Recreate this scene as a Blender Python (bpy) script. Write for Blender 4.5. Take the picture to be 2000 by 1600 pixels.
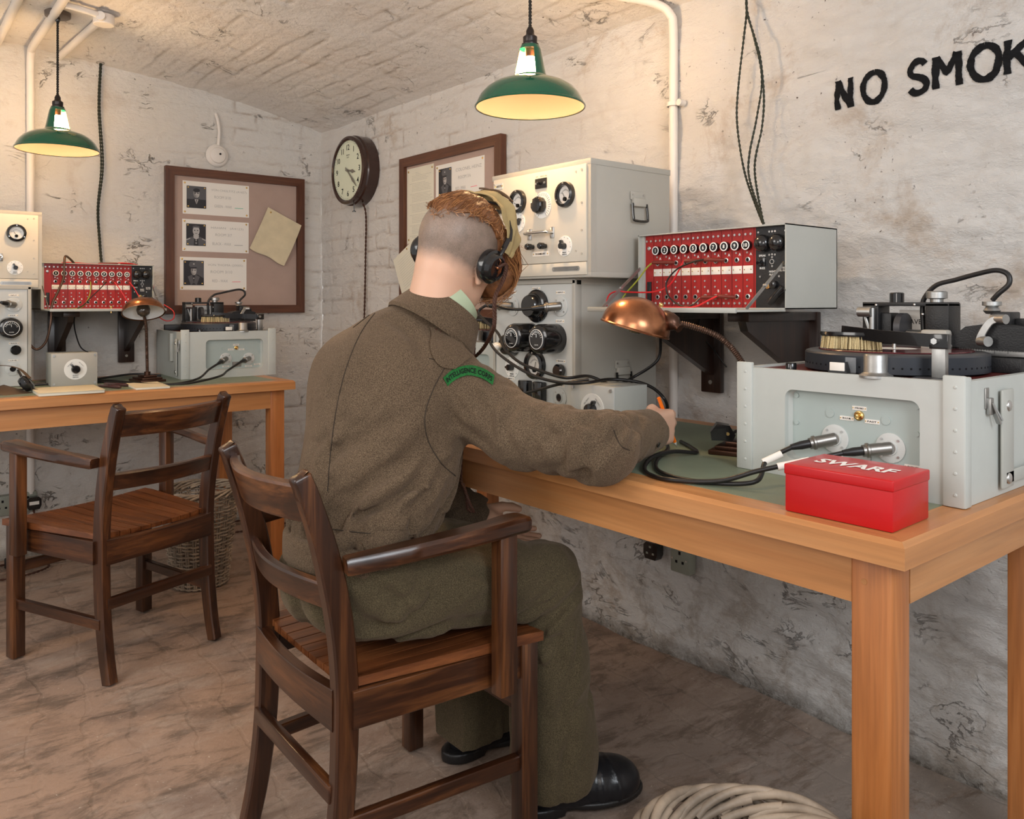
import bpy, bmesh, math, random
import numpy as np
from mathutils import Vector, Matrix
random.seed(7)
for o in list(bpy.data.objects): bpy.data.objects.remove(o)
SC = bpy.context.scene
COL = SC.collection
# ---------------------------------------------------------------- camera
CAM_POS = Vector((3.99, -1.957, 1.085))
cd = bpy.data.cameras.new('camera'); cam = bpy.data.objects.new('camera', cd); COL.objects.link(cam)
cam.location = CAM_POS
cam.rotation_euler = (math.pi/2, 0, math.atan2(0.773, 0.6344))
cd.sensor_width = 36; cd.lens = 36*1584/2000; cd.shift_y = -0.105; cd.clip_start = 0.02
SC.camera = cam
# ---------------------------------------------------------------- world, colour, large lights
SC.view_settings.view_transform = 'Standard'; SC.view_settings.look = 'None'
SC.view_settings.gamma = 1; SC.view_settings.use_curve_mapping = False
SC.view_settings.exposure = 0.0
w = bpy.data.worlds.new('world'); SC.world = w; w.use_nodes = True
w.node_tree.nodes['Background'].inputs[0].default_value = (1.0, 0.975, 0.95, 1)
w.node_tree.nodes['Background'].inputs[1].default_value = 0.74
def area(name, loc, tgt, size, power, col=(1, 1, 1), sy=None):
    l = bpy.data.lights.new(name, 'AREA'); l.energy = power; l.color = col; l.size = size
    if sy: l.shape = 'RECTANGLE'; l.size_y = sy
    o = bpy.data.objects.new(name, l); COL.objects.link(o); o.location = loc
    o.rotation_euler = (Vector(tgt)-Vector(loc)).to_track_quat('-Z', 'Y').to_euler()
    return o
area('added_fill', (5.1, -1.55, 1.85), (2.9, -0.3, 1.0), .8, 31, (0.88, 0.94, 1.0))  # unseen fill lamp, added to graze the right wall
area('added_fill', (2.2, -2.9, 1.85), (1.2, -0.6, 0.7), 1.2, 27, (1, 0.96, 0.91))  # second unseen fill, added for soft light towards the far desk
area('added_ceiling_fill', (3.9, -2.3, 1.35), (2.2, -1.5, 2.15), 0.7, 12, (1, 0.91, 0.85))  # unseen upward lamp, added only to brighten the vault
# ---------------------------------------------------------------- helpers
def un(px, py, X=None, Y=None, Z=None, D=None):
    r = Vector((-.773+.6344*(px-1000)/1584, .6344+.773*(px-1000)/1584, (590-py)/1584))
    if X is not None: t = (X-CAM_POS.x)/r.x
    elif Y is not None: t = (Y-CAM_POS.y)/r.y
    elif Z is not None: t = (Z-CAM_POS.z)/r.z
    else: t = D
    return CAM_POS+r*t
def V3(p): return Vector(p)
class Geo:
    def __init__(s): s.v = []; s.f = []; s.m = []; s.mi = 0
    def add(s, vs, fs, M=None):
        n = len(s.v)
        for p in vs:
            p = Vector(p)
            s.v.append(M @ p if M is not None else p)
        for f in fs: s.f.append([i+n for i in f]); s.m.append(s.mi)
        return s
    def mat(s, i): s.mi = i; return s
    def join(s, g, M=None):
        n = len(s.v)
        for p in g.v: s.v.append(M @ p if M is not None else p)
        for f, m in zip(g.f, g.m): s.f.append([i+n for i in f]); s.m.append(m)
        return s
    def box(s, x0, x1, y0, y1, z0, z1, b=0, M=None, seg=2):
        x0, x1 = min(x0, x1), max(x0, x1); y0, y1 = min(y0, y1), max(y0, y1); z0, z1 = min(z0, z1), max(z0, z1)
        P = [(x0,y0,z0),(x1,y0,z0),(x1,y1,z0),(x0,y1,z0),(x0,y0,z1),(x1,y0,z1),(x1,y1,z1),(x0,y1,z1)]
        F = [(3,2,1,0),(4,5,6,7),(0,1,5,4),(1,2,6,5),(2,3,7,6),(3,0,4,7)]
        if b:
            bm = bmesh.new(); vv = [bm.verts.new(p) for p in P]
            for f in F: bm.faces.new([vv[i] for i in f])
            bmesh.ops.bevel(bm, geom=bm.edges[:], offset=b, segments=seg, profile=.5, affect='EDGES')
            bm.verts.index_update(); P = [v.co.copy() for v in bm.verts]; F = [[v.index for v in f.verts] for f in bm.faces]; bm.free()
        return s.add(P, F, M)
    def lathe(s, prof, o=(0,0,0), ax=(0,0,1), seg=32, ry=1.0):
        ax = Vector(ax).normalized(); o = Vector(o)
        t = Vector((1,0,0)) if abs(ax.x) < .9 else Vector((0,1,0))
        u = ax.cross(t).normalized(); w2 = ax.cross(u)
        n = len(s.v); rings = []
        for r, h in prof:
            if r <= 1e-7: s.v.append(o+ax*h); rings.append([len(s.v)-1])
            else:
                ring = []
                for k in range(seg):
                    a = 2*math.pi*k/seg
                    s.v.append(o+ax*h+(u*math.cos(a)+w2*math.sin(a)*ry)*r); ring.append(len(s.v)-1)
                rings.append(ring)
        for A, B in zip(rings, rings[1:]):
            for k in range(seg):
                k2 = (k+1) % seg
                if len(A) == 1 and len(B) == 1: continue
                if len(A) == 1: f = [A[0], B[k2], B[k]]
                elif len(B) == 1: f = [A[k], A[k2], B[0]]
                else: f = [A[k], A[k2], B[k2], B[k]]
                s.f.append(f); s.m.append(s.mi)
        return s
    def cyl(s, p0, p1, r0, r1=None, seg=16):
        p0 = Vector(p0); p1 = Vector(p1); r1 = r0 if r1 is None else r1; d = p1-p0
        return s.lathe([(0,0),(r0,0),(r1,d.length),(0,d.length)], p0, d, seg)
    def ball(s, c, r, seg=16, sc=(1,1,1)):
        n = seg//2; prof = [(r*math.sin(math.pi*i/n) if 0 < i < n else 0, -r*math.cos(math.pi*i/n)) for i in range(n+1)]
        g = Geo(); g.lathe(prof, (0,0,0), (0,0,1), seg); g.m = [s.mi]*len(g.f)
        return s.join(g, Matrix.Translation(Vector(c)) @ Matrix.Diagonal((*sc, 1)))
    def sweep(s, pts, sec, up=(0,0,1), closed=False, scl=None):
        """sec: list of (a,b) offsets along side and up"""
        pts = [Vector(p) for p in pts]; n = len(pts); up = Vector(up); rings = []
        for i, p in enumerate(pts):
            if closed: d = pts[(i+1) % n]-pts[i-1]
            else: d = pts[min(i+1, n-1)]-pts[max(i-1, 0)]
            d.normalize(); side = d.cross(up)
            if side.length < 1e-5: side = d.cross(Vector((1, 0, 0)))
            side.normalize(); u2 = side.cross(d).normalized()
            k = scl[i] if scl else (1, 1)
            if not hasattr(k, '__len__'): k = (k, k)
            ring = []
            for a, b in sec:
                s.v.append(p+side*a*k[0]+u2*b*k[1]); ring.append(len(s.v)-1)
            rings.append(ring)
        m = len(sec)
        rr = list(zip(rings, rings[1:]+([rings[0]] if closed else [])))
        if not closed: rr = list(zip(rings, rings[1:]))
        for A, B in rr:
            for k in range(m):
                k2 = (k+1) % m; s.f.append([A[k], A[k2], B[k2], B[k]]); s.m.append(s.mi)
        if not closed:
            s.f.append(rings[0][::-1]); s.m.append(s.mi); s.f.append(rings[-1][:]); s.m.append(s.mi)
        return s
    def tube(s, pts, r, seg=8, closed=False, scl=None):
        # parallel transport frames
        pts = [Vector(p) for p in pts]; n = len(pts)
        sec = [(math.cos(2*math.pi*k/seg), math.sin(2*math.pi*k/seg)) for k in range(seg)]
        prev = None; rings = []
        for i, p in enumerate(pts):
            if closed: d = pts[(i+1) % n]-pts[i-1]
            else: d = pts[min(i+1, n-1)]-pts[max(i-1, 0)]
            if d.length < 1e-9: d = Vector((0,0,1))
            d.normalize()
            if prev is None:
                t = Vector((0,0,1)) if abs(d.z) < .9 else Vector((1,0,0)); u = d.cross(t).normalized()
            else:
                u = prev-d*prev.dot(d)
                if u.length < 1e-6: u = d.cross(Vector((0,0,1)))
                u.normalize()
            prev = u; w2 = d.cross(u); rk = r*(scl[i] if scl else 1); ring = []
            for a, b in sec: s.v.append(p+(u*a+w2*b)*rk); ring.append(len(s.v)-1)
            rings.append(ring)
        rr = list(zip(rings, rings[1:])) + ([(rings[-1], rings[0])] if closed else [])
        for A, B in rr:
            for k in range(seg):
                k2 = (k+1) % seg; s.f.append([A[k], A[k2], B[k2], B[k]]); s.m.append(s.mi)
        if not closed:
            s.f.append(rings[0][::-1]); s.m.append(s.mi); s.f.append(rings[-1][:]); s.m.append(s.mi)
        return s
    def prism(s, poly, o, ux, uy, dep):
        o = Vector(o); ux = Vector(ux); uy = Vector(uy); dep = Vector(dep); n = len(poly)
        P = [o+ux*a+uy*b for a, b in poly]; P += [p+dep for p in P]
        F = [list(range(n)), list(range(2*n-1, n-1, -1))]+[[i, i+n, (i+1) % n+n, (i+1) % n] for i in range(n)]
        return s.add(P, F)
RECT = lambda w_, h_, c=.15: [(-w_/2+c*min(w_,h_), -h_/2), (w_/2-c*min(w_,h_), -h_/2), (w_/2, -h_/2+c*min(w_,h_)), (w_/2, h_/2-c*min(w_,h_)),
                       (w_/2-c*min(w_,h_), h_/2), (-w_/2+c*min(w_,h_), h_/2), (-w_/2, h_/2-c*min(w_,h_)), (-w_/2, -h_/2+c*min(w_,h_))]
def cat(pts, n=8, closed=False):
    """Catmull-Rom resample"""
    P = [Vector(p) for p in pts]; out = []; m = len(P)
    rng = range(m) if closed else range(m-1)
    for i in rng:
        if closed: a, b, c, d = P[i-1], P[i], P[(i+1) % m], P[(i+2) % m]
        else: a, b, c, d = P[max(i-1,0)], P[i], P[i+1], P[min(i+2, m-1)]
        for k in range(n):
            t = k/n
            out.append(.5*((2*b)+(c-a)*t+(2*a-5*b+4*c-d)*t*t+(3*b-a-3*c+d)*t**3))
    if not closed: out.append(P[-1].copy())
    return out
def rrect(w_, h_, r, n=5):
    out = []
    for cx, cy, a0 in ((w_/2-r, h_/2-r, 0), (-w_/2+r, h_/2-r, 90), (-w_/2+r, -h_/2+r, 180), (w_/2-r, -h_/2+r, 270)):
        for k in range(n+1):
            a = math.radians(a0+90*k/n); out.append((cx+r*math.cos(a), cy+r*math.sin(a)))
    return out
def obj(name, g, mats, parent=None, label=None, loc=None, ang=38, smooth=True, recalc=True):
    me = bpy.data.meshes.new(name)
    me.from_pydata([tuple(p) for p in g.v], [], g.f)
    if not isinstance(mats, (list, tuple)): mats = [mats]
    for m in mats: me.materials.append(m)
    if len(mats) > 1: me.polygons.foreach_set('material_index', g.m)
    if recalc:
        bm = bmesh.new(); bm.from_mesh(me); bmesh.ops.recalc_face_normals(bm, faces=bm.faces); bm.to_mesh(me); bm.free()
    if smooth:
        me.polygons.foreach_set('use_smooth', [True]*len(me.polygons)); me.set_sharp_from_angle(angle=math.radians(ang))
    o = bpy.data.objects.new(name, me); COL.objects.link(o)
    if parent: o.parent = parent
    if loc: o.location = loc
    if label: o['label'] = label
    return o
def parts(name, g, m, parent):
    """one object per separate piece"""
    root = list(range(len(g.v)))
    def fd(i):
        while root[i] != i: root[i] = root[root[i]]; i = root[i]
        return i
    for f in g.f:
        a = fd(f[0])
        for i in f[1:]: root[fd(i)] = a
    comp = {}
    for f in g.f: comp.setdefault(fd(f[0]), []).append(f)
    for k, fs in comp.items():
        ids = sorted({i for f in fs for i in f}); mp = {i: j for j, i in enumerate(ids)}; q = Geo(); q.add([g.v[i] for i in ids], [[mp[i] for i in f] for f in fs]); obj(name, q, m, parent)
def tag(o, label, cat_, group=None, kind=None):
    o['label'] = label; o['category'] = cat_
    if group: o['group'] = group
    if kind: o['kind'] = kind
    return o
def thing(name, label, cat_, loc=(0,0,0), rz=0, group=None, rot=None):
    o = bpy.data.objects.new(name, None); COL.objects.link(o); o.empty_display_size = .05
    o.location = loc; o.rotation_euler = rot if rot else (0, 0, rz)
    return tag(o, label, cat_, group)
_tc = {}
def text_geo(g, s, M, w_=None, h_=None, ext=0.0004, bold=0.0, center=True):
    """text laid in local xy, normalised to width/height, then transformed"""
    key = (s, bold)
    if key not in _tc:
        c = bpy.data.curves.new('t', 'FONT'); c.body = s; c.size = 1; c.resolution_u = 2; c.offset = bold; c.extrude = 0
        o = bpy.data.objects.new('t', c); COL.objects.link(o)
        dg = bpy.context.evaluated_depsgraph_get(); me = bpy.data.meshes.new_from_object(o.evaluated_get(dg))
        vs = [v.co.copy() for v in me.vertices]; fs = [list(p.vertices) for p in me.polygons]
        bpy.data.objects.remove(o); bpy.data.meshes.remove(me); bpy.data.curves.remove(c)
        _tc[key] = (vs, fs)
    vs, fs = _tc[key]
    if not vs: return g
    x0 = min(v.x for v in vs); x1 = max(v.x for v in vs); y0 = min(v.y for v in vs); y1 = max(v.y for v in vs)
    sx = w_/(x1-x0) if w_ else None; sy = h_/(y1-y0) if h_ else None
    if sx is None: sx = sy
    if sy is None: sy = sx
    ox = (x0+x1)/2 if center else x0; oy = (y0+y1)/2 if center else y0
    P = [Vector(((v.x-ox)*sx, (v.y-oy)*sy, ext)) for v in vs]
    return g.add(P, fs, M)
# front-panel frame: local x right, z up, outward = -y
def FM(x, z, y=0.0): return Matrix.Translation((x, y, z)) @ Matrix.Rotation(math.pi/2, 4, 'X')
# ---------------------------------------------------------------- materials
def nt(m): return m.node_tree.nodes, m.node_tree.links
def N(ns, t, **k):
    n = ns.new(t)
    for a, b in k.items():
        if a.startswith('i_'): n.inputs[a[2:].replace('_', ' ')].default_value = b
        else: setattr(n, a, b)
    return n
def ramp(ns, stops):
    r = ns.new('ShaderNodeValToRGB'); e = r.color_ramp.elements
    while len(e) > 1: e.remove(e[-1])
    e[0].position = stops[0][0]; e[0].color = (*stops[0][1], 1)
    for p, c in stops[1:]:
        x = e.new(p); x.color = (*c, 1)
    return r
def mat(name, col, rough=.5, metal=0, var=0.0, vscale=8, bump=0, bscale=60, coat=0, emit=None, estr=0, trans=0, ior=1.45, spec=.5):
    m = bpy.data.materials.new(name); m.use_nodes = True; ns, ln = nt(m); b = ns['Principled BSDF']
    b.inputs['Base Color'].default_value = (*col, 1); b.inputs['Roughness'].default_value = rough; b.inputs['Metallic'].default_value = metal
    b.inputs['Coat Weight'].default_value = coat; b.inputs['Specular IOR Level'].default_value = spec
    b.inputs['Transmission Weight'].default_value = trans; b.inputs['IOR'].default_value = ior
    if emit: b.inputs['Emission Color'].default_value = (*emit, 1); b.inputs['Emission Strength'].default_value = estr
    if var or bump:
        tc = N(ns, 'ShaderNodeTexCoord')
        if var:
            nz = N(ns, 'ShaderNodeTexNoise', i_Scale=vscale, i_Detail=5.0, i_Roughness=.6); ln.new(tc.outputs['Object'], nz.inputs['Vector'])
            d = tuple(max(0, c*(1-var)) for c in col); u = tuple(min(1, c*(1+var*.6)) for c in col)
            r = ramp(ns, [(.35, d), (.65, u)]); ln.new(nz.outputs['Fac'], r.inputs['Fac']); ln.new(r.outputs['Color'], b.inputs['Base Color'])
        if bump:
            n2 = N(ns, 'ShaderNodeTexNoise', i_Scale=bscale, i_Detail=3.0); ln.new(tc.outputs['Object'], n2.inputs['Vector'])
            bp = N(ns, 'ShaderNodeBump', i_Strength=bump, i_Distance=.002); ln.new(n2.outputs['Fac'], bp.inputs['Height']); ln.new(bp.outputs['Normal'], b.inputs['Normal'])
    return m
def wood(name, c0, c1, c2, axis=0, scale=1.0, rough=.4, coat=.1, grain=1.0):
    m = bpy.data.materials.new(name); m.use_nodes = True; ns, ln = nt(m); b = ns['Principled BSDF']
    tc = N(ns, 'ShaderNodeTexCoord'); mp = N(ns, 'ShaderNodeMapping'); sc = [28*scale]*3; sc[axis] = 1.6*scale
    mp.inputs['Scale'].default_value = sc; ln.new(tc.outputs['Object'], mp.inputs['Vector'])
    nz = N(ns, 'ShaderNodeTexNoise', i_Scale=1.0, i_Detail=6.0, i_Roughness=.62, i_Distortion=.6); ln.new(mp.outputs['Vector'], nz.inputs['Vector'])
    r = ramp(ns, [(.28, c0), (.5, c1), (.72, c2)]); ln.new(nz.outputs['Fac'], r.inputs['Fac'])
    mp2 = N(ns, 'ShaderNodeMapping'); s2 = [220*scale]*3; s2[axis] = 9*scale; mp2.inputs['Scale'].default_value = s2; ln.new(tc.outputs['Object'], mp2.inputs['Vector'])
    n2 = N(ns, 'ShaderNodeTexNoise', i_Scale=1.0, i_Detail=2.0); ln.new(mp2.outputs['Vector'], n2.inputs['Vector'])
    r2 = ramp(ns, [(.35, (1-.35*grain,)*3), (.6, (1, 1, 1))]); ln.new(n2.outputs['Fac'], r2.inputs['Fac'])
    mx = N(ns, 'ShaderNodeMix', data_type='RGBA', blend_type='MULTIPLY'); mx.inputs[0].default_value = 1
    ln.new(r.outputs['Color'], mx.inputs[6]); ln.new(r2.outputs['Color'], mx.inputs[7]); ln.new(mx.outputs[2], b.inputs['Base Color'])
    b.inputs['Roughness'].default_value = rough; b.inputs['Coat Weight'].default_value = coat; b.inputs['Coat Roughness'].default_value = .25
    bp = N(ns, 'ShaderNodeBump', i_Strength=.15, i_Distance=.001); ln.new(n2.outputs['Fac'], bp.inputs['Height']); ln.new(bp.outputs['Normal'], b.inputs['Normal'])
    return m
M = {}
M['beech'] = {a: wood('beech_'+'xyz'[a], (.42,.17,.055), (.52,.23,.080), (.61,.30,.12), a, .5, .38, .15, .35) for a in (0, 1, 2)}
M['beechleg'] = wood('stained_beech', (.33,.105,.026), (.45,.155,.040), (.54,.215,.068), 2, .7, .38, .15, .5)
M['dark'] = {a: wood('dark_wood_'+'xyz'[a], (.012,.004,.002), (.052,.017,.0065), (.20,.072,.022), a, .9, .28, .35, .8) for a in (0, 1, 2)}
M['seatwood'] = wood('slat_wood', (.055,.015,.005), (.15,.045,.013), (.29,.10,.032), 1, .9, .35, .3, .7)
M['frame'] = {a: wood('frame_wood_'+'xyz'[a], (.055,.016,.007), (.095,.03,.013), (.14,.05,.022), a, .8, .45, .1, .7) for a in (0, 1, 2)}
M['bracket'] = wood('bracket_wood', (.008,.004,.003), (.02,.008,.005), (.045,.018,.010), 2, .8, .35, .3, .6)
M['lino'] = mat('desk_lino', (.20,.235,.165), .45, var=.12, vscale=5)
M['grey'] = mat('grey_paint', (.43,.435,.40), .42, var=.05, vscale=4, bump=.1, bscale=90)
M['grey2'] = mat('grey_wood_paint', (.50,.52,.49), .5, var=.08, vscale=3, bump=.3, bscale=25)
M['cream'] = mat('cream_paint', (.63,.58,.49), .42, var=.06, vscale=3)
M['panel'] = mat('panel_paint', (.55,.56,.54), .4, var=.05, vscale=5)
M['panelb'] = mat('recess_panel', (.40,.46,.44), .35, var=.05, vscale=4)
M['cab'] = mat('cabinet_paint', (.42,.40,.355), .45, var=.05, vscale=3)
M['black'] = mat('black_bakelite', (.008,.008,.009), .16, coat=.5)
M['blackm'] = mat('black_crackle', (.012,.012,.013), .42, bump=.3, bscale=300)
M['rubber'] = mat('black_rubber', (.012,.011,.011), .38)
M['metal'] = mat('steel', (.62,.62,.61), .28, 1)
M['brass'] = mat('brass', (.72,.5,.2), .25, 1)
M['alu'] = mat('aluminium', (.42,.42,.41), .42, 1, var=.15, vscale=30)
M['plug'] = mat('plug_metal', (.26,.245,.225), .38, .9)
M['white'] = mat('white_enamel', (.82,.81,.77), .35)
M['ink'] = mat('ink', (.012,.012,.013), .9, spec=.1)
M['inkf'] = mat('pencil_grey', (.36,.35,.34), .8)
M['print'] = mat('type_grey', (.45,.43,.38), .8)
M['white_txt'] = mat('white_lettering', (.85,.85,.83), .6)
M['dial'] = mat('dial_face', (.80,.76,.70), .3)
M['glass'] = mat('glass', (1,1,1), .02, trans=1, ior=1.2)
M['perspex'] = mat('perspex', (.8,.83,.86), .05, trans=.85, ior=1.15)
M['red'] = mat('red_paint', (.50,.005,.008), .34, coat=.12, var=.06, vscale=5)
M['redpanel'] = mat('red_panel', (.33,.012,.010), .38, coat=.08)
M['redwire'] = mat('red_wire', (.62,.015,.02), .35)
M['redplug'] = mat('red_plug', (.16,.02,.012), .35)
M['yg'] = mat('green_yellow_wire', (.28,.30,.03), .4)
M['bwire'] = mat('black_wire', (.012,.011,.011), .35)
M['braid'] = mat('brown_braid', (.06,.022,.012), .7)
M['braidb'] = mat('dark_braid', (.018,.015,.012), .7)
M['green'] = mat('green_enamel', (.004,.085,.045), .12, coat=.6)
M['glow_lining'] = mat('lining_glow_tint', (.24,.165,.125), .3)  # white enamel, darkened and warmed so the bulb's golden glow is in the colour
M['lampwhite'] = mat('white_lamp_lining', (.80,.79,.76), .25)
M['bulb'] = mat('lit_bulb', (1,.8,.5), .3, emit=(1, .64, .31), estr=340)
M['copper'] = mat('aged_copper', (.40,.17,.085), .27, 1, var=.35, vscale=14, bump=.15, bscale=20)
M['bronze'] = mat('bronze_brown', (.09,.045,.03), .35, .8)
M['goose'] = mat('gooseneck_brown', (.12,.07,.05), .4, .7)
M['clockbody'] = mat('brown_bakelite', (.035,.013,.009), .22, coat=.4)
M['clockface'] = mat('clock_face', (.70,.74,.58), .45)
M['fabric'] = mat('board_fabric', (.43,.31,.26), .9, var=.05, vscale=6, bump=.4, bscale=600)
M['paper'] = mat('white_card', (.80,.76,.70), .8)
M['papery'] = mat('aged_paper', (.66,.56,.38), .85, var=.08, vscale=14)
M['paperc'] = mat('cream_paper', (.72,.68,.56), .85, var=.03, vscale=10)
M['photo_d'] = mat('photo_dark', (.022,.022,.028), .4)
M['photo_m'] = mat('photo_mid', (.09,.09,.10), .4)
M['photo_l'] = mat('photo_light', (.42,.40,.39), .4)
M['pink'] = mat('pink_crayon', (.85,.22,.27), .8)
M['gcray'] = mat('green_crayon', (.12,.5,.38), .8)
M['orange'] = mat('orange_lacquer', (.85,.17,.01), .35)
M['pipe'] = mat('painted_pipe', (.74,.69,.64), .4, var=.03, vscale=5)
M['darkred'] = mat('deck_red', (.13,.022,.018), .35)
M['disc'] = mat('lacquer_disc', (.11,.016,.02), .18, coat=.5)
M['platter'] = mat('platter_grey', (.055,.055,.06), .4, .2)
M['platterside'] = mat('platter_blue', (.018,.022,.030), .4)
M['bristle'] = mat('bristles', (.62,.50,.27), .7, bump=1, bscale=400)
M['wicker'] = mat('wicker', (.32,.25,.185), .55, var=.4, vscale=13)
M['braidg'] = mat('dark_green_braid', (.022,.026,.016), .6)
M['sock'] = mat('socket_grey', (.27,.28,.23), .45)
M['sockd'] = mat('socket_metal', (.22,.20,.17), .5, .3)
M['leather'] = mat('black_leather', (.010,.010,.012), .28, bump=.35, bscale=70)
M['headset_leather'] = mat('headset_leather', (.10,.06,.035), .55)
# ---------------------------------------------------------------- numpy noise
_rs = np.random.RandomState(3)
_T = _rs.rand(64, 64, 64).astype(np.float32)
def vnoise(p):
    p = np.asarray(p, np.float32); i = np.floor(p).astype(np.int64); f = p-i; f = f*f*(3-2*f)
    r = 0
    for dx in (0, 1):
        wx = f[..., 0] if dx else 1-f[..., 0]
        for dy in (0, 1):
            wy = f[..., 1] if dy else 1-f[..., 1]
            for dz in (0, 1):
                wz = f[..., 2] if dz else 1-f[..., 2]
                r = r+wx*wy*wz*_T[(i[..., 0]+dx) & 63, (i[..., 1]+dy) & 63, (i[..., 2]+dz) & 63]
    return r*2-1
def fbm(p, o=4, g=.5):
    a = 1; s = 0; p = np.asarray(p, np.float32)
    for k in range(o): s = s+a*vnoise(p*(2**k)+17.3*k); a *= g
    return s
BH, BL = .078, .235
def brick_h(u, v, amp=.005, rough=.5):
    """relief (m, outward positive) of painted brickwork at arrays u (along), v (up)"""
    q = np.stack([u*3, v*3, u*0+2.2], -1)
    uu = u+.018*fbm(q*2, 4); vv = v+.012*fbm(q*2+9, 4)
    row = np.floor(vv/BH); fv = np.abs((vv/BH-row)-.5)*2
    off = np.where(row % 2 > .5, .5, 0); cu = uu/BL+off; fu = np.abs((cu-np.floor(cu))-.5)*2
    jv = np.clip((fv-.80)/.2, 0, 1); ju = np.clip((fu-.93)/.07, 0, 1); j = np.maximum(jv, ju); j = j*j*(3-2*j)*np.clip(.55+.9*fbm(q*1.3+4, 3), .08, 1)
    if rough == 'joint': return j
    per = vnoise(np.stack([np.floor(cu)*7.3, row*3.1, row*0], -1))
    return -amp*j*(0.7+.3*fbm(q*4, 2)) + .0028*per + .006*fbm(q*.6, 3)*rough*2 + .0035*fbm(q*7, 3)*rough
def right_h(u, z):
    # plaster-like lumpy wall towards the near end, clearer bricks towards the corner
    k = np.clip((u-1.5)/1.1, 0, 1)
    a = brick_h(u, z, .010, .55); q = np.stack([u*2.2, z*5.5, u*0+5], -1)
    b = .015*fbm(q, 7, .64) + .22*a
    return a*(1-k)+b*k
def left_h(y, z):
    k = np.clip((-y-.6)/.5, 0, 1); a = brick_h(y, z, .009, .45); q = np.stack([y*2.5, z*3.5, y*0+8], -1)
    return a*(1-.75*k)+k*.004*fbm(q, 5, .55)
def hat(f, a, b): return float(f(np.array([a]), np.array([b]))[0])
def grid_obj(name, P, m, kind='structure', joint=None):
    ny, nx = P.shape[:2]; idx = np.arange(nx*ny).reshape(ny, nx)
    q = np.stack([idx[:-1, :-1], idx[:-1, 1:], idx[1:, 1:], idx[1:, :-1]], -1).reshape(-1, 4)
    me = bpy.data.meshes.new(name); v = P.reshape(-1, 3).astype(np.float32)
    me.vertices.add(len(v)); me.vertices.foreach_set('co', v.ravel())
    me.loops.add(q.size); me.loops.foreach_set('vertex_index', q.ravel().astype(np.int32))
    me.polygons.add(len(q)); me.polygons.foreach_set('loop_start', np.arange(0, q.size, 4, dtype=np.int32)); me.polygons.foreach_set('loop_total', np.full(len(q), 4, np.int32))
    me.update(); me.validate(); me.polygons.foreach_set('use_smooth', [True]*len(q)); me.materials.append(m)
    if joint is not None:
        at = me.attributes.new('joint', 'FLOAT', 'POINT'); at.data.foreach_set('value', joint.astype(np.float32).ravel())
    o = bpy.data.objects.new(name, me); COL.objects.link(o)
    if kind: o['kind'] = kind
    return o
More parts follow.
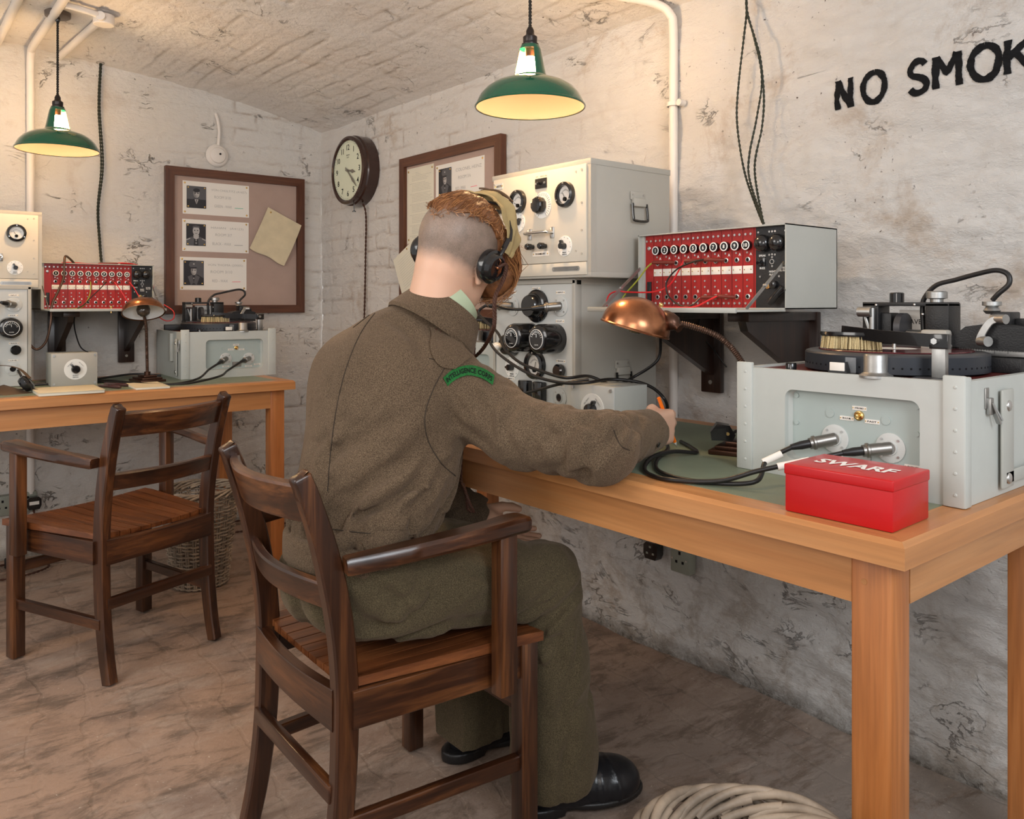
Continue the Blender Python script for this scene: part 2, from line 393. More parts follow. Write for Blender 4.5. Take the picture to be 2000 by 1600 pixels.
def wall_mat(name, uaxis, tint, dirt=1.0, base=(.80,.775,.745)):
    m = bpy.data.materials.new(name); m.use_nodes = True; ns, ln = nt(m); b = ns['Principled BSDF']; b.inputs['Roughness'].default_value = .62
    tc = N(ns, 'ShaderNodeTexCoord'); O = tc.outputs['Object']
    def noise(s, d=6., r=.6, dist=0., st=(1, 1, 1), loc=(0, 0, 0)):
        mp = N(ns, 'ShaderNodeMapping'); mp.inputs['Scale'].default_value = st; mp.inputs['Location'].default_value = loc; ln.new(O, mp.inputs['Vector'])
        n = N(ns, 'ShaderNodeTexNoise', i_Scale=s, i_Detail=d, i_Roughness=r, i_Distortion=dist); ln.new(mp.outputs['Vector'], n.inputs['Vector']); return n.outputs['Fac']
    def mix(f, a, c, t='MIX'):
        x = N(ns, 'ShaderNodeMix', data_type='RGBA', blend_type=t)
        for s, v in ((0, f), (6, a), (7, c)):
            if isinstance(v, (tuple, float, int)): x.inputs[s].default_value = (*v, 1) if isinstance(v, tuple) else v
            else: ln.new(v, x.inputs[s])
        return x.outputs[2]
    def rp(f, st):
        r = ramp(ns, [(p, (c,)*3) for p, c in st]); ln.new(f, r.inputs['Fac']); return r.outputs['Color']
    sep = N(ns, 'ShaderNodeSeparateXYZ'); ln.new(O, sep.inputs[0])
    c = mix(rp(noise(2.2, 5), [(.35, 0), (.7, 1)]), base, tuple(x*y for x, y in zip(base, tint)))
    # worn brownish patches
    w1 = rp(noise(3.5, 9, .72, .4, loc=(3, 1, 7)), [(.56, 0), (.68, 1)])
    w1b = N(ns, 'ShaderNodeMath', operation='MULTIPLY'); ln.new(w1, w1b.inputs[0]); w1b.inputs[1].default_value = .7*dirt
    c = mix(w1b.outputs[0], c, (.52,.40,.30))
    ja = N(ns, 'ShaderNodeAttribute', attribute_name='joint'); jm = N(ns, 'ShaderNodeMath', operation='MULTIPLY'); ln.new(ja.outputs['Fac'], jm.inputs[0]); ln.new(rp(noise(4, 8, .7, .3, loc=(2, 8, 1)), [(.40, .05), (.62, .75)]), jm.inputs[1])
    c = mix(jm.outputs[0], c, (.40,.27,.18))
    # little dark pits and hairline cracks
    pit = rp(noise(70, 3, .5, st=(1, 1, .8)), [(.27, 1), (.31, 0)]); msk = rp(noise(2.7, 4, loc=(9, 2, 2)), [(.48, 0), (.62, 1)])
    pm = N(ns, 'ShaderNodeMath', operation='MULTIPLY'); ln.new(pit, pm.inputs[0]); ln.new(msk, pm.inputs[1])
    c = mix(pm.outputs[0], c, (.10,.07,.055))
    cr = noise(4.5, 8, .62, .9, st=(1, 1, 1.9), loc=(5, 5, 1)); crk = rp(cr, [(.489, 0), (.498, 1), (.502, 1), (.511, 0)])
    m2 = rp(noise(5, 3, loc=(1, 7, 4)), [(.57, 0), (.68, 1)])
    lowm = N(ns, 'ShaderNodeMapRange'); lowm.inputs['From Min'].default_value = .78; lowm.inputs['From Max'].default_value = .55; ln.new(sep.outputs['Z'], lowm.inputs['Value'])
    m3 = rp(noise(7, 3, loc=(6, 2, 9)), [(.50, 0), (.64, .8)]); lm = N(ns, 'ShaderNodeMath', operation='MULTIPLY'); ln.new(lowm.outputs[0], lm.inputs[0]); ln.new(m3, lm.inputs[1]); mxm = N(ns, 'ShaderNodeMath', operation='MAXIMUM'); ln.new(m2, mxm.inputs[0]); ln.new(lm.outputs[0], mxm.inputs[1])
    pc = N(ns, 'ShaderNodeMath', operation='MULTIPLY'); ln.new(crk, pc.inputs[0]); ln.new(mxm.outputs[0], pc.inputs[1])
    pc2 = N(ns, 'ShaderNodeMath', operation='MULTIPLY'); ln.new(pc.outputs[0], pc2.inputs[0]); pc2.inputs[1].default_value = .6
    c = mix(pc2.outputs[0], c, (.13,.085,.06))
    # damp, dirty foot of the wall
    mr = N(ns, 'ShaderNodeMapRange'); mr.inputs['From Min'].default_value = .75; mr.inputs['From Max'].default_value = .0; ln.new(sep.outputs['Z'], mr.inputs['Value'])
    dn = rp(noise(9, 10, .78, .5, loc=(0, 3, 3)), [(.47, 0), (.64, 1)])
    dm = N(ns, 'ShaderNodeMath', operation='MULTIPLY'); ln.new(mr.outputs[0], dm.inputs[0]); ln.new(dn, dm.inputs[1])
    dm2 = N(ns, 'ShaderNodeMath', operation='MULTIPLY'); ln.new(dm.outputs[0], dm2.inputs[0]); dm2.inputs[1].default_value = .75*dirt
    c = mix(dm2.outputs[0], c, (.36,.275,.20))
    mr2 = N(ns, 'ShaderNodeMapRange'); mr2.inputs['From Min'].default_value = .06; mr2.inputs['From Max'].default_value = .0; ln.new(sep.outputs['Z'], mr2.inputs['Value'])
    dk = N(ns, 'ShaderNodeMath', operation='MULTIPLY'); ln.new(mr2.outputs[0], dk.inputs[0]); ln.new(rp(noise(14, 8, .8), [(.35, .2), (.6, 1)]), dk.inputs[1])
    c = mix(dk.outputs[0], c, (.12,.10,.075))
    ln.new(c, b.inputs['Base Color'])
    hs = N(ns, 'ShaderNodeMath', operation='ADD'); ln.new(noise(30, 10, .72, .2, st=(1, 1, 1.7)), hs.inputs[0])
    h2 = N(ns, 'ShaderNodeMath', operation='MULTIPLY'); h2.inputs[1].default_value = -.7; ln.new(pc.outputs[0], h2.inputs[0]); ln.new(h2.outputs[0], hs.inputs[1])
    bp = N(ns, 'ShaderNodeBump', i_Strength=1.0, i_Distance=.013); ln.new(hs.outputs[0], bp.inputs['Height']); ln.new(bp.outputs['Normal'], b.inputs['Normal'])
    return m
WR = wall_mat('whitewashed_brick_right', 0, (1.0,.97,.94)); WL = wall_mat('whitewashed_brick_left', 1, (1.0,.965,.91), .55)
WC = wall_mat('whitewashed_brick_vault', 0, (1.0,.955,.92), .35, base=(.88,.85,.82))
# right wall (plane Y=0), outward = -Y
u = np.arange(0, 6.2, .009); z = np.arange(-.03, 2.13, .0085); Ug, Zg = np.meshgrid(u, z)
grid_obj('wall_right', np.stack([Ug, -right_h(Ug, Zg), Zg], -1), WR, joint=brick_h(Ug, Zg, rough='joint')*np.clip(1.0-np.clip((Ug-1.2)/1.3, 0, 1), .08, 1))
# left wall (plane X=0)
y = np.arange(-3.2, .02, .009); z = np.arange(-.03, 2.24, .0085); Yg, Zg = np.meshgrid(y, z)
grid_obj('wall_left', np.stack([left_h(Yg, Zg), Yg, Zg], -1), WL, joint=brick_h(Yg, Zg, rough='joint')*np.clip(1-np.clip((-Yg-.5)/.4, 0, 1), .12, 1))
# vaulted ceiling, axis along X
def vault_z(d): d = np.minimum(d, 3.13-d); return 1.985+.245*d-.0785*d*d
d = np.arange(-.02, 3.16, .009); x = np.arange(-.02, 6.2, .010); Dg, Xg = np.meshgrid(d, x)
h = brick_h(Xg, Dg+4, .010, .5); sl = .245-.157*np.minimum(Dg, 3.13-Dg)
grid_obj('ceiling', np.stack([Xg, -Dg-h*sl*0, vault_z(Dg)-h], -1), WC, joint=brick_h(Xg, Dg+4, rough='joint')*.35)
# floor
def floor_mat():
    m = bpy.data.materials.new('worn_brick_floor'); m.use_nodes = True; ns, ln = nt(m); b = ns['Principled BSDF']; b.inputs['Roughness'].default_value = .6
    tc = N(ns, 'ShaderNodeTexCoord'); O = tc.outputs['Object']
    mp = N(ns, 'ShaderNodeMapping'); mp.inputs['Rotation'].default_value = (0, 0, math.radians(8)); ln.new(O, mp.inputs['Vector'])
    wn = N(ns, 'ShaderNodeTexNoise', i_Scale=5.0, i_Detail=4.0); ln.new(O, wn.inputs['Vector'])
    ad = N(ns, 'ShaderNodeMix', data_type='RGBA', blend_type='LINEAR_LIGHT'); ad.inputs[0].default_value = .07; ln.new(mp.outputs['Vector'], ad.inputs[6]); ln.new(wn.outputs['Color'], ad.inputs[7])
    br = N(ns, 'ShaderNodeTexBrick', offset=.5); br.inputs['Color1'].default_value = (.29,.19,.14,1); br.inputs['Color2'].default_value = (.215,.15,.115,1); br.inputs['Mortar'].default_value = (.115,.082,.06,1)
    br.inputs['Scale'].default_value = 1; br.inputs['Mortar Size'].default_value = .008; br.inputs['Mortar Smooth'].default_value = .8; br.inputs['Brick Width'].default_value = .23; br.inputs['Row Height'].default_value = .112
    ln.new(ad.outputs[2], br.inputs['Vector'])
    def noise(s, dd=8., r=.65, dist=.3, loc=(0, 0, 0), st=(1, 1, 1)):
        q = N(ns, 'ShaderNodeMapping'); q.inputs['Location'].default_value = loc; q.inputs['Scale'].default_value = st; ln.new(O, q.inputs['Vector'])
        n = N(ns, 'ShaderNodeTexNoise', i_Scale=s, i_Detail=dd, i_Roughness=r, i_Distortion=dist); ln.new(q.outputs['Vector'], n.inputs['Vector']); return n.outputs['Fac']
    def mixc(f, a, c, t='MIX'):
        x = N(ns, 'ShaderNodeMix', data_type='RGBA', blend_type=t)
        for s, v in ((0, f), (6, a), (7, c)):
            if isinstance(v, (tuple, float, int)): x.inputs[s].default_value = (*v, 1) if isinstance(v, tuple) else v
            else: ln.new(v, x.inputs[s])
        return x.outputs[2]
    def rp(f, st):
        r = ramp(ns, [(p, (c,)*3) for p, c in st]); ln.new(f, r.inputs['Fac']); return r.outputs['Color']
    # screed patches over the brick; greyer to the right-hand (near) side
    sep = N(ns, 'ShaderNodeSeparateXYZ'); ln.new(O, sep.inputs[0])
    mr = N(ns, 'ShaderNodeMapRange'); mr.inputs['From Min'].default_value = 2.0; mr.inputs['From Max'].default_value = 3.2; ln.new(sep.outputs['X'], mr.inputs['Value'])
    scr = mixc(mr.outputs[0], (.40,.272,.20), (.275,.235,.205))
    c = mixc(rp(noise(2.6, 10, .74, .5, st=(1.9, .8, 1)), [(.40, .25), (.50, .95)]), br.outputs['Color'], scr)
    c = mixc(rp(noise(5, 11, .76, .4, (4, 4, 4), (2.2, .8, 1)), [(.41, .8), (.50, 0)]), c, (.155,.108,.078))
    c = mixc(rp(noise(3.4, 10, .74, .4, (7, 1, 4), (1.9, .8, 1)), [(.52, 0), (.64, .55)]), c, (.48,.38,.31))
    c = mixc(rp(noise(120, 2, .5), [(.70, 0), (.78, .5)]), c, (.75,.68,.58))
    ln.new(c, b.inputs['Base Color'])
    h1 = N(ns, 'ShaderNodeMath', operation='ADD'); ln.new(noise(9, 11, .74, .2, (1, 1, 1), (1.8, 1, 1)), h1.inputs[0]); 
    h2 = N(ns, 'ShaderNodeMath', operation='MULTIPLY'); h2.inputs[1].default_value = -.15; ln.new(br.outputs['Fac'], h2.inputs[0]); ln.new(h2.outputs[0], h1.inputs[1])
    bp = N(ns, 'ShaderNodeBump', i_Strength=.6, i_Distance=.010); ln.new(h1.outputs[0], bp.inputs['Height']); ln.new(bp.outputs['Normal'], b.inputs['Normal'])
    return m
x = np.arange(-.05, 6.2, .02); y = np.arange(-3.2, .06, .02); Xg, Yg = np.meshgrid(x, y)
grid_obj('floor', np.stack([Xg, Yg, -.004+.0035*fbm(np.stack([Xg*4, Yg*4, Xg*0], -1), 4)], -1), floor_mat())
# ---------------------------------------------------------------- desks
def desk(name, label, loc, rz, L=1.82, Dp=.71, H=.76):
    """local: x along length 0..L (right end = L), y 0 (front edge) .. Dp, front faces -y"""
    t = thing(name, label, 'desk', loc, rz, 'beech work desks'); T = .037
    ins = Geo().box(.058, L-.058, .058, Dp-.058, H-.012, H+.0006); obj('writing_surface', ins, M['lino'], t)
    e = Geo(); P = Geo()
    def mit(a, b, c, d_):  # top quad ring pieces with bevelled outer arris
        pass
    # mitred edging, one mesh
    o4 = [(0,0),(L,0),(L,Dp),(0,Dp)]; i4 = [(.06,.06),(L-.06,.06),(L-.06,Dp-.06),(.06,Dp-.06)]
    bz = .007
    for ax, ids in ((0, (0, 2)), (1, (1, 3))):
        for k in ids:
            g = Geo()
            a, b = o4[k], o4[(k+1) % 4]; c, d_ = i4[(k+1) % 4], i4[k]
            cx, cy = L/2, Dp/2
            def inn(p, q): return (p[0]+(bz if p[0] < cx else -bz), p[1]+(bz if p[1] < cy else -bz))
            a2, b2 = inn(a, 0), inn(b, 0)
            v = [(*a, H-T), (*b, H-T), (*c, H-T), (*d_, H-T), (*a, H-bz), (*b, H-bz), (*a2, H), (*b2, H), (*c, H), (*d_, H)]
            g.add(v, [(0,3,2,1), (0,1,5,4), (4,5,7,6), (6,7,8,9), (2,3,9,8), (0,4,6,9,3), (1,2,8,7,5)])
            obj('edging', g, M['beech'][ax], t)
    f = .033; a0, a1 = H-T-.105+.012, H-T
    z0 = .648
    for nm, ax, bx in (('apron', 0, (f+.06, L-f-.06, f+.002, f+.024)), ('apron', 0, (f+.06, L-f-.06, Dp-f-.024, Dp-f-.002)),
                       ('apron', 1, (f+.002, f+.024, f+.06, Dp-f-.06)), ('apron', 1, (L-f-.024, L-f-.002, f+.06, Dp-f-.06))):
        obj(nm, Geo().box(*bx, z0, a1), M['beech'][ax], t)
    for x in (f, L-f-.06):
        for y_ in (f, Dp-f-.055):
            g = Geo().box(x, x+.06, y_, y_+.055, 0, a1, .003)
            lg = obj('leg', g, M['beechleg'], t)
            if y_ == f: obj('dowel_plug', Geo().cyl((x+.02, y_+.0006, z0-.035+.07), (x+.02, y_-.0006, z0-.035+.07), .0045), M['beech'][0], lg)
    return t
deskR = desk('work_desk', 'pale beech desk along the right-hand wall where the man writes', (3.483-1.82, -.859, 0), 0)
deskL = desk('work_desk', 'pale beech desk against the far wall behind the empty chair', (.819, -.517-1.82, 0), math.pi/2)
TT = .7606
# ---------------------------------------------------------------- panel fittings
def meter(t, x, z, r, name='meter', y=0, ang=30):
    g = Geo(); o = (x, y, z)
    g.lathe([(r,0),(r,.010),(r*.96,.014),(r*.74,.016),(r*.70,.012),(r*.70,.004)], o, (0,-1,0), 36)
    b = obj(name, g, M['black'], t)
    d = Geo(); d.lathe([(0,.005),(r*.71,.005)], o, (0,-1,0), 32)
    d.mat(1)
    for k in range(11):
        a = math.radians(150-12*k); c, s = math.cos(a), math.sin(a)
        d.box(-.0004, .0004, 0, .0003, r*.44, r*(.54 if k % 5 else .58), M=Matrix.Translation((x, y-.0058, z-r*.12)) @ Matrix.Rotation(-(a-math.pi/2), 4, 'Y'))
    d.add([], []); obj('dial_face', d, [M['dial'], M['ink']], b)
    nd = Geo(); nd.box(-.0006, .0006, -.0075, -.0070, 0, r*.55, M=Matrix.Translation((x, y, z-r*.3)) @ Matrix.Rotation(math.radians(ang-60), 4, 'Y'))
    nd.cyl((x, y-.005, z-r*.34), (x, y-.010, z-r*.34), r*.16); obj('needle', nd, M['ink'], b)
    sc = Geo()
    for k in range(3):
        a = math.radians(90+120*k); sc.cyl((x+r*.85*math.cos(a), y-.014, z+r*.85*math.sin(a)), (x+r*.85*math.cos(a), y-.017, z+r*.85*math.sin(a)), r*.06, seg=10)
    parts('screw', sc, M['metal'], b)
    return b
def pointer_dial(t, x, z, r, words=None, y=0, ang=30, kn=.32):
    g = Geo(); g.lathe([(0,0),(r,0),(r,.0015),(r-.0005,.002),(0,.002)], (x, y, z), (0,-1,0), 36); g.mat(1)
    for k in range(9):
        a = math.radians(220-32.5*k); g.box(-.0004, .0004, 0, .0003, r*.78, r*.9, M=Matrix.Translation((x, y-.0024, z)) @ Matrix.Rotation(math.pi/2-a, 4, 'Y'))
    if words:
        for k, wd in enumerate(words): text_geo(g, wd, FM(x, z-r*(.62+.20*k), y-.0022), h_=r*.13, bold=.02)
    b = obj('dial_plate', g, [M['white'], M['ink']], t)
    k = Geo(); k.lathe([(r*kn,0),(r*kn,.006),(r*kn*.9,.016),(0,.016)], (x, y-.002, z), (0,-1,0), 20)
    a = math.radians(ang); k.box(-.003, .003, -.014, -.003, 0, r*.62, M=Matrix.Translation((x, y, z)) @ Matrix.Rotation(a, 4, 'Y'), b=.001)
    obj('knob', k, M['black'], b)
    return b
def name_tag(t, x, z, w_, h_, s, y=0, nm='label_plate', m='paper'):
    g = Geo().box(x-w_/2, x+w_/2, y-.0012, y, z-h_/2, z+h_/2); g.mat(1)
    text_geo(g, s, FM(x, z, y-.0013), w_=w_*.62, h_=h_*.42, bold=.015)
    for sx in (-1, 1): g.mat(2).cyl((x+sx*w_*.43, y-.001, z), (x+sx*w_*.43, y-.002, z), h_*.16, seg=8)
    return obj(nm, g, [M[m], M['ink'], M['brass']], t)
def panel_socket(t, x, z, r, y=0, plug=True, out=None, tape=False, hole=True):
    g = Geo(); g.lathe([(0,0),(r,0),(r,.0025),(r*.96,.003),(r*.5,.003),(r*.48,.006),(r*.42,.006),(r*.4,.0035),(0,.0035)], (x, y, z), (0,-1,0), 28)
    b = obj('socket', g, M['panel'], t)
    s = Geo()
    for k in range(4):
        a = math.radians(45+90*k); s.cyl((x+r*.78*math.cos(a), y-.002, z+r*.78*math.sin(a)), (x+r*.78*math.cos(a), y-.0042, z+r*.78*math.sin(a)), r*.09, seg=8)
    parts('screw', s, M['metal'], b)
    if not plug:
        h = Geo(); h.lathe([(0,.0042),(r*.39,.0042)], (x, y, z), (0,-1,0), 20); obj('socket_hole', h, M['black'], b)
    else:
        d = Vector(out).normalized(); o = Vector((x, y-.003, z)); L = .045
        p = Geo(); p.lathe([(r*.42,0),(r*.42,L*.75),(r*.50,L*.78),(r*.50,L*.86),(r*.40,L*.9),(r*.40,L),(0,L)], o, d, 22); obj('plug_body', p, M['plug'], b)
        bt = Geo(); bt.lathe([(r*.30,L*.95),(r*.30,L*1.35),(r*.20,L*1.75),(0,L*1.75)], o, d, 16); obj('plug_boot', bt, M['rubber'], b)
        return o+d*L*1.7
    return None
def case_handle(t, M_):
    """drop handle on a case side; local x right, z up, outward -y"""
    g = Geo().box(-.028, .028, -.003, 0, .012, .034, .0012).box(-.024, .024, -.012, 0, -.006, .016, .003)
    g2 = Geo(); g2.v = []; b = Geo().join(g, M_); hp = obj('handle_plate', b, M['cab'], t)
    ring = [(-.028,-.008,.002), (-.028,-.012,-.036), (-.022,-.013,-.044), (.022,-.013,-.044), (.028,-.012,-.036), (.028,-.008,.002)]
    r = Geo().tube([M_ @ Vector(p) for p in cat(ring, 4)], .0035, 8); obj('handle', r, M['black'], hp)
    s = Geo()
    for x in (-.021, .021):
        for z_ in (.026,): s.cyl((x, -.002, z_), (x, -.005, z_), .003, seg=10)
    parts('screw', Geo().join(s, M_), M['metal'], hp)
def side_M(xs, yc, zc, right=True): # matrix: outward +x (right side)
    return Matrix.Translation((xs, yc, zc)) @ Matrix.Rotation(math.pi/2 if right else -math.pi/2, 4, 'Z')
def cabinet_upper(name, label, loc, rz):
    """amplifier: w .40 d .31 h .30; origin front-left-bottom, front = -y"""
    W_, D_, H_ = .402, .31, .300
    t = thing(name, label, 'cabinet', loc, rz, 'amplifier cabinets with meters')
    g = Geo().box(0, W_, .004, D_, 0, H_, .002)
    g.box(-.0015, W_+.0015, .001, D_+.001, H_-.014, H_+.0015, .001).box(-.0015, W_+.0015, .001, D_+.001, -.0005, .013, .001)
    g.box(W_-.012, W_+.0015, .001, .02, .013, H_-.014)
    obj('case', g, M['cab'], t)
    p = Geo().box(.010, W_-.012, -.003, .006, .040, H_-.012, .0012).box(.010, W_-.012, -.003, .006, .006, .0385, .0012)
    fp = obj('front_panel', p, M['cream'], t)
    for x in (.085, .285):
        v = Geo().prism(rrect(.105 if x > .1 else .10, .013, .0064), (x+.03 if x > .1 else x, -.0036, .0225), (1,0,0), (0,0,1), (0,.001,0)); v.mat(1)
        for i in range(22):
            for j in (-1, 0, 1):
                v.lathe([(0,0),(.0012,0)], (x+(.03 if x > .1 else 0)-.044+i*.0042+(.002 if j == 0 else 0), -.0038, .0225+j*.0032), (0,-1,0), 6)
        obj('vent_grille', v, [M['alu'], M['ink']], t)
    meter(t, .316, .216, .034); meter(t, .124, .216, .033, ang=-5)
    # tuning knob on engraved white disc
    d = Geo(); d.lathe([(0,0),(.036,0),(.036,.0015),(0,.0015)], (.224, -.003, .197), (0,-1,0), 40); d.mat(1)
    for k in range(26):
        a = math.radians(-150+k*12); d.box(-.0004, .0004, 0, .0003, .025, .033 if k % 5 else .035, M=Matrix.Translation((.224, -.0049, .197)) @ Matrix.Rotation(a, 4, 'Y'))
    dp = obj('dial_plate', d, [M['white'], M['ink']], t)
    k = Geo(); n = 40; prof = [(.95, 0), (1, .004), (1, .014), (.85, .02), (.3, .022), (0, .0215)]
    k.lathe([(r_*.0235, h_) for r_, h_ in prof], (.219, -.005, .197), (0,-1,0), n)
    for i, v in enumerate(k.v):
        dv = v-Vector((.219, v.y, .197)); a = math.atan2(dv.z, dv.x); v -= dv*(.06*(1+math.cos(a*10))/2)
    obj('tuning_knob', k, M['black'], dp)
    s = Geo().box(.196, .242, -.006, -.003, .243, .270, .0006)
    sw = obj('switch_plate', s, M['blackm'], t)
    s = Geo()
    for x in (.202, .236): s.cyl((x, -.006, .2565), (x, -.0085, .2565), .003, seg=10)
    s.mat(1).cyl((.219, -.006, .257), (.219, -.009, .257), .005, seg=12); s.ball((.214, -.012, .257), .004)
    obj('toggle_switch', s, [M['metal'], M['black']], sw)
    tx = Geo(); text_geo(tx, 'OFF      MAINS ON', FM(.219, .2755, -.0032), w_=.045, h_=.0032); obj('lettering', tx, M['ink'], fp)
    # bar handle
    hb = Geo()
    for x in (.172, .264): hb.box(x-.008, x+.008, -.006, -.003, .106, .136, .001).cyl((x, -.006, .121), (x, -.024, .122), .005)
    hb.tube(cat([(.172,-.016,.121), (.176,-.026,.122), (.196,-.029,.122), (.240,-.029,.122), (.260,-.026,.122), (.264,-.016,.121)], 5), .0038, 10)
    h = obj('bar_handle', hb, M['metal'], t)
    # terminals
    for x in (.184, .236):
        g = Geo().lathe([(.0065,0),(.0065,.008),(.009,.009),(.009,.022),(.007,.025),(0,.025)], (x, -.003, .086), (0,-1,0), 16); obj('terminal', g, M['black'], t)
    name_tag(t, .217, .066, .066, .012, 'PROGRAMME INPUT', -.003)
    pointer_dial(t, .312, .082, .027, ['MAINS', 'SWITCH'], -.003, -25)
    # left: nameplate and knobs
    name_tag(t, .036, .268, .034, .016, 'AMPLIFIER TYPE', -.003, 'maker_plate', 'panel')
    for x, z_, r_ in ((.050, .243, .0085), (.036, .243, .0085), (.042, .222, .0155), (.045, .196, .010)):
        g = Geo().lathe([(r_*.7,0),(r_*.7,.008),(r_,.010),(r_,.022),(r_*.8,.026),(0,.027)], (x, -.003, z_), (0,-1,0), 20); obj('knob', g, M['black'], t)
    pointer_dial(t, .124, .158, .027, None, -.003, 60)
    sc = Geo()
    for x in (.015, .375):
        for z_ in (.06, .12, .19, .275): sc.cyl((x, -.003, z_), (x, -.0045, z_), .0032, seg=8)
    for x, z_ in ((.354, .068), (.354, .272)): sc.cyl((x, -.003, z_), (x, -.0045, z_), .0025, seg=8)
    parts('panel_screw', sc, M['cab'], fp)
    case_handle(t, side_M(W_+.0015, .175, .195)); return t
def cabinet_lower(name, label, loc, rz, plugs=((-.55,-1,-.10), (-1,-.8,.05))):
    W_, D_, H_ = .346, .32, .386
    t = thing(name, label, 'cabinet', loc, rz, 'tall control cabinets with black dials')
    g = Geo().box(0, W_, .006, D_, 0, H_, .002).box(-.0015, W_+.0015, .002, D_+.001, H_-.016, H_+.0015, .001)
    g.box(W_-.010, W_+.0015, -.003, .02, 0, H_-.003, .001).box(-.0015, .008, -.003, .02, 0, H_-.003, .001).box(0, W_, -.003, .02, H_-.012, H_)
    obj('case', g, M['cab'], t)
    obj('front_panel', Geo().box(.010, W_-.012, 0, .008, .002, H_-.014), M['panel'], t)
    ends = []
    for (x, z_), d_ in zip(((.289, .3134), (.087, .3124)), plugs): ends.append(panel_socket(t, x, z_, .028, 0, True, d_))
    name_tag(t, .289, .350, .034, .009, 'INPUT'); name_tag(t, .085, .352, .034, .009, 'OUTPUT'); name_tag(t, .190, .362, .032, .009, 'H.F.')
    g = Geo().lathe([(.046,0),(.046,.006),(.040,.012),(.034,.014),(.032,.03),(.028,.036),(0,.037)], (.194, 0, .3135), (0,-1,0), 36); obj('large_knob', g, M['black'], t)
    for x, z_, w2 in ((.272, .226, 1), (.167, .226, 1)):
        g = Geo().lathe([(.040,0),(.040,.060),(.037,.068),(.030,.072),(.0265,.072)], (x, 0, z_), (0,-1,0), 36); g.mat(1)
        g.lathe([(.0265,.072),(.0265,.0735),(.025,.0735)], (x, 0, z_), (0,-1,0), 36); g.mat(0); g.lathe([(.025,.072),(0,.072)], (x, 0, z_), (0,-1,0), 36)
        g.mat(1)
        for k in range(10):
            a = math.radians(-70+k*16); g.box(-.0005, .0005, -.0735, -.072, .017, .023, M=Matrix.Translation((x, 0, z_)) @ Matrix.Rotation(a, 4, 'Y'))
        text_geo(g, 'GAIN', FM(x, z_-.015, -.0724), w_=.015, h_=.003)
        g.box(x-.020, x+.001, -.0735, -.072, z_+.013, z_+.014).box(x-.0005, x+.0005, -.0735, -.072, z_+.005, z_+.014)
        obj('fader_dial', g, [M['black'], M['white_txt']], t)
        name_tag(t, x+.015, z_+.047, .032, .009, 'L.F.' if x < .2 else 'H.F.')
    g = Geo().lathe([(.034,0),(.034,.012),(.028,.030),(.024,.032),(0,.032)], (.086, 0, .203), (0,-1,0), 30); k0 = obj('knob', g, M['black'], t)
    g = Geo().ball((.066, -.042, .197), .014, sc=(1.1, 1, .9)); obj('knob_cap', g, M['white'], k0)
    name_tag(t, .089, .248, .036, .009, 'TREBLE')
    pointer_dial(t, .085, .137, .031, ['MAINS', 'SWITCH'], 0, -90); meter(t, .189, .150, .040, ang=75)
    g = Geo().lathe([(.012,0),(.012,.004),(.018,.006),(.018,.018),(.014,.022),(0,.022)], (.294, 0, .141), (0,-1,0), 24); obj('knob', g, M['black'], t)
    name_tag(t, .290, .166, .034, .009, 'BASS')
    for x in (.153, .214):
        obj('fuse_holder', Geo().box(x-.019, x+.019, -.022, 0, .046, .106, .004), M['black'], t)
    g = Geo().box(.174, .193, -.002, 0, .048, .104); obj('label_plate', g, M['paper'], t)
    panel_socket(t, .078, .070, .024, 0, False); panel_socket(t, .286, .068, .026, 0, False); name_tag(t, .078, .104, .034, .008, 'MIC'); name_tag(t, .288, .101, .034, .008, 'LINE')
    obj('catch_plate', Geo().box(.215, .236, -.010, 0, .008, .034, .002), M['metal'], t)
    case_handle(t, side_M(W_+.0015, .175, .13)); return t, ends
# right pair
cabinet_upper('amplifier_cabinet', 'cream-fronted cabinet stacked on top, beside the pipe on the right wall', (2.530-.402, -.503, 1.149), math.radians(0))
cL, endsR = cabinet_lower('control_cabinet', 'grey cabinet with twin black dials standing on the desk in front of the man', (2.105, -.478, TT), 0)
# left pair (only their right-hand ends are in view)
cabinet_upper('amplifier_cabinet', 'cream-fronted cabinet stacked on top at the left edge over the far desk', (.36, -1.365-.402, 1.135), math.pi/2)
cL2, endsL = cabinet_lower('control_cabinet', 'grey cabinet with one black dial visible at the left edge of the far desk', (.38, -1.405-.346, TT), math.pi/2, plugs=((-.8,-1,.15), (-1,-.8,.05)))
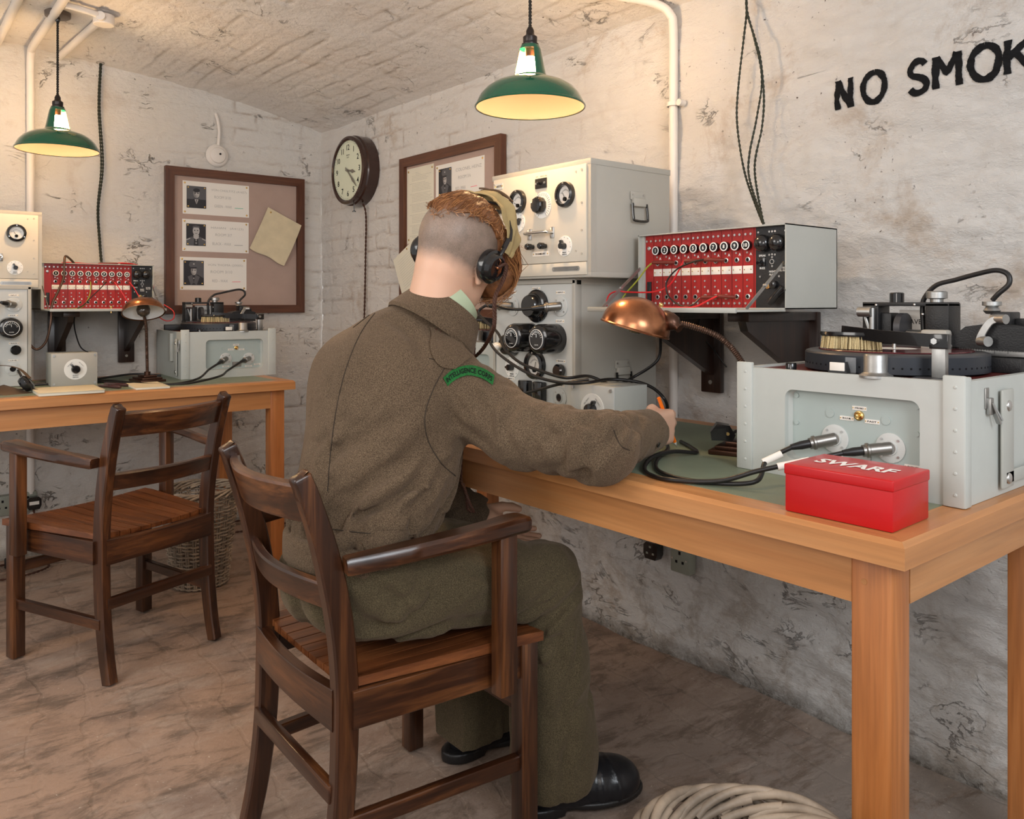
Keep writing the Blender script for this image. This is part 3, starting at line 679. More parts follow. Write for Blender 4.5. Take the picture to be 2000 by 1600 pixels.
# ---------------------------------------------------------------- small output boxes
def output_box(label, loc, rz, W_=.18, D_=.135, H_=.128, ang=-35):
    t = thing('switch_box', label, 'control box', loc, rz, 'small grey switch boxes')
    obj('case', Geo().box(0, W_, .003, D_, 0, H_, .0015), M['grey'], t)
    obj('lid', Geo().box(0, W_, -.001, .0025, 0, H_, .0008), M['cab'] if rz else M['panel'], t)
    s = Geo()
    for x in (.009, W_-.009):
        for z_ in (.009, H_-.009): s.cyl((x, -.001, z_), (x, -.004, z_), .0045, seg=12)
    parts('screw', s, M['metal'], t)
    g = Geo(); r = .040; g.lathe([(0,0),(r,0),(r,.0012),(0,.0012)], (W_*.52, -.001, H_*.5), (0,-1,0), 40); g.mat(1)
    cx, cz = W_*.52, H_*.5
    text_geo(g, 'DISC DRIVE 1', Matrix.Translation((cx-.019, -.0024, cz+.020)) @ Matrix.Rotation(math.radians(-45), 4, 'Y') @ Matrix.Rotation(math.pi/2, 4, 'X'), w_=.024, h_=.0035)
    text_geo(g, 'DISC DRIVE 2', Matrix.Translation((cx+.020, -.0024, cz+.019)) @ Matrix.Rotation(math.radians(48), 4, 'Y') @ Matrix.Rotation(math.pi/2, 4, 'X'), w_=.024, h_=.0035)
    text_geo(g, 'OUTPUT', FM(cx, cz-.024, -.0024), w_=.02, h_=.0045, bold=.02); text_geo(g, 'SWITCH', FM(cx, cz-.031, -.0024), w_=.02, h_=.0045, bold=.02)
    d = obj('dial_plate', g, [M['white'], M['ink']], t)
    k = Geo().lathe([(.016,0),(.016,.012),(.014,.016),(0,.017)], (cx, -.002, cz), (0,-1,0), 24)
    k.box(-.0035, .0035, -.016, -.003, 0, .026, .001, M=Matrix.Translation((cx, 0, cz)) @ Matrix.Rotation(math.radians(ang), 4, 'Y')); obj('knob', k, M['black'], d)
    return t
output_box('small grey box with white dial at the writing hand, on the near desk', (2.498, -.540, TT), 0, W_=.150, H_=.120, D_=.118, ang=30)
output_box('small grey box with white dial beside notebook on the far desk', (.475, -1.352, TT), math.radians(88), W_=.160, H_=.126, ang=-40)
# ---------------------------------------------------------------- switchboards
SWK = .925
def switchboard(label, loc, rz):
    W_, D_, H_ = .468, .235, .206
    t = thing('telephone_switchboard', label, 'switchboard', loc, rz, 'red ten-line switchboards'); t.scale = (SWK,)*3
    th = .003
    g = Geo().box(0, th, 0, D_, 0, H_).box(W_-th, W_, 0, D_, 0, H_).box(0, W_, 0, D_, H_-th, H_).box(0, W_, 0, D_, 0, th).box(0, W_, D_-th, D_, 0, H_)
    obj('case', g, M['grey'], t)
    y = .016
    obj('line_panel', Geo().box(.014, .374, y, y+.004, th, H_-th), M['redpanel'], t)
    obj('operator_panel', Geo().box(.374, W_-th, y, y+.004, th, H_-th), M['blackm'], t)
    obj('side_strip', Geo().box(th, .014, y-.006, y+.004, th, H_-th), M['grey'], t)
    yf = y; x0 = .044; st = .0325
    # screws rows
    s = Geo()
    for k in range(11):
        for dx in (-.007, .008):
            xx = x0-st+.016+k*st+dx
            for z_ in (H_-.018, .014): s.cyl((xx, yf, z_), (xx, yf-.003, z_), .0032, seg=10)
    parts('panel_screw', s, M['metal'], t)
    gr = Geo()
    for k in range(11): gr.box(x0+k*st-.0004, x0+k*st+.0004, yf-.0004, yf, th, H_-th)
    obj('panel_joint', gr, M['ink'], t)
    for k in range(10):
        xc = x0+st*(k+.5)-.001
        b = Geo().lathe([(.0125,0),(.0125,.010),(.0120,.012)], (xc, yf, .160), (0,-1,0), 24); b.lathe([(.0095,.0115),(0,.0115)], (xc, yf, .160), (0,-1,0), 24)
        b.mat(1).lathe([(.0120,.012),(.0095,.0125),(.0095,.0115)], (xc, yf, .160), (0,-1,0), 24)
        text_geo(b, str(k+1), FM(xc, .160, yf-.0118), h_=.0095, bold=.02); obj('line_indicator', b, [M['black'], M['white_txt']], t)
        lt = Geo(); text_geo(lt, 'A', FM(xc+.008, .138, yf), h_=.007, bold=.03); text_geo(lt, 'B', FM(xc+.008, .046, yf), h_=.007, bold=.03); obj('lettering', lt, M['white_txt'], t)
        for z_ in (.124, .031):
            j = Geo().lathe([(.0068,0),(.0068,.0025),(.0045,.003),(.0040,.001)], (xc, yf, z_), (0,-1,0), 18); j.mat(1).lathe([(.0040,.0012),(0,.0012)], (xc, yf, z_), (0,-1,0), 16)
            obj('jack_socket', j, [M['metal'], M['ink']], t)
        p = Geo().box(xc-.0145, xc+.0145, yf-.0015, yf, .089, .109, .0004); p.mat(1)
        for dx in (-.010, .010): p.cyl((xc+dx, yf-.0015, .099), (xc+dx, yf-.0025, .099), .0016, seg=8)
        obj('designation_strip', p, [M['paper'], M['brass']], t)
        q = Geo()
        for z_ in (.142, .073, .057): q.cyl((xc-.002, yf, z_), (xc-.002, yf-.002, z_), .0025, seg=10)
        parts('rivet', q, M['metal'], t)
    j = Geo().lathe([(.0055,0),(.0055,.0025),(.0035,.003),(.0032,.001),(0,.001)], (.028, yf, .168), (0,-1,0), 16); obj('jack_socket', j, M['metal'], t)
    blk = Geo().box(.022, .036, yf-.004, yf, .020, .074, .001); obj('terminal_block', blk, M['blackm'], t)
    # operator side
    for x in (.398, .438):
        b = Geo().ball((x, yf-.010, .162), .0215, sc=(1, .75, 1)); obj('bell_gong', b, M['black'], t)
    w_ = Geo()
    for s_, x, z_, ww, hh in (('SPEAK', .393, .132, .020, .005), ('BUZZ', .393, .101, .015, .005), ('NIGHT', .421, .092, .018, .005), ('ALARM', .421, .085, .018, .005), ('BATTERY', .448, .100, .020, .0045), ('PULL OUT', .448, .094, .020, .0045)):
        text_geo(w_, s_, FM(x, z_, yf), w_=ww, h_=hh, bold=.02)
    obj('lettering', w_, M['white_txt'], t)
    k = Geo().box(.384, .402, yf-.004, yf, .106, .128, .001).cyl((.393, yf, .117), (.393, yf-.022, .113), .004); obj('key_switch', k, M['black'], t)
    j = Geo().lathe([(.0065,0),(.0065,.003),(.0045,.003),(.004,.001)], (.421, yf, .116), (0,-1,0), 16); 
    for x, z_ in ((.413, .133), (.421, .134), (.429, .133), (.421, .127), (.421, .105), (.413, .190), (.421, .190), (.429, .190), (.382, .190), (.457, .190), (.387, .080), (.440, .080), (.387, .124), (.400, .124)):
        j.cyl((x, yf, z_), (x, yf-.002, z_), .0026, seg=10)
    parts('panel_screw', j, M['metal'], t)
    c = Geo().lathe([(.010,0),(.010,.012),(.006,.014),(0,.014)], (.428, yf, .060), (0,-1,0), 18); obj('knob', c, M['black'], t)
    c = Geo().lathe([(.008,0),(.008,.006),(0,.007)], (.410, yf, .058), (0,-1,0), 18); obj('contact_stud', c, M['brass'], t)
    # handset stowed in the corner
    hgeo = Geo().tube(cat([(.425,-.002,.014), (.440,-.004,.030), (.462,-.002,.052)], 6), .0085, 12); obj('magneto_handle', hgeo, M['black'], t)
    # hinged front flap, let down on two stays
    f = Geo().box(0, W_, -.200, -.001, -.006, .000, .002).box(.0, W_, -.203, -.196, -.008, .004, .0015); fl = obj('drop_flap', f, M['grey'], t)
    for x in (.004, W_-.008):
        s = Geo().sweep([(x, .004, .112), (x, -.150, .001)], RECT(.0015, .009)); obj('flap_stay', s, M['alu'], fl)
        s = Geo().cyl((x-.004, -.075, .056), (x+.004, -.075, .056), .004, seg=10); obj('stay_rivet', s, M['metal'], fl)
    n_ = Geo().cyl((.24, -.185, -.016), (.24, -.185, .006), .004, seg=10).ball((.24, -.185, .010), .006); obj('catch', n_, M['brass'], fl)
    return t
SWR = (2.556, -.352, 1.069); SWL = (.250, -1.350, 1.055)
switchboard('red-panelled switchboard on dark brackets, right-hand wall', SWR, 0)
switchboard('red-panelled switchboard on dark brackets, far wall', SWL, math.pi/2)
def bracket(label, loc, rz):
    t = thing('wall_bracket', label, 'bracket', loc, rz, 'dark wooden wall brackets')
    obj('back_plate', Geo().box(-.034, .034, -.018, 0, -.235, 0, .003), M['bracket'], t)
    obj('top_arm', Geo().box(-.030, .030, -.310, -.018, -.022, 0, .002), M['bracket'], t)
    w_ = Geo().prism([(-.018,-.022), (-.295,-.022), (-.285,-.045), (-.018,-.185)], (-.011,0,0), (0,1,0), (0,0,1), (.022,0,0)); obj('gusset', w_, M['bracket'], t)
    s = Geo()
    for z_ in (-.205, -.19+.14): s.cyl((0, -.018, z_), (0, -.020, z_), .006, seg=12)
    parts('screw', s, M['sockd'], t); return t
for x, s_ in ((2.552, 'dark wooden bracket under the near switchboard, the one next to the cabinet'), (2.850, 'dark wooden bracket under the near switchboard, the one behind the disc cutter')):
    bracket(s_, (x, -.022, SWR[2]-.009), 0)
for y_, s_ in ((-1.252, 'dark wooden bracket under the far switchboard, above the small grey box'), (-.973, 'dark wooden bracket under the far switchboard, behind the copper lamp')):
    bracket(s_, (.012, y_, SWL[2]-.009), math.pi/2)
# ---------------------------------------------------------------- disc recorders
def recorder(label, loc, rz, yaw_arm=0, W_=.412, D_=.42, H_=.2):
    t = thing('disc_recorder', label, 'disc recorder', loc, rz, 'grey disc cutting machines')
    zt = H_
    # case: front board with rounded opening, sides, corner posts
    outer = [(0,0),(W_,0),(W_,zt-.002),(0,zt-.002)]
    ow, oh, ocx, ocz = .246, .128, .222, .098
    inner = [(ocx+a, ocz+b) for a, b in rrect(ow, oh, .016, 6)]
    g = Geo(); n = len(inner)
    def ring_pt(p):
        dx, dz = p[0]-ocx, p[1]-ocz
        k = min([((W_-ocx) if dx > 0 else ocx)/abs(dx) if dx else 9, ((zt-.002-ocz) if dz > 0 else ocz)/abs(dz) if dz else 9]); return (ocx+dx*k, ocz+dz*k)
    outr = [ring_pt(p) for p in inner]
    # snap to true corners
    for cx, cz in outer:
        j = min(range(n), key=lambda i: (outr[i][0]-cx)**2+(outr[i][1]-cz)**2); outr[j] = (cx, cz)
    V = []; F = []
    for yy in (0, .014):
        for p in inner: V.append((p[0], yy, p[1]))
        for p in outr: V.append((p[0], yy, p[1]))
    for i in range(n):
        j = (i+1) % n
        F += [(i, j, n+j, n+i), (2*n+i, 3*n+i, 3*n+j, 2*n+j), (i, 2*n+i, 2*n+j, j), (n+i, n+j, 3*n+j, 3*n+i)]
    g.add(V, F)
    g.box(0, .012, .002, D_, 0, zt-.002).box(W_-.012, W_, .002, D_, 0, zt-.002).box(0, W_, D_-.012, D_, 0, zt-.002).box(.004, W_-.004, .004, D_-.004, .001, .008)
    # turned-in return of the recess
    g2 = [(ocx+a*.955, ocz+b*.955) for a, b in rrect(ow, oh, .014, 6)]
    V = [(p[0], .012, p[1]) for p in inner]+[(p[0], .022, p[1]) for p in g2]
    g.add(V, [(i, (i+1) % n, (i+1) % n+n, i+n) for i in range(n)])
    obj('case', g, M['grey2'], t)
    for x in (-.004, W_-.030):
        p = Geo().box(x, x+.034, -.005, .005, -.0, zt+.008, .0025)
        cp = obj('corner_post', p, M['grey2'], t)
        s = Geo()
        for k in range(6): s.lathe([(0,0),(.003,0),(.002,.0012),(0,.0014)], (x+.020, -.005, .02+.034*k), (0,-1,0), 10)
        parts('screw', s, M['grey2'], cp)
    obj('corner_post', Geo().box(W_-.006, W_+.005, -.004, .020, 0, zt+.006, .0025), M['grey2'], t)
    rp_ = obj('recess_panel', Geo().box(.075, .37, .020, .024, .02, .18), M['panelb'], t)
    s = Geo()
    for x, z_ in ((.112, .150), (.112, .100), (.332, .150), (.332, .105)): s.cyl((x, .020, z_), (x, .0175, z_), .0045, seg=12)
    for x, z_ in ((.178, .124), (.280, .122)): s.cyl((x, .020, z_), (x, .0185, z_), .008, seg=18)
    parts('panel_screw', s, M['panelb'], rp_)
    ends = [panel_socket(t, .188, .079, .0255, .02, True, (-.9, -1, -.28)), panel_socket(t, .288, .076, .0255, .02, True, (-1.0, -1, -.18))]
    sw = Geo().lathe([(.0085,0),(.0085,.004),(.006,.005),(.0035,.004),(.003,.010),(0,.011)], (.233, .020, .125), (0,-1,0), 16); obj('toggle_switch', sw, M['brass'], rp_)
    for x, z_, w_, s_ in ((.233, .138, .026, 'STROBO'), (.210, .118, .026, '78 R.P.M.'), (.256, .117, .026, 'FAST'), (.188, .046, .030, 'FROM SUPPLY'), (.287, .043, .031, 'FROM AMP'), (.326, .049, .029, 'PHONES')):
        name_tag(t, x, z_, w_, .0072, s_, .020, m='paper')
    obj('rating_plate', Geo().box(.216, .254, .0185, .020, .042, .064), M['alu'], rp_)
    # right side latch and carrying strap
    l = Geo().box(W_, W_+.003, .080, .094, .150, .184, .001).box(W_+.002, W_+.009, .084, .098, .140, .168, .002)
    l.sweep([(W_+.006, .090, .160), (W_+.014, .104, .125)], RECT(.010, .003)).sweep([(W_+.006, .100, .158), (W_+.016, .112, .130)], RECT(.003, .003))
    obj('latch', l, M['alu'], t)
    st = Geo().box(W_+.004, W_+.010, .134, .182, .012, .178, .003)
    for z_ in (.028,): st.add([], [])
    stp = obj('lid_stay', st, M['grey'], t)
    for z_ in (.150, .028): obj('rivet', Geo().ball((W_+.010, .157, z_), .0095, sc=(.5, 1, 1)), M['metal'], stp)
    obj('lower_stay', Geo().box(W_+.006, W_+.010, .146, .34, .018, .040, .002), M['grey'], t)
    l2 = Geo().box(-.010, -.004, .050, .072, .012, .170, .003); l2p = obj('lid_stay', l2, M['grey'], t)
    for z_ in (.150, .028): obj('rivet', Geo().ball((-.010, .061, z_), .0075, sc=(.5, 1, 1)), M['metal'], l2p)
    obj('hinge_plate', Geo().box(-.014, -.0, .125, .160, .070, .190, .002), M['grey'], t)
    obj('latch', Geo().box(-.006, 0, .020, .030, .12, .165, .001).sweep([(-.004, .022, .15), (-.014, .012, .115)], RECT(.008, .003)), M['alu'], t)
    # deck
    obj('deck', Geo().box(.010, W_-.010, .010, D_-.012, zt-.012, zt-.006), M['darkred'], t)
    zd = zt-.006; C0 = (.212, .192)
    pl = Geo().lathe([(0,0),(.160,0),(.160,.030),(.158,.033),(.152,.035),(0,.035)], (*C0, zd+.004), (0,0,1), 96)
    pl.m = [1 if i//96 < 2 else 0 for i in range(len(pl.f))]
    pm = obj('turntable_platter', pl, [M['platter'], M['platterside']], t, ang=25)
    sl = Geo()
    for k in range(72):
        a = 2*math.pi*k/72; sl.box(-.0016, .0016, -.0004, .0006, -.0016, .0016, M=Matrix.Translation((C0[0]+.160*math.cos(a), C0[1]+.160*math.sin(a), zd+.015)) @ Matrix.Rotation(a+math.pi/2, 4, 'Z'))
    obj('strobe_dots', sl, M['ink'], pm)
    zp = zd+.039
    ds = Geo().lathe([(.0,0),(.134,0),(.135,.0012),(.134,.0025),(0,.0025)], (*C0, zp), (0,0,1), 80); dd = obj('lacquer_disc', ds, M['disc'], t)
    obj('disc_label', Geo().lathe([(0,.003),(.040,.003)], (*C0, zp), (0,0,1), 40), M['white'], dd)
    obj('spindle', Geo().cyl((*C0, zp), (*C0, zp+.012), .0035), M['metal'], t)
    # roller, indicator, lamp, stop knob
    obj('drive_roller', Geo().lathe([(.028,0),(.028,.004),(.021,.008),(.0195,.010),(.0195,.038),(.018,.040),(0,.040)], (.262, .020, zd), (0,0,1), 32), M['alu'], t)
    obj('stop_knob', Geo().lathe([(.010,0),(.010,.012),(.009,.014),(0,.014)], (.086, .042, zd), (0,0,1), 20), M['black'], t)
    i_ = Geo().prism([(-.017,0),(.017,0),(.017,.008),(.012,.024),(-.012,.024),(-.017,.008)], (.198, .008, zd), (1,0,0), (0,0,1), (0,.014,0)); ip = obj('strobe_lamp', i_, M['black'], t)
    obj('lamp_window', Geo().box(.184, .212, .0065, .009, zd+.008, zd+.023, .001), M['paper'], ip); obj('lamp_shield', Geo().box(.205, .225, .022, .024, zd+.004, zd+.032, .001), M['perspex'], ip)
    # brush arm
    pbx, pby = .352, .058
    pb = Geo().lathe([(.042,0),(.042,.002),(.040,.003),(0,.003)], (pbx, pby, zd), (0,0,1), 40); obj('turntable_base_disc', pb, M['platter'], t)
    ps = Geo().box(pbx-.011, pbx+.011, pby-.006, pby+.008, zd+.003, zd+.060, .001); obj('brush_post', ps, M['alu'], t)
    bx, by = .175, .105
    ar = Geo().sweep([(pbx+.014, pby, zd+.064), (.24, .082, zd+.069), (bx-.02, by, zd+.075)], RECT(.005, .022, .08)); ar.box(pbx-.014, pbx+.016, pby-.008, pby+.010, zd+.052, zd+.077, .001)
    am = obj('brush_arm', ar, M['black'], t); obj('pivot_bolt', Geo().cyl((pbx-.004, pby-.008, zd+.065), (pbx-.004, pby-.014, zd+.065), .0055, seg=6), M['metal'], am)
    br = Geo()
    for k in range(520):
        a = random.random()*2*math.pi; q = math.sqrt(random.random()); px_, py_ = q*math.cos(a), q*math.sin(a)
        x_ = bx-.005+px_*.058; y_ = by+.004+py_*.022
        br.tube([(x_, y_, zd+.067), (x_+px_*.003+random.uniform(-.001,.001), y_+py_*.003, zd+.0425)], .0011, 4)
    bb = obj('brush_head', Geo().lathe([(0,0),(.060,0),(.062,.003),(.060,.008),(0,.009)], (0,0,0), (0,0,1), 40, ry=1.0), M['black'], t)
    bb.data.transform(Matrix.Translation((bx-.005, by+.004, zd+.066)) @ Matrix.Diagonal((1, .42, 1, 1)))
    bo = obj('bristles', br, M['bristle'], bb); bo['kind'] = 'stuff'
    # traverse frame
    y0 = .300; fx0, fx1, fx2 = .094, .222, .267; zb, zf = zd+.045, H_+.122
    fr = Geo().box(fx0, .128, y0, y0+.05, zb, zf, .0015).box(fx0, fx2, y0, y0+.05, zf-.006, zf+.002, .001).box(fx1, fx2, y0, y0+.055, zb, zf, .0015).box(.128, .150, y0+.01, y0+.045, zb, zf-.02, .002)
    fr.box(fx0, fx2, y0-.01, y0+.06, zd, zb, .002)
    tf = obj('traverse_frame', fr, M['blackm'], t)
    obj('scale_card', Geo().box(.150, fx1, y0+.046, y0+.048, zb+.01, zf-.014), M['paper'], tf)
    tx = Geo(); text_geo(tx, 'TRAVERSE', FM(.186, zf-.038, y0+.0455), w_=.062, h_=.010)
    for k in range(9): tx.box(.153, .153+(.012 if k % 4 else .018), y0+.0455, y0+.0458, zb+.02+k*.0045, zb+.0207+k*.0045)
    obj('lettering', tx, M['ink'], tf)
    wh = Geo().cyl((.163, y0+.02, zb+.033), (.176, y0+.02, zb+.033), .030, seg=40); obj('traverse_wheel', wh, M['platter'], t)
    mo = Geo().cyl((.182, y0+.015, zb+.016), (.222, y0+.015, zb+.016), .014, .013, 24); obj('drive_motor', mo, M['alu'], t)
    ln = Geo().sweep([(.100, y0-.004, zf-.018), (.118, y0-.004, zb+.01)], RECT(.010, .006)).cyl((.092, y0-.012, zf-.018), (.120, y0-.012, zf-.018), .0105, seg=18).cyl((.118, y0-.006, zb), (.118, y0-.006, zf-.01), .006)
    obj('release_lever', ln, M['alu'], t)
    obj('top_knob', Geo().lathe([(.014,0),(.014,.018),(.012,.020),(0,.020)], (.157, y0+.02, zf+.002), (0,0,1), 24), M['black'], t)
    kk = Geo().lathe([(.012,0),(.012,.006),(.0195,.008),(.0195,.020),(.017,.022),(0,.022)], (.234, y0+.025, zf+.002), (0,0,1), 40); obj('knurled_knob', kk, M['alu'], t)
    bl = Geo()
    for x, z_ in ((fx1-.004, zf-.022), (fx1-.02, zf-.003), (fx0+.03, zf-.004), (fx2-.01, zb+.01)): bl.ball((x, y0-.001, z_), .003)
    parts('screw', bl, M['metal'], tf)
    # carriage with cutter head
    cr = Geo().prism([(.276,.045),(.410,.040),(.410,.084),(.355,.092),(.305,.084),(.276,.060)], (0, y0-.02, zd), (1,0,0), (0,0,1), (0,.075,0)).box(.340, .375, y0, y0+.05, zd+.08, zd+.112, .003).box(.375, .405, y0+.02, y0+.06, zd+.06, zd+.10, .003)
    obj('cutter_carriage', cr, M['blackm'], t)
    obj('cutter_head', Geo().box(.232, .282, y0-.045, y0-.020, zd+.036, zd+.077, .005), M['cab'], t)
    obj('carriage_knob', Geo().lathe([(.010,0),(.015,.006),(.010,.014),(.0165,.016),(.0165,.023),(0,.024)], (.340, y0+.01, zd+.108), (0,0,1), 28), M['alu'], t)
    la = Geo().sweep(cat([(.368, y0-.026, zd+.100), (.352, y0-.030, zd+.094), (.338, y0-.032, zd+.070), (.334, y0-.032, zd+.056)], 5), RECT(.013, .006), up=(0,1,0)).cyl((.352, y0-.02, zd+.099), (.378, y0-.03, zd+.099), .009, seg=16).cyl((.334, y0-.028, zd+.058), (.352, y0-.04, zd+.058), .0095, seg=16)
    obj('lift_lever', la, M['alu'], t)
    obj('guide_bar', Geo().cyl((.37, y0+.01, zd+.062), (.402, y0+.01, zd+.062), .0095, seg=18), M['blackm'], t)
    ra = Geo().box(.275, .402, y0-.01, y0+.03, zd+.030, zd+.046, .001); ra.mat(1)
    for k in range(25): ra.box(.284+k*.0045, .2845+k*.0045, y0-.0105, y0-.0099, zd+.039-(.004 if k % 5 == 0 else 0), zd+.044)
    obj('traverse_scale', ra, [M['alu'], M['ink']], t)
    obj('traverse_bed', Geo().box(.300, .400, y0-.02, y0+.06, zd, zd+.028, .003).box(.02, .300, y0+.056, y0+.075, zd, zd+.028, .003), M['blackm'], t)
    cb = Geo().tube(cat([(.206, y0+.03, zf-.055), (.204, y0+.03, zf-.01), (.209, y0+.03, zf+.012), (.232, y0+.028, zf+.036), (.270, y0+.025, zf+.046), (.310, y0+.02, zf+.056), (.345, y0+.015, zf+.062), (.366, y0+.012, zf+.054), (.369, y0+.01, zf+.036), (.352, y0+.008, zf+.018), (.341, y0+.01, zf+.006)], 6), .0048, 10)
    obj('cutter_cable', cb, M['rubber'], t)
    R_ = Matrix.Translation(loc) @ Matrix.Rotation(rz, 4, 'Z')
    return t, [R_ @ e for e in ends]
_, recR = recorder('grey disc cutting machine at the near desk corner, behind the red tin', (3.044, -.603, TT), 0)
_, recL = recorder('grey disc cutting machine on the far desk, below the pinboard with three photographs', (.500, -.876, TT), math.radians(87.5), W_=.398)
recorder('disc cutting machine half hidden behind the man and his headphones', (1.665, -.44, TT), math.radians(3), W_=.40, D_=.40)
# ---------------------------------------------------------------- desk lamps
def dome(g, c, ax, r, depth, th=.0015):
    prof = [(r*math.sin(a), depth*math.cos(a)) for a in [math.radians(90*k/14) for k in range(15)]]
    outer = prof[:]
    outer.append((r*1.025, -.002)); outer.append((r*1.02, -.005)); outer.append((r-th, -.003))
    g.lathe(outer, c, ax, 56)
    n0 = len(g.f); inner = [((r-th)*math.sin(a), (depth-th)*math.cos(a)) for a in [math.radians(90-90*k/14) for k in range(15)]]
    return inner
def desk_lamp(label, base, rzb, neck, head, ax, depth, r, inside='lampwhite', socket_from=None):
    t = thing('desk_lamp', label, 'lamp', base, 0, 'copper gooseneck desk lamps'); B = Vector(base)
    L = lambda p: Vector(p)-B
    g = Geo(); Mz = Matrix.Rotation(rzb, 4, 'Z')
    g.join(Geo().box(-.066, .066, -.050, .050, 0, .010, .002).box(-.055, .055, -.040, .040, .010, .018, .002).box(-.036, .036, -.026, .026, .018, .027, .003), Mz); g.cyl((0,0,.027), (0,0,.040), .012)
    obj('base', g, M['bronze'], t)
    pts = cat([L(p) for p in neck], 26); gn = Geo(); per = .0045
    # ribbed gooseneck
    dist = 0; rs = []; out = []
    fine = cat(pts, 3)
    for a, b in zip(fine, fine[1:]):
        n = max(1, int((b-a).length/.0012))
        for k in range(n):
            p = a.lerp(b, k/n); out.append(p); rs.append(1+.16*math.cos(2*math.pi*dist/per)); dist += (b-a).length/n
    gn.tube(out, .0062, 10, scl=rs); obj('gooseneck', gn, M['goose'], t)
    ax = Vector(ax).normalized(); c = L(head)
    sh = Geo(); dome(sh, c, ax, r, depth)
    s = obj('shade', sh, M['copper'], t)
    inn = Geo(); inn.lathe([(r-.003, -.002)]+[((r-.003)*math.sin(math.radians(90-6.4*k)), (depth-.003)*math.cos(math.radians(90-6.4*k))) for k in range(15)], c, ax, 48); obj('shade_lining', inn, M[inside], s)
    end = L(neck[-1]); sf = L(socket_from) if socket_from else c+ax*depth
    d = (end-sf).normalized(); k = Geo().lathe([(.013,-.004),(.015,0),(.017,.010),(.0185,.014),(.018,.030),(.013,.036),(.009,.042),(.009,.05),(0,.05)], sf, d, 24); obj('lamp_holder', k, M['bronze'], t)
    # unlit bulb
    bd = -ax; bo = c+ax*depth*.55; bu = Geo().lathe([(.011,-.022),(.013,-.010),(.024,.010),(.027,.024),(.022,.040),(.010,.049),(0,.051)], bo, bd, 24); bb = obj('bulb', bu, M['dark_bulb'], t)
    return t
M['dark_bulb'] = mat('unlit_bulb', (.05,.035,.025), .08, coat=.6)
hd = Vector((2.805, -.640, 1.030)); axr = Vector((-.02*.6344+.03, -.02*.773, 0))
rt = Vector((.6344, .773, 0)); fw = Vector((-.773, .6344, 0))
axis_r = rt*.27+Vector((0,0,1))*.95-fw*.05
desk_lamp('copper gooseneck lamp leaning over the writing hand on the near desk', (2.965, -.470, TT), .35,
          [(2.965,-.470,.795), (2.975,-.462,.87), (2.967,-.470,.94), (2.935,-.508,1.005), (2.893,-.560,1.033), (2.868,-.592,1.040)], hd, axis_r, .066, .075,
          socket_from=hd+rt*.063+Vector((0,0,.024)))
hl = Vector((.515, -1.030, 1.045)); ax_l = Vector((-.40, .06, .91))
desk_lamp('copper gooseneck lamp with its white inside showing, on the far desk', (.478, -1.005, TT), .1,
          [(.478,-1.005,.795), (.480,-1.008,.90), (.472,-1.008,.98), (.455,-1.012,1.03), (.440,-1.02,1.06)], hl, ax_l, .056, .080, socket_from=hl+Vector((-.05,.01,.028)))
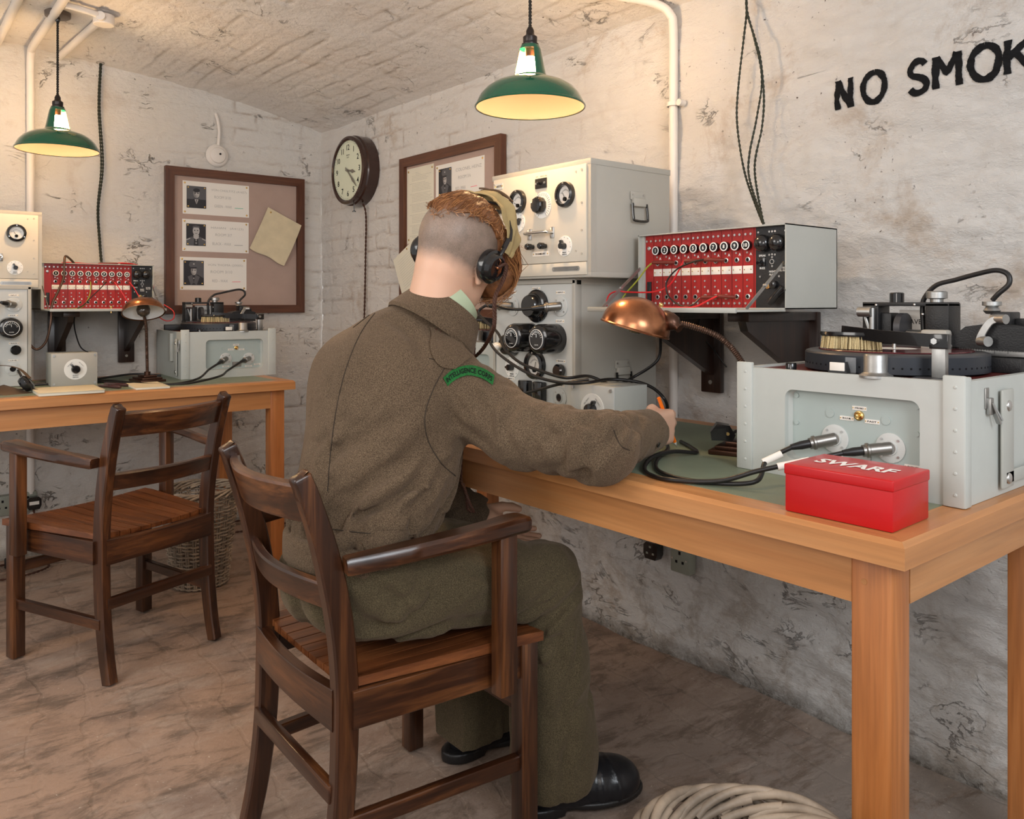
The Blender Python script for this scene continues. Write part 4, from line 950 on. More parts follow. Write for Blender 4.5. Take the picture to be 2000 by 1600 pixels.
# ---------------------------------------------------------------- pendants
def pendant(label, loc, ztop, a0, rose=True, mark=False):
    t = thing('pendant_lamp', label, 'lamp', loc, 0, 'green enamel pendant lamps'); R_ = .140
    shade_prof = [(.0235,.158),(.030,.118),(.0405,.082),(.047,.074),(.053,.069)]
    dome_p = [(.053,.069),(.072,.066),(.094,.058),(.114,.045),(.129,.028),(.137,.012),(.1395,.004)]
    g = Geo().lathe(dome_p+[(.1425,.002),(.143,-.001),(.1415,-.003),(.139,-.002)], (0,0,0), (0,0,1), 72)
    # neck: lower collar, upper collar and two ribs between the openings
    g.lathe([(.053,.069),(.047,.074),(.0425,.079)], (0,0,0), (0,0,1), 72); g.lathe([(.0275,.148),(.0235,.158),(.016,.160)], (0,0,0), (0,0,1), 72)
    ribs = []
    for c0 in (a0, a0+math.pi):
        n = 9; hw = math.radians(36); V = []; F = []; zz = [.079, .095, .115, .135, .148]; rr = [.0425, .0385, .0345, .0305, .0275]
        for zi, (z_, r_) in enumerate(zip(zz, rr)):
            for k in range(n): a = c0-hw+2*hw*k/(n-1); V.append((r_*math.cos(a), r_*math.sin(a), z_))
        for zi in range(4):
            for k in range(n-1): i = zi*n+k; F.append((i, i+1, i+1+n, i+n))
        g.add(V, F); ribs.append(([(v[0]*.955, v[1]*.955, v[2]) for v in V], F))
    s = obj('shade', g, M['green'], t)
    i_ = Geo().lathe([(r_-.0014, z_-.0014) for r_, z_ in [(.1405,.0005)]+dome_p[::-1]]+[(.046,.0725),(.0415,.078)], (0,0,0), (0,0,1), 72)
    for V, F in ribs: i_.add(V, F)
    obj('shade_lining', i_, M['glow_lining'], s)
    h = Geo().lathe([(0,.150),(.012,.150),(.0145,.156),(.0215,.158),(.022,.162),(.017,.165),(.0185,.168),(.0185,.180),(.013,.184),(.0105,.188),(.0105,.196),(.007,.204),(.0035,.208)], (0,0,0), (0,0,1), 30); hm = obj('lamp_holder', h, M['bronze_dark'], t)
    obj('bulb_cap', Geo().cyl((0,0,.150), (0,0,.128), .011, .012, 20), M['bronze'], t)
    b = Geo().lathe([(.011,.130),(.015,.124),(.024,.108),(.0300,.090),(.0285,.074),(.018,.060),(0,.056)], (0,0,0), (0,0,1), 24); obj('bulb', b, M['bulb'], t)
    L = ztop-loc[2]; pts = [Vector((0,0,.206+(L-.206)*k/120)) for k in range(121)]
    cb = Geo()
    for ph in (0, math.pi): cb.tube([p+Vector((.0022*math.cos(k*.9+ph), .0022*math.sin(k*.9+ph), 0)) for k, p in enumerate(pts)], .0026, 6)
    obj('flex', cb, M['braidb'], t)
    if rose:
        ro = Geo().lathe([(0,-.022),(.040,-.022),(.043,-.020),(.044,-.002),(.043,.006),(0,.006)], (0,0,L), (0,0,1), 40); rm = obj('ceiling_rose', ro, M['rose'], t)
        obj('cord_grip', Geo().lathe([(.008,0),(.009,-.012),(.006,-.020),(.004,-.022)], (0,0,L-.020), (0,0,1), 16), M['black'], rm)
    if mark:
        mk = Geo(); md = Vector((CAM_POS.x-loc[0], CAM_POS.y-loc[1], 0)).normalized(); am = math.atan2(md.y, md.x)+.42
        tg = Geo(); text_geo(tg, 'CROWN', Matrix.Identity(4), w_=.030, h_=.006, bold=.03)
        text_geo(tg, 'WORKS', Matrix.Translation((0,-.008,0)), w_=.018, h_=.004)
        def dz(s_):  # s: distance down the dome
            P = [(.094,.058),(.114,.045),(.129,.028),(.137,.012)]; L_ = 0
            for (r0, z0), (r1, z1) in zip(P, P[1:]):
                l = math.hypot(r1-r0, z1-z0)
                if s_ <= L_+l: k_ = (s_-L_)/l; return r0+(r1-r0)*k_, z0+(z1-z0)*k_
                L_ += l
            return P[-1]
        for i, p in enumerate(tg.v):
            r_, z_ = dz(max(0, .022-p.y)); a = am+p.x/.125; tg.v[i] = Vector(((r_+.0022)*math.cos(a), (r_+.0022)*math.sin(a), z_+.0012))
        obj('maker_mark', tg, M['gold'], s)
    return t
M['bronze_dark'] = mat('dark_bronze', (.035,.028,.026), .35, .6); M['rose'] = mat('rose_grey', (.16,.13,.11), .45, .3); M['gold'] = mat('gold_print', (.65,.5,.25), .4)
va = math.atan2(-1.957+.596, 3.99-2.40); vb = math.atan2(-1.957+1.345, 3.99-.56)
pendant('green enamel pendant lamp hanging over the man, the larger one in view', (2.403, -.594, 1.588), vault_z(.594)-.0, va+math.radians(56), rose=True)
pendant('green enamel pendant lamp by the painted pipes over the far desk', (.560, -1.345, 1.655), vault_z(1.345)+.001, vb-math.radians(52), mark=True)
# ---------------------------------------------------------------- pipes and wall fittings
def pipe(label, pts, r, cat_='pipe', nm='conduit_pipe', clips=()):
    t = thing(nm, label, cat_, tuple(pts[0])); o = Vector(pts[0])
    obj('tube', Geo().tube([Vector(p)-o for p in cat(pts, 6)], r, 14), M['pipe'], t)
    for c, n_, s_ in clips:
        c = Vector(c)-o; g = Geo(); n_ = Vector(n_); s_ = Vector(s_)
        g.lathe([(r*1.35,-.007),(r*1.5,-.006),(r*1.5,.006),(r*1.35,.007)], c, (0,0,1), 24); g.lathe([(r*1.35,.007),(r*.9,.007)], c, (0,0,1), 24)
        g.cyl(c+s_*(r*2.2)+n_*.012, c+s_*(r*2.2)-n_*.012, .010, seg=18); obj('pipe_clip', g, M['pipe'], t)
    return t
vz = vault_z
pipe('thick white-painted pipe running up the right wall behind the switchboard', [(2.402,-.022,.36), (2.402,-.022,.9), (2.402,-.022,1.6), (2.402,-.022,1.90), (2.396,-.030,1.955), (2.372,-.055,1.985), (2.32,-.12,2.005), (2.2,-.26,2.03)], .0135,
     clips=[((2.402,-.022,1.683), (0,-1,0), (1,0,0))])
pipe('white-painted pipe bending from the far wall onto the ceiling left of the lamp', [(.026,-1.352,.27), (.026,-1.352,1.0), (.026,-1.352,1.95), (.030,-1.353,2.08), (.06,-1.355,2.135), (.13,-1.357,2.150), (.5,-1.36,2.153), (.9,-1.365,2.153), (1.4,-1.37,2.153)], .0155)
pipe('white-painted pipe along the ceiling at the top left corner', [(.02,-1.47,2.165), (.4,-1.478,2.165), (.9,-1.49,2.165), (1.4,-1.5,2.165)], .0155)
pipe('short white-painted pipe stub ending at the round ceiling box', [(.03,-1.243,2.148), (.3,-1.232,2.148), (.60,-1.219,2.148)], .0145)
pipe('short white-painted pipe joining the round ceiling box and lamp rose', [(.700,-1.225,2.145), (.715,-1.29,2.150), (.720,-1.350,2.152)], .012)
t = thing('junction_box', 'round white-painted box on the ceiling beside the left lamp rose', 'box', (.672, -1.212, 2.128))
obj('box_body', Geo().lathe([(0,-.006),(.034,-.006),(.037,-.003),(.037,.030),(0,.030)], (0,0,0), (0,0,1), 32), M['pipe'], t); obj('pipe_socket', Geo().cyl((0,0,.012), (.045,-.022,.014), .0165), M['pipe'], t)
t = thing('wall_rosette', 'old round plaster-caked fitting on the far wall above the pinboard', 'fitting', (.006, -.557, 1.800), math.pi/2)
obj('rosette', Geo().lathe([(.052,0),(.055,.008),(.048,.016),(.040,.018),(.036,.024),(.020,.028),(0,.029)], (0,0,0), (0,-1,0), 36), M['pipe'], t); obj('screw_hole', Geo().cyl((.008,-.028,.006), (.008,-.031,.006), .005, seg=12), M['ink'], t)
obj('pipe_stub', Geo().tube(cat([(.004,-.012,.05), (.008,-.014,.12), (.0,-.010,.18), (-.006,-.002,.205)], 5), .008, 10), M['pipe'], t)
def twisted(name, label, cat_, pts, r, m, turns=9, n=14, group=None):
    """two-core twisted flex"""
    P = cat(pts, n); g = Geo(); o = P[0].copy(); d = 0; ph = [0]
    L = sum((b-a).length for a, b in zip(P, P[1:])); F = []; 
    for a, b in zip(P, P[1:]):
        k = max(1, int((b-a).length/.004))
        for i in range(k): F.append(a.lerp(b, i/k))
    F.append(P[-1])
    for s_ in (0, math.pi):
        out = []; dist = 0
        for i, p in enumerate(F):
            t_ = (F[min(i+1, len(F)-1)]-F[max(i-1, 0)]).normalized(); u_ = t_.cross(Vector((.3,.9,.1))).normalized(); w_ = t_.cross(u_)
            if i: dist += (p-F[i-1]).length
            a = dist/(r*turns)*2*math.pi/1.6+s_; out.append(p-o+(u_*math.cos(a)+w_*math.sin(a))*r*.9)
        g.tube(out, r, 6)
    ob = obj(name, g, M[m], None); ob.location = o; return tag(ob, label, cat_, group)
# overhead wires to the near switchboard
W3 = [[(1456,-10,-.03),(1458,25,-.03),(1452,80,-.03),(1444,150,-.03),(1439,220,-.03),(1444,280,-.035),(1458,350,-.05),(1490,437,-.13)],
      [(1459,-10,-.034),(1460,25,-.034),(1476,80,-.034),(1486,120,-.034),(1492,190,-.034),(1488,250,-.04),(1474,330,-.06),(1491,437,-.134)],
      [(1457,-10,-.038),(1459,25,-.038),(1472,70,-.036),(1488,150,-.036),(1478,230,-.036),(1464,300,-.045),(1464,350,-.06),(1492,437,-.138)]]
for q, s_ in zip(W3, ('leftmost', 'rightmost', 'middle')):
    twisted('hanging_flex', 'twisted dark green flex down to the near switchboard, %s of three' % s_, 'cable', [un(a, b, Y=c) for a, b, c in q], .0019, 'braidg', group='flexes down to the near switchboard')
M_ = None
tw = thing('cable_bracket', 'small grey cap at the top of the far wall holding the hanging wires', 'fitting', (.028, -1.081, 2.150))
obj('cap', Geo().lathe([(.017,0),(.017,.010),(.022,.012),(.022,.022),(0,.022)], (0,0,0), (0,0,1), 20), M['sockd'], tw)
for dy, s_ in ((-.0015, 'left'), (.0035, 'right')):
    twisted('hanging_flex', 'twisted dark flex down the far wall to its switchboard, %s strand' % s_, 'cable', [(.03,-1.081+dy,2.15), (.03,-1.088+dy*1.2,1.95), (.03,-1.076+dy*1.6,1.7), (.03,-1.092+dy,1.5), (.035,-1.086+dy,1.35), (.05,-1.083+dy,1.262)], .0022, 'braidg', group='flexes down the far wall')
twisted('clock_flex', 'brown twisted flex hanging from the wall clock', 'cable', [(.516,-.035,1.560), (.516,-.018,1.50), (.512,-.018,1.30), (.506,-.018,1.12), (.503,-.02,.99), (.500,-.02,.78), (.5,-.02,.45)], .0027, 'braid')
# ---------------------------------------------------------------- clock
t = thing('wall_clock', 'round brown bakelite wall clock showing about twenty-two past three', 'clock', (.452, -.004, 1.722)); R_ = .170
obj('case', Geo().lathe([(R_,-.0),(R_,.055),(R_-.006,.060),(R_-.004,.072),(R_-.006,.082),(R_-.018,.086),(R_-.026,.080)], (0,0,0), (0,-1,0), 72), M['clockbody'], t)
fc = Geo().lathe([(0,.076),(R_-.024,.076)], (0,0,0), (0,-1,0), 60); fm = obj('dial_face', fc, M['clockface'], t)
g = Geo()
for k in range(12):
    a = math.radians(90-30*(k+1)); text_geo(g, str(k+1), FM(.112*math.cos(a), .112*math.sin(a), -.0765), h_=.027, bold=.012)
for k in range(60):
    a = math.radians(6*k); g.cyl((.137*math.cos(a), -.0766, .137*math.sin(a)), (.137*math.cos(a), -.0768, .137*math.sin(a)), .0014 if k % 5 else .0022, seg=6)
text_geo(g, 'SMITH', FM(0, .074, -.0765), w_=.034, h_=.007); text_geo(g, 'SECTRIC', FM(0, .063, -.0765), w_=.026, h_=.005)
obj('numerals', g, M['ink'], fm)
def hand(L_, w_, deg, y_):
    q = Geo().prism([(-w_*.4,-.022),(w_*.4,-.022),(w_*.5,0),(w_*.6,L_*.45),(w_*1.1,L_*.62),(w_*.5,L_*.80),(.0012,L_),(-.0012,L_),(-w_*.5,L_*.80),(-w_*1.1,L_*.62),(-w_*.6,L_*.45),(-w_*.5,0)], (0,0,0), (1,0,0), (0,0,1), (0,.0012,0))
    return Geo().join(q, Matrix.Translation((0, y_, 0)) @ Matrix.Rotation(math.radians(deg), 4, 'Y'))
obj('hour_hand', hand(.078, .0085, 101, -.080), M['handgrey'] if 'handgrey' in M else M['sockd'], t)
obj('minute_hand', hand(.125, .0065, 133, -.083), M['sockd'], t); obj('centre_boss', Geo().cyl((0,-.078,0), (0,-.086,0), .006), M['sockd'], t)
obj('setting_stem', Geo().cyl((.035,-.062,-.165), (.035,-.062,-.200), .0022, seg=10).lathe([(0,0),(.009,0),(.009,.004),(.003,.007)], (.035,-.062,-.203), (0,0,1), 16), M['black'], t)
# ---------------------------------------------------------------- pinboards
def pinboard(label, loc, rz, W_, H_):
    t = thing('pinboard', label, 'pinboard', loc, rz, 'brown-framed pinboards'); f = .040; d = .030
    obj('fabric_panel', Geo().box(f*.8, W_-f*.8, -.014, -.004, f*.8, H_-f*.8), M['fabric'], t)
    def rail(p, ax): obj('frame_rail', Geo().prism(p, (0,-d,0), (1,0,0), (0,0,1), (0,d-.002,0)), M['frame'][ax], t)
    rail([(0,0),(W_,0),(W_-f,f),(f,f)], 0); rail([(0,H_),(f,H_-f),(W_-f,H_-f),(W_,H_)], 0); rail([(0,0),(f,f),(f,H_-f),(0,H_)], 2); rail([(W_,0),(W_,H_),(W_-f,H_-f),(W_-f,f)], 2)
    return t
PBR = (.845, -.004, 1.016); PBL = (.004, -.803, 1.030)
pinboard('brown-framed pinboard on the right wall, between clock and cabinets', PBR, 0, .733, .711)
pinboard('brown-framed pinboard on the far wall, holding three photograph cards', PBL, math.pi/2, .694, .695)
def pins(t, pts, y=-.0006):
    for x, z_ in pts: obj('drawing_pin', Geo().lathe([(0,0),(.0048,0),(.0040,.0014),(0,.0022)], (x, y, z_), (0,-1,0), 14), M['brass'], t)
def scribble(g, s, x, z_, w_, h_, y=-.0008, rot=0):
    text_geo(g, s, Matrix.Translation((x, y, z_)) @ Matrix.Rotation(-rot, 4, 'Y') @ Matrix.Rotation(math.pi/2, 4, 'X'), w_=w_, h_=h_, bold=-.012)
def portrait(t, x, z_, w_, h_, style, y=-.0016):
    g = Geo().box(-w_/2, w_/2, -.0007, 0, -h_/2, h_/2); e = -.0009
    def disc(cx, cz, rx, rz_, mi, n=20, yy=None):
        g.mat(mi); yy_ = yy if yy else e; g.add([(cx+rx*math.cos(2*math.pi*k/n), yy_, cz+rz_*math.sin(2*math.pi*k/n)) for k in range(n)], [list(range(n))])
    def poly(P, mi, yy): g.mat(mi); g.add([(a*w_, yy, b*h_) for a, b in P], [list(range(len(P)))])
    if style == 0:
        poly([(-.5,.5),(.5,.5),(.5,-.1),(-.5,-.1)], 1, -.0008); poly([(-.46,-.5),(-.42,-.22),(-.15,-.08),(.15,-.08),(.40,-.2),(.46,-.5)], 0, -.0010)
        poly([(-.10,-.10),(0,-.34),(.10,-.10)], 3, -.0012); poly([(-.025,-.12),(0,-.36),(.025,-.12)], 0, -.0014)
        disc(0, .17*h_, .17*w_, .21*h_, 2, yy=-.0012); disc(.0, .31*h_, .175*w_, .095*h_, 0, yy=-.0014); disc(.04*w_, .15*h_, .10*w_, .16*h_, 3, yy=-.0013)
        for s_ in (-1, 1): disc(s_*.07*w_, .18*h_, .045*w_, .025*h_, 0, yy=-.0015)
        poly([(-.06,.06),(.06,.06),(.05,.045),(-.05,.045)], 0, -.0016)
    elif style == 1:
        poly([(-.5,-.5),(-.5,-.2),(-.2,-.09),(.2,-.09),(.5,-.2),(.5,-.5)], 1, -.0010); poly([(-.12,-.5),(-.1,-.16),(.1,-.16),(.12,-.5)], 0, -.0011)
        poly([(-.14,.0),(-.13,-.15),(0,-.22),(.13,-.15),(.14,.0)], 3, -.0012)
        disc(0, .18*h_, .175*w_, .22*h_, 3, yy=-.0013); poly([(-.19,.30),(-.16,.40),(0,.43),(.16,.40),(.19,.30),(.1,.33),(-.1,.33)], 1, -.0015)
        for s_ in (-1, 1): disc(s_*.075*w_, .20*h_, .04*w_, .02*h_, 0, yy=-.0015); poly([(s_*.49,-.22),(s_*.30,-.15),(s_*.30,-.19),(s_*.49,-.27)], 3, -.0013)
        poly([(-.07,.07),(.07,.07),(.05,.05),(-.05,.05)], 0, -.0016); disc(0, -.26*h_, .03*w_, .03*h_, 3, yy=-.0014); disc(0, -.38*h_, .05*w_, .04*h_, 2, yy=-.0014)
    else:
        poly([(.1,.5),(.5,.5),(.5,-.2),(.1,-.1)], 1, -.0008)
        poly([(-.5,-.5),(-.48,-.22),(-.2,-.07),(.2,-.07),(.5,-.22),(.5,-.5)], 0, -.0010); poly([(-.3,-.16),(-.08,-.07),(0,-.4),(-.14,-.5)], 1, -.0011); poly([(.3,-.16),(.08,-.07),(0,-.4),(.14,-.5)], 1, -.0011)
        disc(0, .10*h_, .145*w_, .20*h_, 2, yy=-.0012); disc(.03*w_, .06*h_, .09*w_, .14*h_, 3, yy=-.0013)
        poly([(-.24,.30),(-.20,.44),(0,.47),(.20,.44),(.24,.30),(.14,.20),(-.14,.20)], 1, -.0014); poly([(-.15,.235),(.15,.235),(.12,.17),(-.12,.17)], 0, -.0016); disc(0, .36*h_, .04*w_, .03*h_, 3, yy=-.0016)
        for s_ in (-1, 1): disc(s_*.06*w_, .11*h_, .035*w_, .02*h_, 0, yy=-.0015)
        poly([(-.05,-.01),(.05,-.01),(.04,-.025),(-.04,-.025)], 0, -.0016); disc(0, -.22*h_, .025*w_, .03*h_, 3, yy=-.0013)
    p = obj('photograph', g, [M['photo_d'], M['photo_m'], M['photo_g'], M['photo_l']], t, smooth=False, recalc=False); p.location = (x, y, z_)
    for sx in (-1, 1):
        for sz in (-1, 1): obj('drawing_pin', Geo().lathe([(0,0),(.0042,0),(.0035,.0014),(0,.0022)], (sx*w_*.42, -.001, sz*h_*.43), (0,-1,0), 12), M['brass'], p)
M['photo_g'] = mat('photo_grey', (.22,.21,.21), .4)
def card(label, loc, rz, W_, H_, lines, mark, style, pw=.092, ph=.105, px=None, rot=0):
    """origin bottom left, local x right"""
    t = thing('index_card', label, 'card', loc, rz, 'white photograph cards'); t.rotation_euler = (0, rot, rz)
    obj('card_sheet', Geo().box(0, W_, -.0006, 0, 0, H_), M['paper'], t)
    portrait(t, px or .064, H_*.52, pw, ph, style)
    g = Geo(); x0 = .135
    for k, (s_, dx, ww) in enumerate(lines): scribble(g, s_, x0+dx+ww/2, H_-(.036+.032*k if k < 2 else .112), ww, .013)
    obj('handwriting', g, M['inkf'], t)
    if mark:
        mk = Geo().prism([(0,0),(.042,.001),(.042,.0035),(0,.0025)], (x0+.115, -.0009, H_-.117), (1,0,0), (0,0,1), (0,-.0003,0)); obj('crayon_stroke', mk, M[mark], t)
    pins(t, [(.010,H_-.010),(W_-.012,H_-.010),(.010,.010),(W_-.012,.010)]); return t
XF = .0184
card('white card, suited man\'s portrait, green stroke, topmost on the far pinboard', (XF,-.722,1.506), math.pi/2, .322, .158, [('VON CHOLTITZ (A1657)', 0, .175), ('ROOM 3/10', .015, .08), ('GREEN - WAX', .015, .085)], 'gcray', 0, rot=-.002)
card('white card, bareheaded officer\'s portrait, grey stroke, middle of the far pinboard', (XF,-.724,1.328), math.pi/2, .322, .153, [('HAHAN   (A4123)', 0, .16), ('ROOM 3/7', .022, .08), ('BLACK - WAX', .008, .09)], 'inkf', 1)
card('white card, peaked-cap portrait, red stroke, lowest on the far pinboard', (XF,-.735,1.143), math.pi/2, .322, .157, [('VON THOMA (20005)', -.004, .172), ('ROOM 3/10', .010, .105), ('RED - WAX', .018, .075)], 'pink', 2, ph=.118, pw=.095)
card('white card with a peaked-cap portrait and pink stroke on the right-hand pinboard', (1.118,-.0184,1.505), 0, .340, .158, [('COLONEL HEINZ', .012, .175), ('ROOM 3/6', .030, .085), ('RED - WAX', .010, .07)], 'pink', 2, pw=.092, ph=.115, px=.070)
# typed list
t = thing('typed_sheet', 'cream typed list at the left of the right-hand pinboard', 'paper', (.890, -.0184, 1.345))
obj('sheet', Geo().box(0, .212, -.0006, 0, 0, .332), M['paperc'], t); g = Geo()
for k in range(44):
    if k % 7 == 6: continue
    x = .022+(.018 if k % 7 else 0); ww = random.uniform(.11, .165) if k > 1 else .07
    xx = x if k > 1 else .07
    while xx < x+ww:
        l = random.uniform(.004, .013); g.box(xx, min(xx+l, .19), -.0009, -.0006, .308-k*.0066, .3095-k*.0066); xx += l+.003
obj('typing', g, M['print'], t); pins(t, [(.012,.318),(.200,.318),(.014,.016)])
t = thing('note_paper', 'loose cream sheet pinned askew at the foot of the right-hand pinboard', 'paper', (.80, -.037, 1.275)); t.rotation_euler = (0, math.radians(-26), 0)
obj('sheet', Geo().box(0, .25, -.0006, 0, -.20, 0), M['paperc'], t); g = Geo()
for k in range(13): g.box(.03, .03+random.uniform(.12, .19), -.0009, -.0006, -.03-k*.011, -.0292-k*.011)
obj('typing', g, M['print'], t); pins(t, [(.125,-.010)])
# folded note on far board
t = thing('folded_note', 'yellowed folded paper pinned at a slant on the far pinboard', 'paper', (.030, -.307, 1.565), math.pi/2)
t.rotation_euler = (0, math.radians(24.5), math.pi/2)
P = [(0,0),(.198,0),(.196,-.222),(.150,-.236),(.02,-.228),(-.004,-.210)]
n_ = 14; V = []; F = []
for i in range(n_+1):
    for j in range(n_+1):
        a, b = i/n_, j/n_; V.append((.197*a, -.004-.012*math.sin(math.pi*b*.9)*(.4+a*.6)-.004*abs(a-.5), -.232*b-.004*math.sin(a*9)*(b > .97)))
for i in range(n_):
    for j in range(n_): k = i*(n_+1)+j; F.append((k, k+1, k+n_+2, k+n_+1))
g = Geo().add(V, F).add([(x, y_+.0035, z_) for x, y_, z_ in V], F)
obj('sheet', g, M['papery'], t); pins(t, [(.022,-.018)], -.008)
# ---------------------------------------------------------------- red tin
t = thing('metal_tin', 'bright red lidded tin lettered SWARF at the near desk corner', 'tin', (3.283, -.829, TT), math.radians(1.6))
obj('tin_body', Geo().box(.001, .167, .001, .122, 0, .070, .002), M['red'], t)
lid = Geo().box(-.0005, .1685, -.0005, .1235, .057, .0735, .0025, seg=3); obj('lid', lid, M['red'], t)
g = Geo(); text_geo(g, 'SWARF', Matrix.Translation((.084, .062, .0738)), w_=.122, h_=.036, bold=.03); 
# widen strokes with small serif bars
for x_, z_ in ((.031,.0),): pass
obj('lettering', g, M['white_txt'], t)
# ---------------------------------------------------------------- stationery on the far desk
t = thing('notebook', 'yellowed notebook lying closed on the far desk below the grey box', 'notebook', (.60, -1.440, TT), math.radians(88))
g = Geo().box(0, .205, 0, -.003, 0, 0) if False else Geo()
g.box(0, .205, -.215, 0, .0, .009, .001); obj('pages', g, M['paperc'], t); obj('cover', Geo().box(-.001, .207, -.217, .001, .009, .0115, .0008), M['papery'], t)
t.location = (.600, -1.440, TT)
t = thing('writing_pad', 'small pale writing pad on the far desk in front of the lamp base', 'notepad', (.590, -1.125, TT), math.radians(86))
obj('pages', Geo().box(0, .118, -.215, 0, 0, .007, .001), M['paperc'], t); obj('top_sheet', Geo().box(0, .118, -.214, 0, .0072, .008), M['papery'], t)
t.location = (.592, -1.118, TT)
def pen(label, a, b, cap):
    a, b = Vector(a), Vector(b); t = thing('fountain_pen', label, 'pen', tuple(a), 0, 'pens beside the notebook'); d = b-a; L_ = d.length
    obj('barrel', Geo().lathe([(0,0),(.003,.001),(.0055,.012),(.006,L_*.55)], (0,0,.006), d, 14).lathe([(.006,L_*.55),(0,L_*.55)], (0,0,.006), d, 14), M['penred'], t)
    obj('cap', Geo().lathe([(0,L_*.5),(.0068,L_*.5),(.007,L_*.9),(.004,L_),(0,L_)], (0,0,.006), d, 14), M['penred'], t); return t
M['penred'] = mat('maroon_pen', (.06,.02,.02), .25, coat=.4)
pen('slim maroon pen on the far desk, nearer the notebook', (.60,-1.215,TT), (.72,-1.165,TT), 0); pen('fat maroon pen on the far desk, nearer the lamp', (.535,-1.180,TT), (.66,-1.125,TT), 1)
# headset lying on far desk
t = thing('headset', 'black and brown headphones lying on the far desk at the left edge', 'headphones', (.64, -1.52, TT), .3)
for s_, c in ((-1, (0,-.06,.028)), (1, (.02,.055,.030))):
    e = obj('earpiece', Geo().lathe([(.012,-.012),(.026,-.010),(.030,0),(.030,.012),(.022,.018),(0,.020)], c, (.5,s_*.6,.6), 28), M['black'], t)
obj('headband', Geo().sweep(cat([(0,-.075,.04), (-.03,-.05,.085), (-.04,0,.098), (-.02,.05,.085), (.02,.07,.05)], 8), RECT(.014, .0022)), M['headset_leather'], t)
obj('leather_pad', Geo().box(-.04, .085, -.05, .035, .006, .016, .004, M=Matrix.Rotation(.3, 4, 'Y') @ Matrix.Rotation(.5, 4, 'Z')), M['headset_leather'], t)
obj('lead', Geo().tube(cat([(.02,.06,.02), (.05,.08,.01), (.03,.11,.006), (-.02,.10,.006), (-.06,.05,.006), (-.05,-.03,.006)], 8), .0028, 8), M['braidb'], t)
# ---------------------------------------------------------------- wall sockets
def socket_box(label, loc, rz, plug=None):
    t = thing('power_socket', label, 'socket', loc, rz); b = Geo().box(-.036, .036, -.034, 0, -.042, .042, .006); bo = obj('box', b, M['sock'], t)
    s = Geo()
    for x in (-.012, .012): s.box(x-.004, x+.004, -.0346, -.033, -.012, -.004)
    s.box(-.004, .004, -.0346, -.033, .014, .024); obj('pin_holes', s, M['ink'], bo); sc = Geo()
    for x in (-.026, .026): sc.cyl((x,-.034,.0), (x,-.036,.0), .003, seg=10)
    parts('screw', sc, M['metal'], bo); return t
def plug_top(label, loc, rz, nm='mains_plug', sticker=True):
    t = thing(nm, label, 'plug', loc, rz)
    obj('plug_body', Geo().prism([(-.020,-.026),(.020,-.026),(.027,-.010),(.027,.016),(.016,.026),(-.016,.026),(-.027,.016),(-.027,-.010)], (0,-.030,0), (1,0,0), (0,0,1), (0,.030,0)), M['black'], t)
    if sticker: obj('label_sticker', Geo().box(-.018, .018, -.0305, -.030, -.006, .008), M['paper'], t)
    return t
socket_box('grey-green socket low on the far wall at the left edge, empty one', (.006,-1.455,.235), math.pi/2)
socket_box('grey-green socket low on the far wall holding the black plug', (.006,-1.365,.240), math.pi/2)
plug_top('black plug with white sticker in the socket low on the far wall', (.041,-1.345,.236), math.pi/2)
socket_box('grey metal socket on the right wall below the desk, beside the black plug', (2.440,-.006,.318), 0)
t = plug_top('black adaptor plugged in low on the right wall below the desk', (2.322,-.006,.315), 0, sticker=False)
g = Geo()
for x, z_ in ((-.012,-.008),(.012,-.008),(0,.012)): g.box(x-.004, x+.004, -.0312, -.0300, z_-.003, z_+.003)
obj('pin_outlines', g, M['sock'], t)
# ---------------------------------------------------------------- wicker baskets
def basket(label, loc, r0, r1, H_, rows=26, nst=26, rod=.0042, border=3, cam_side=None):
    t = thing('wicker_basket', label, 'basket', loc, 0, 'wicker waste baskets'); st = Geo()
    for k in range(nst):
        a = 2*math.pi*k/nst
        for da in (-.035, .035): st.tube([((r0+(r1-r0)*q)*math.cos(a+da), (r0+(r1-r0)*q)*math.sin(a+da), H_*q) for q in (0, .25, .5, .75, 1)], rod*.75, 6)
    obj('stakes', st, M['wicker'], t)
    wv = Geo(); m = nst*6
    for j in range(rows):
        z_ = H_*(j+.5)/rows; r_ = r0+(r1-r0)*(j+.5)/rows
        jr = random.uniform(.85, 1.15)
        for ph in (0, 1):
            if ph == 1 and j % 3: continue
            P = []
            for i in range(m):
                a = 2*math.pi*i/m; s_ = math.cos(nst*a/2*1.0+math.pi*(j+ph)); rr = r_+s_*rod*1.5
                P.append((rr*math.cos(a), rr*math.sin(a), z_+random.uniform(-.0006,.0006)+.0015*math.sin(a*3+j)))
            wv.tube(P, rod*jr*.9, 6, closed=True)
    obj('weave', wv, M['wicker'], t)
    bd = Geo(); n = 21
    for k in range(n):
        a0 = 2*math.pi*k/n; P = []
        for i in range(13):
            q = i/12; a = a0+q*1.30+random.uniform(-.01,.01); rr = r1+rod*(3.0-5.6*q+.5*math.sin(k*2.1)); P.append((rr*math.cos(a), rr*math.sin(a), H_+rod*(-2.0+5.2*math.sin(q*math.pi)**.8+.5*math.sin(k*1.7))))
        bd.tube(P, rod*(1.05+.12*math.sin(k*3.3)), 10)
    for k in range(n):  # inner row of cut ends
        a0 = 2*math.pi*k/n+.1; bd.tube([((r1-rod*(1.2+2.2*q))*math.cos(a0+q*.62), (r1-rod*(1.2+2.2*q))*math.sin(a0+q*.62), H_+rod*(1.6-4.4*q)) for q in (0, .25, .5, .75, 1)], rod*1.0, 10)
    obj('border', bd, M['wicker'], t)
    obj('base', Geo().lathe([(0,.006),(r0,.006),(r0,.002),(0,.002)], (0,0,0), (0,0,1), 40), M['wicker'], t); return t
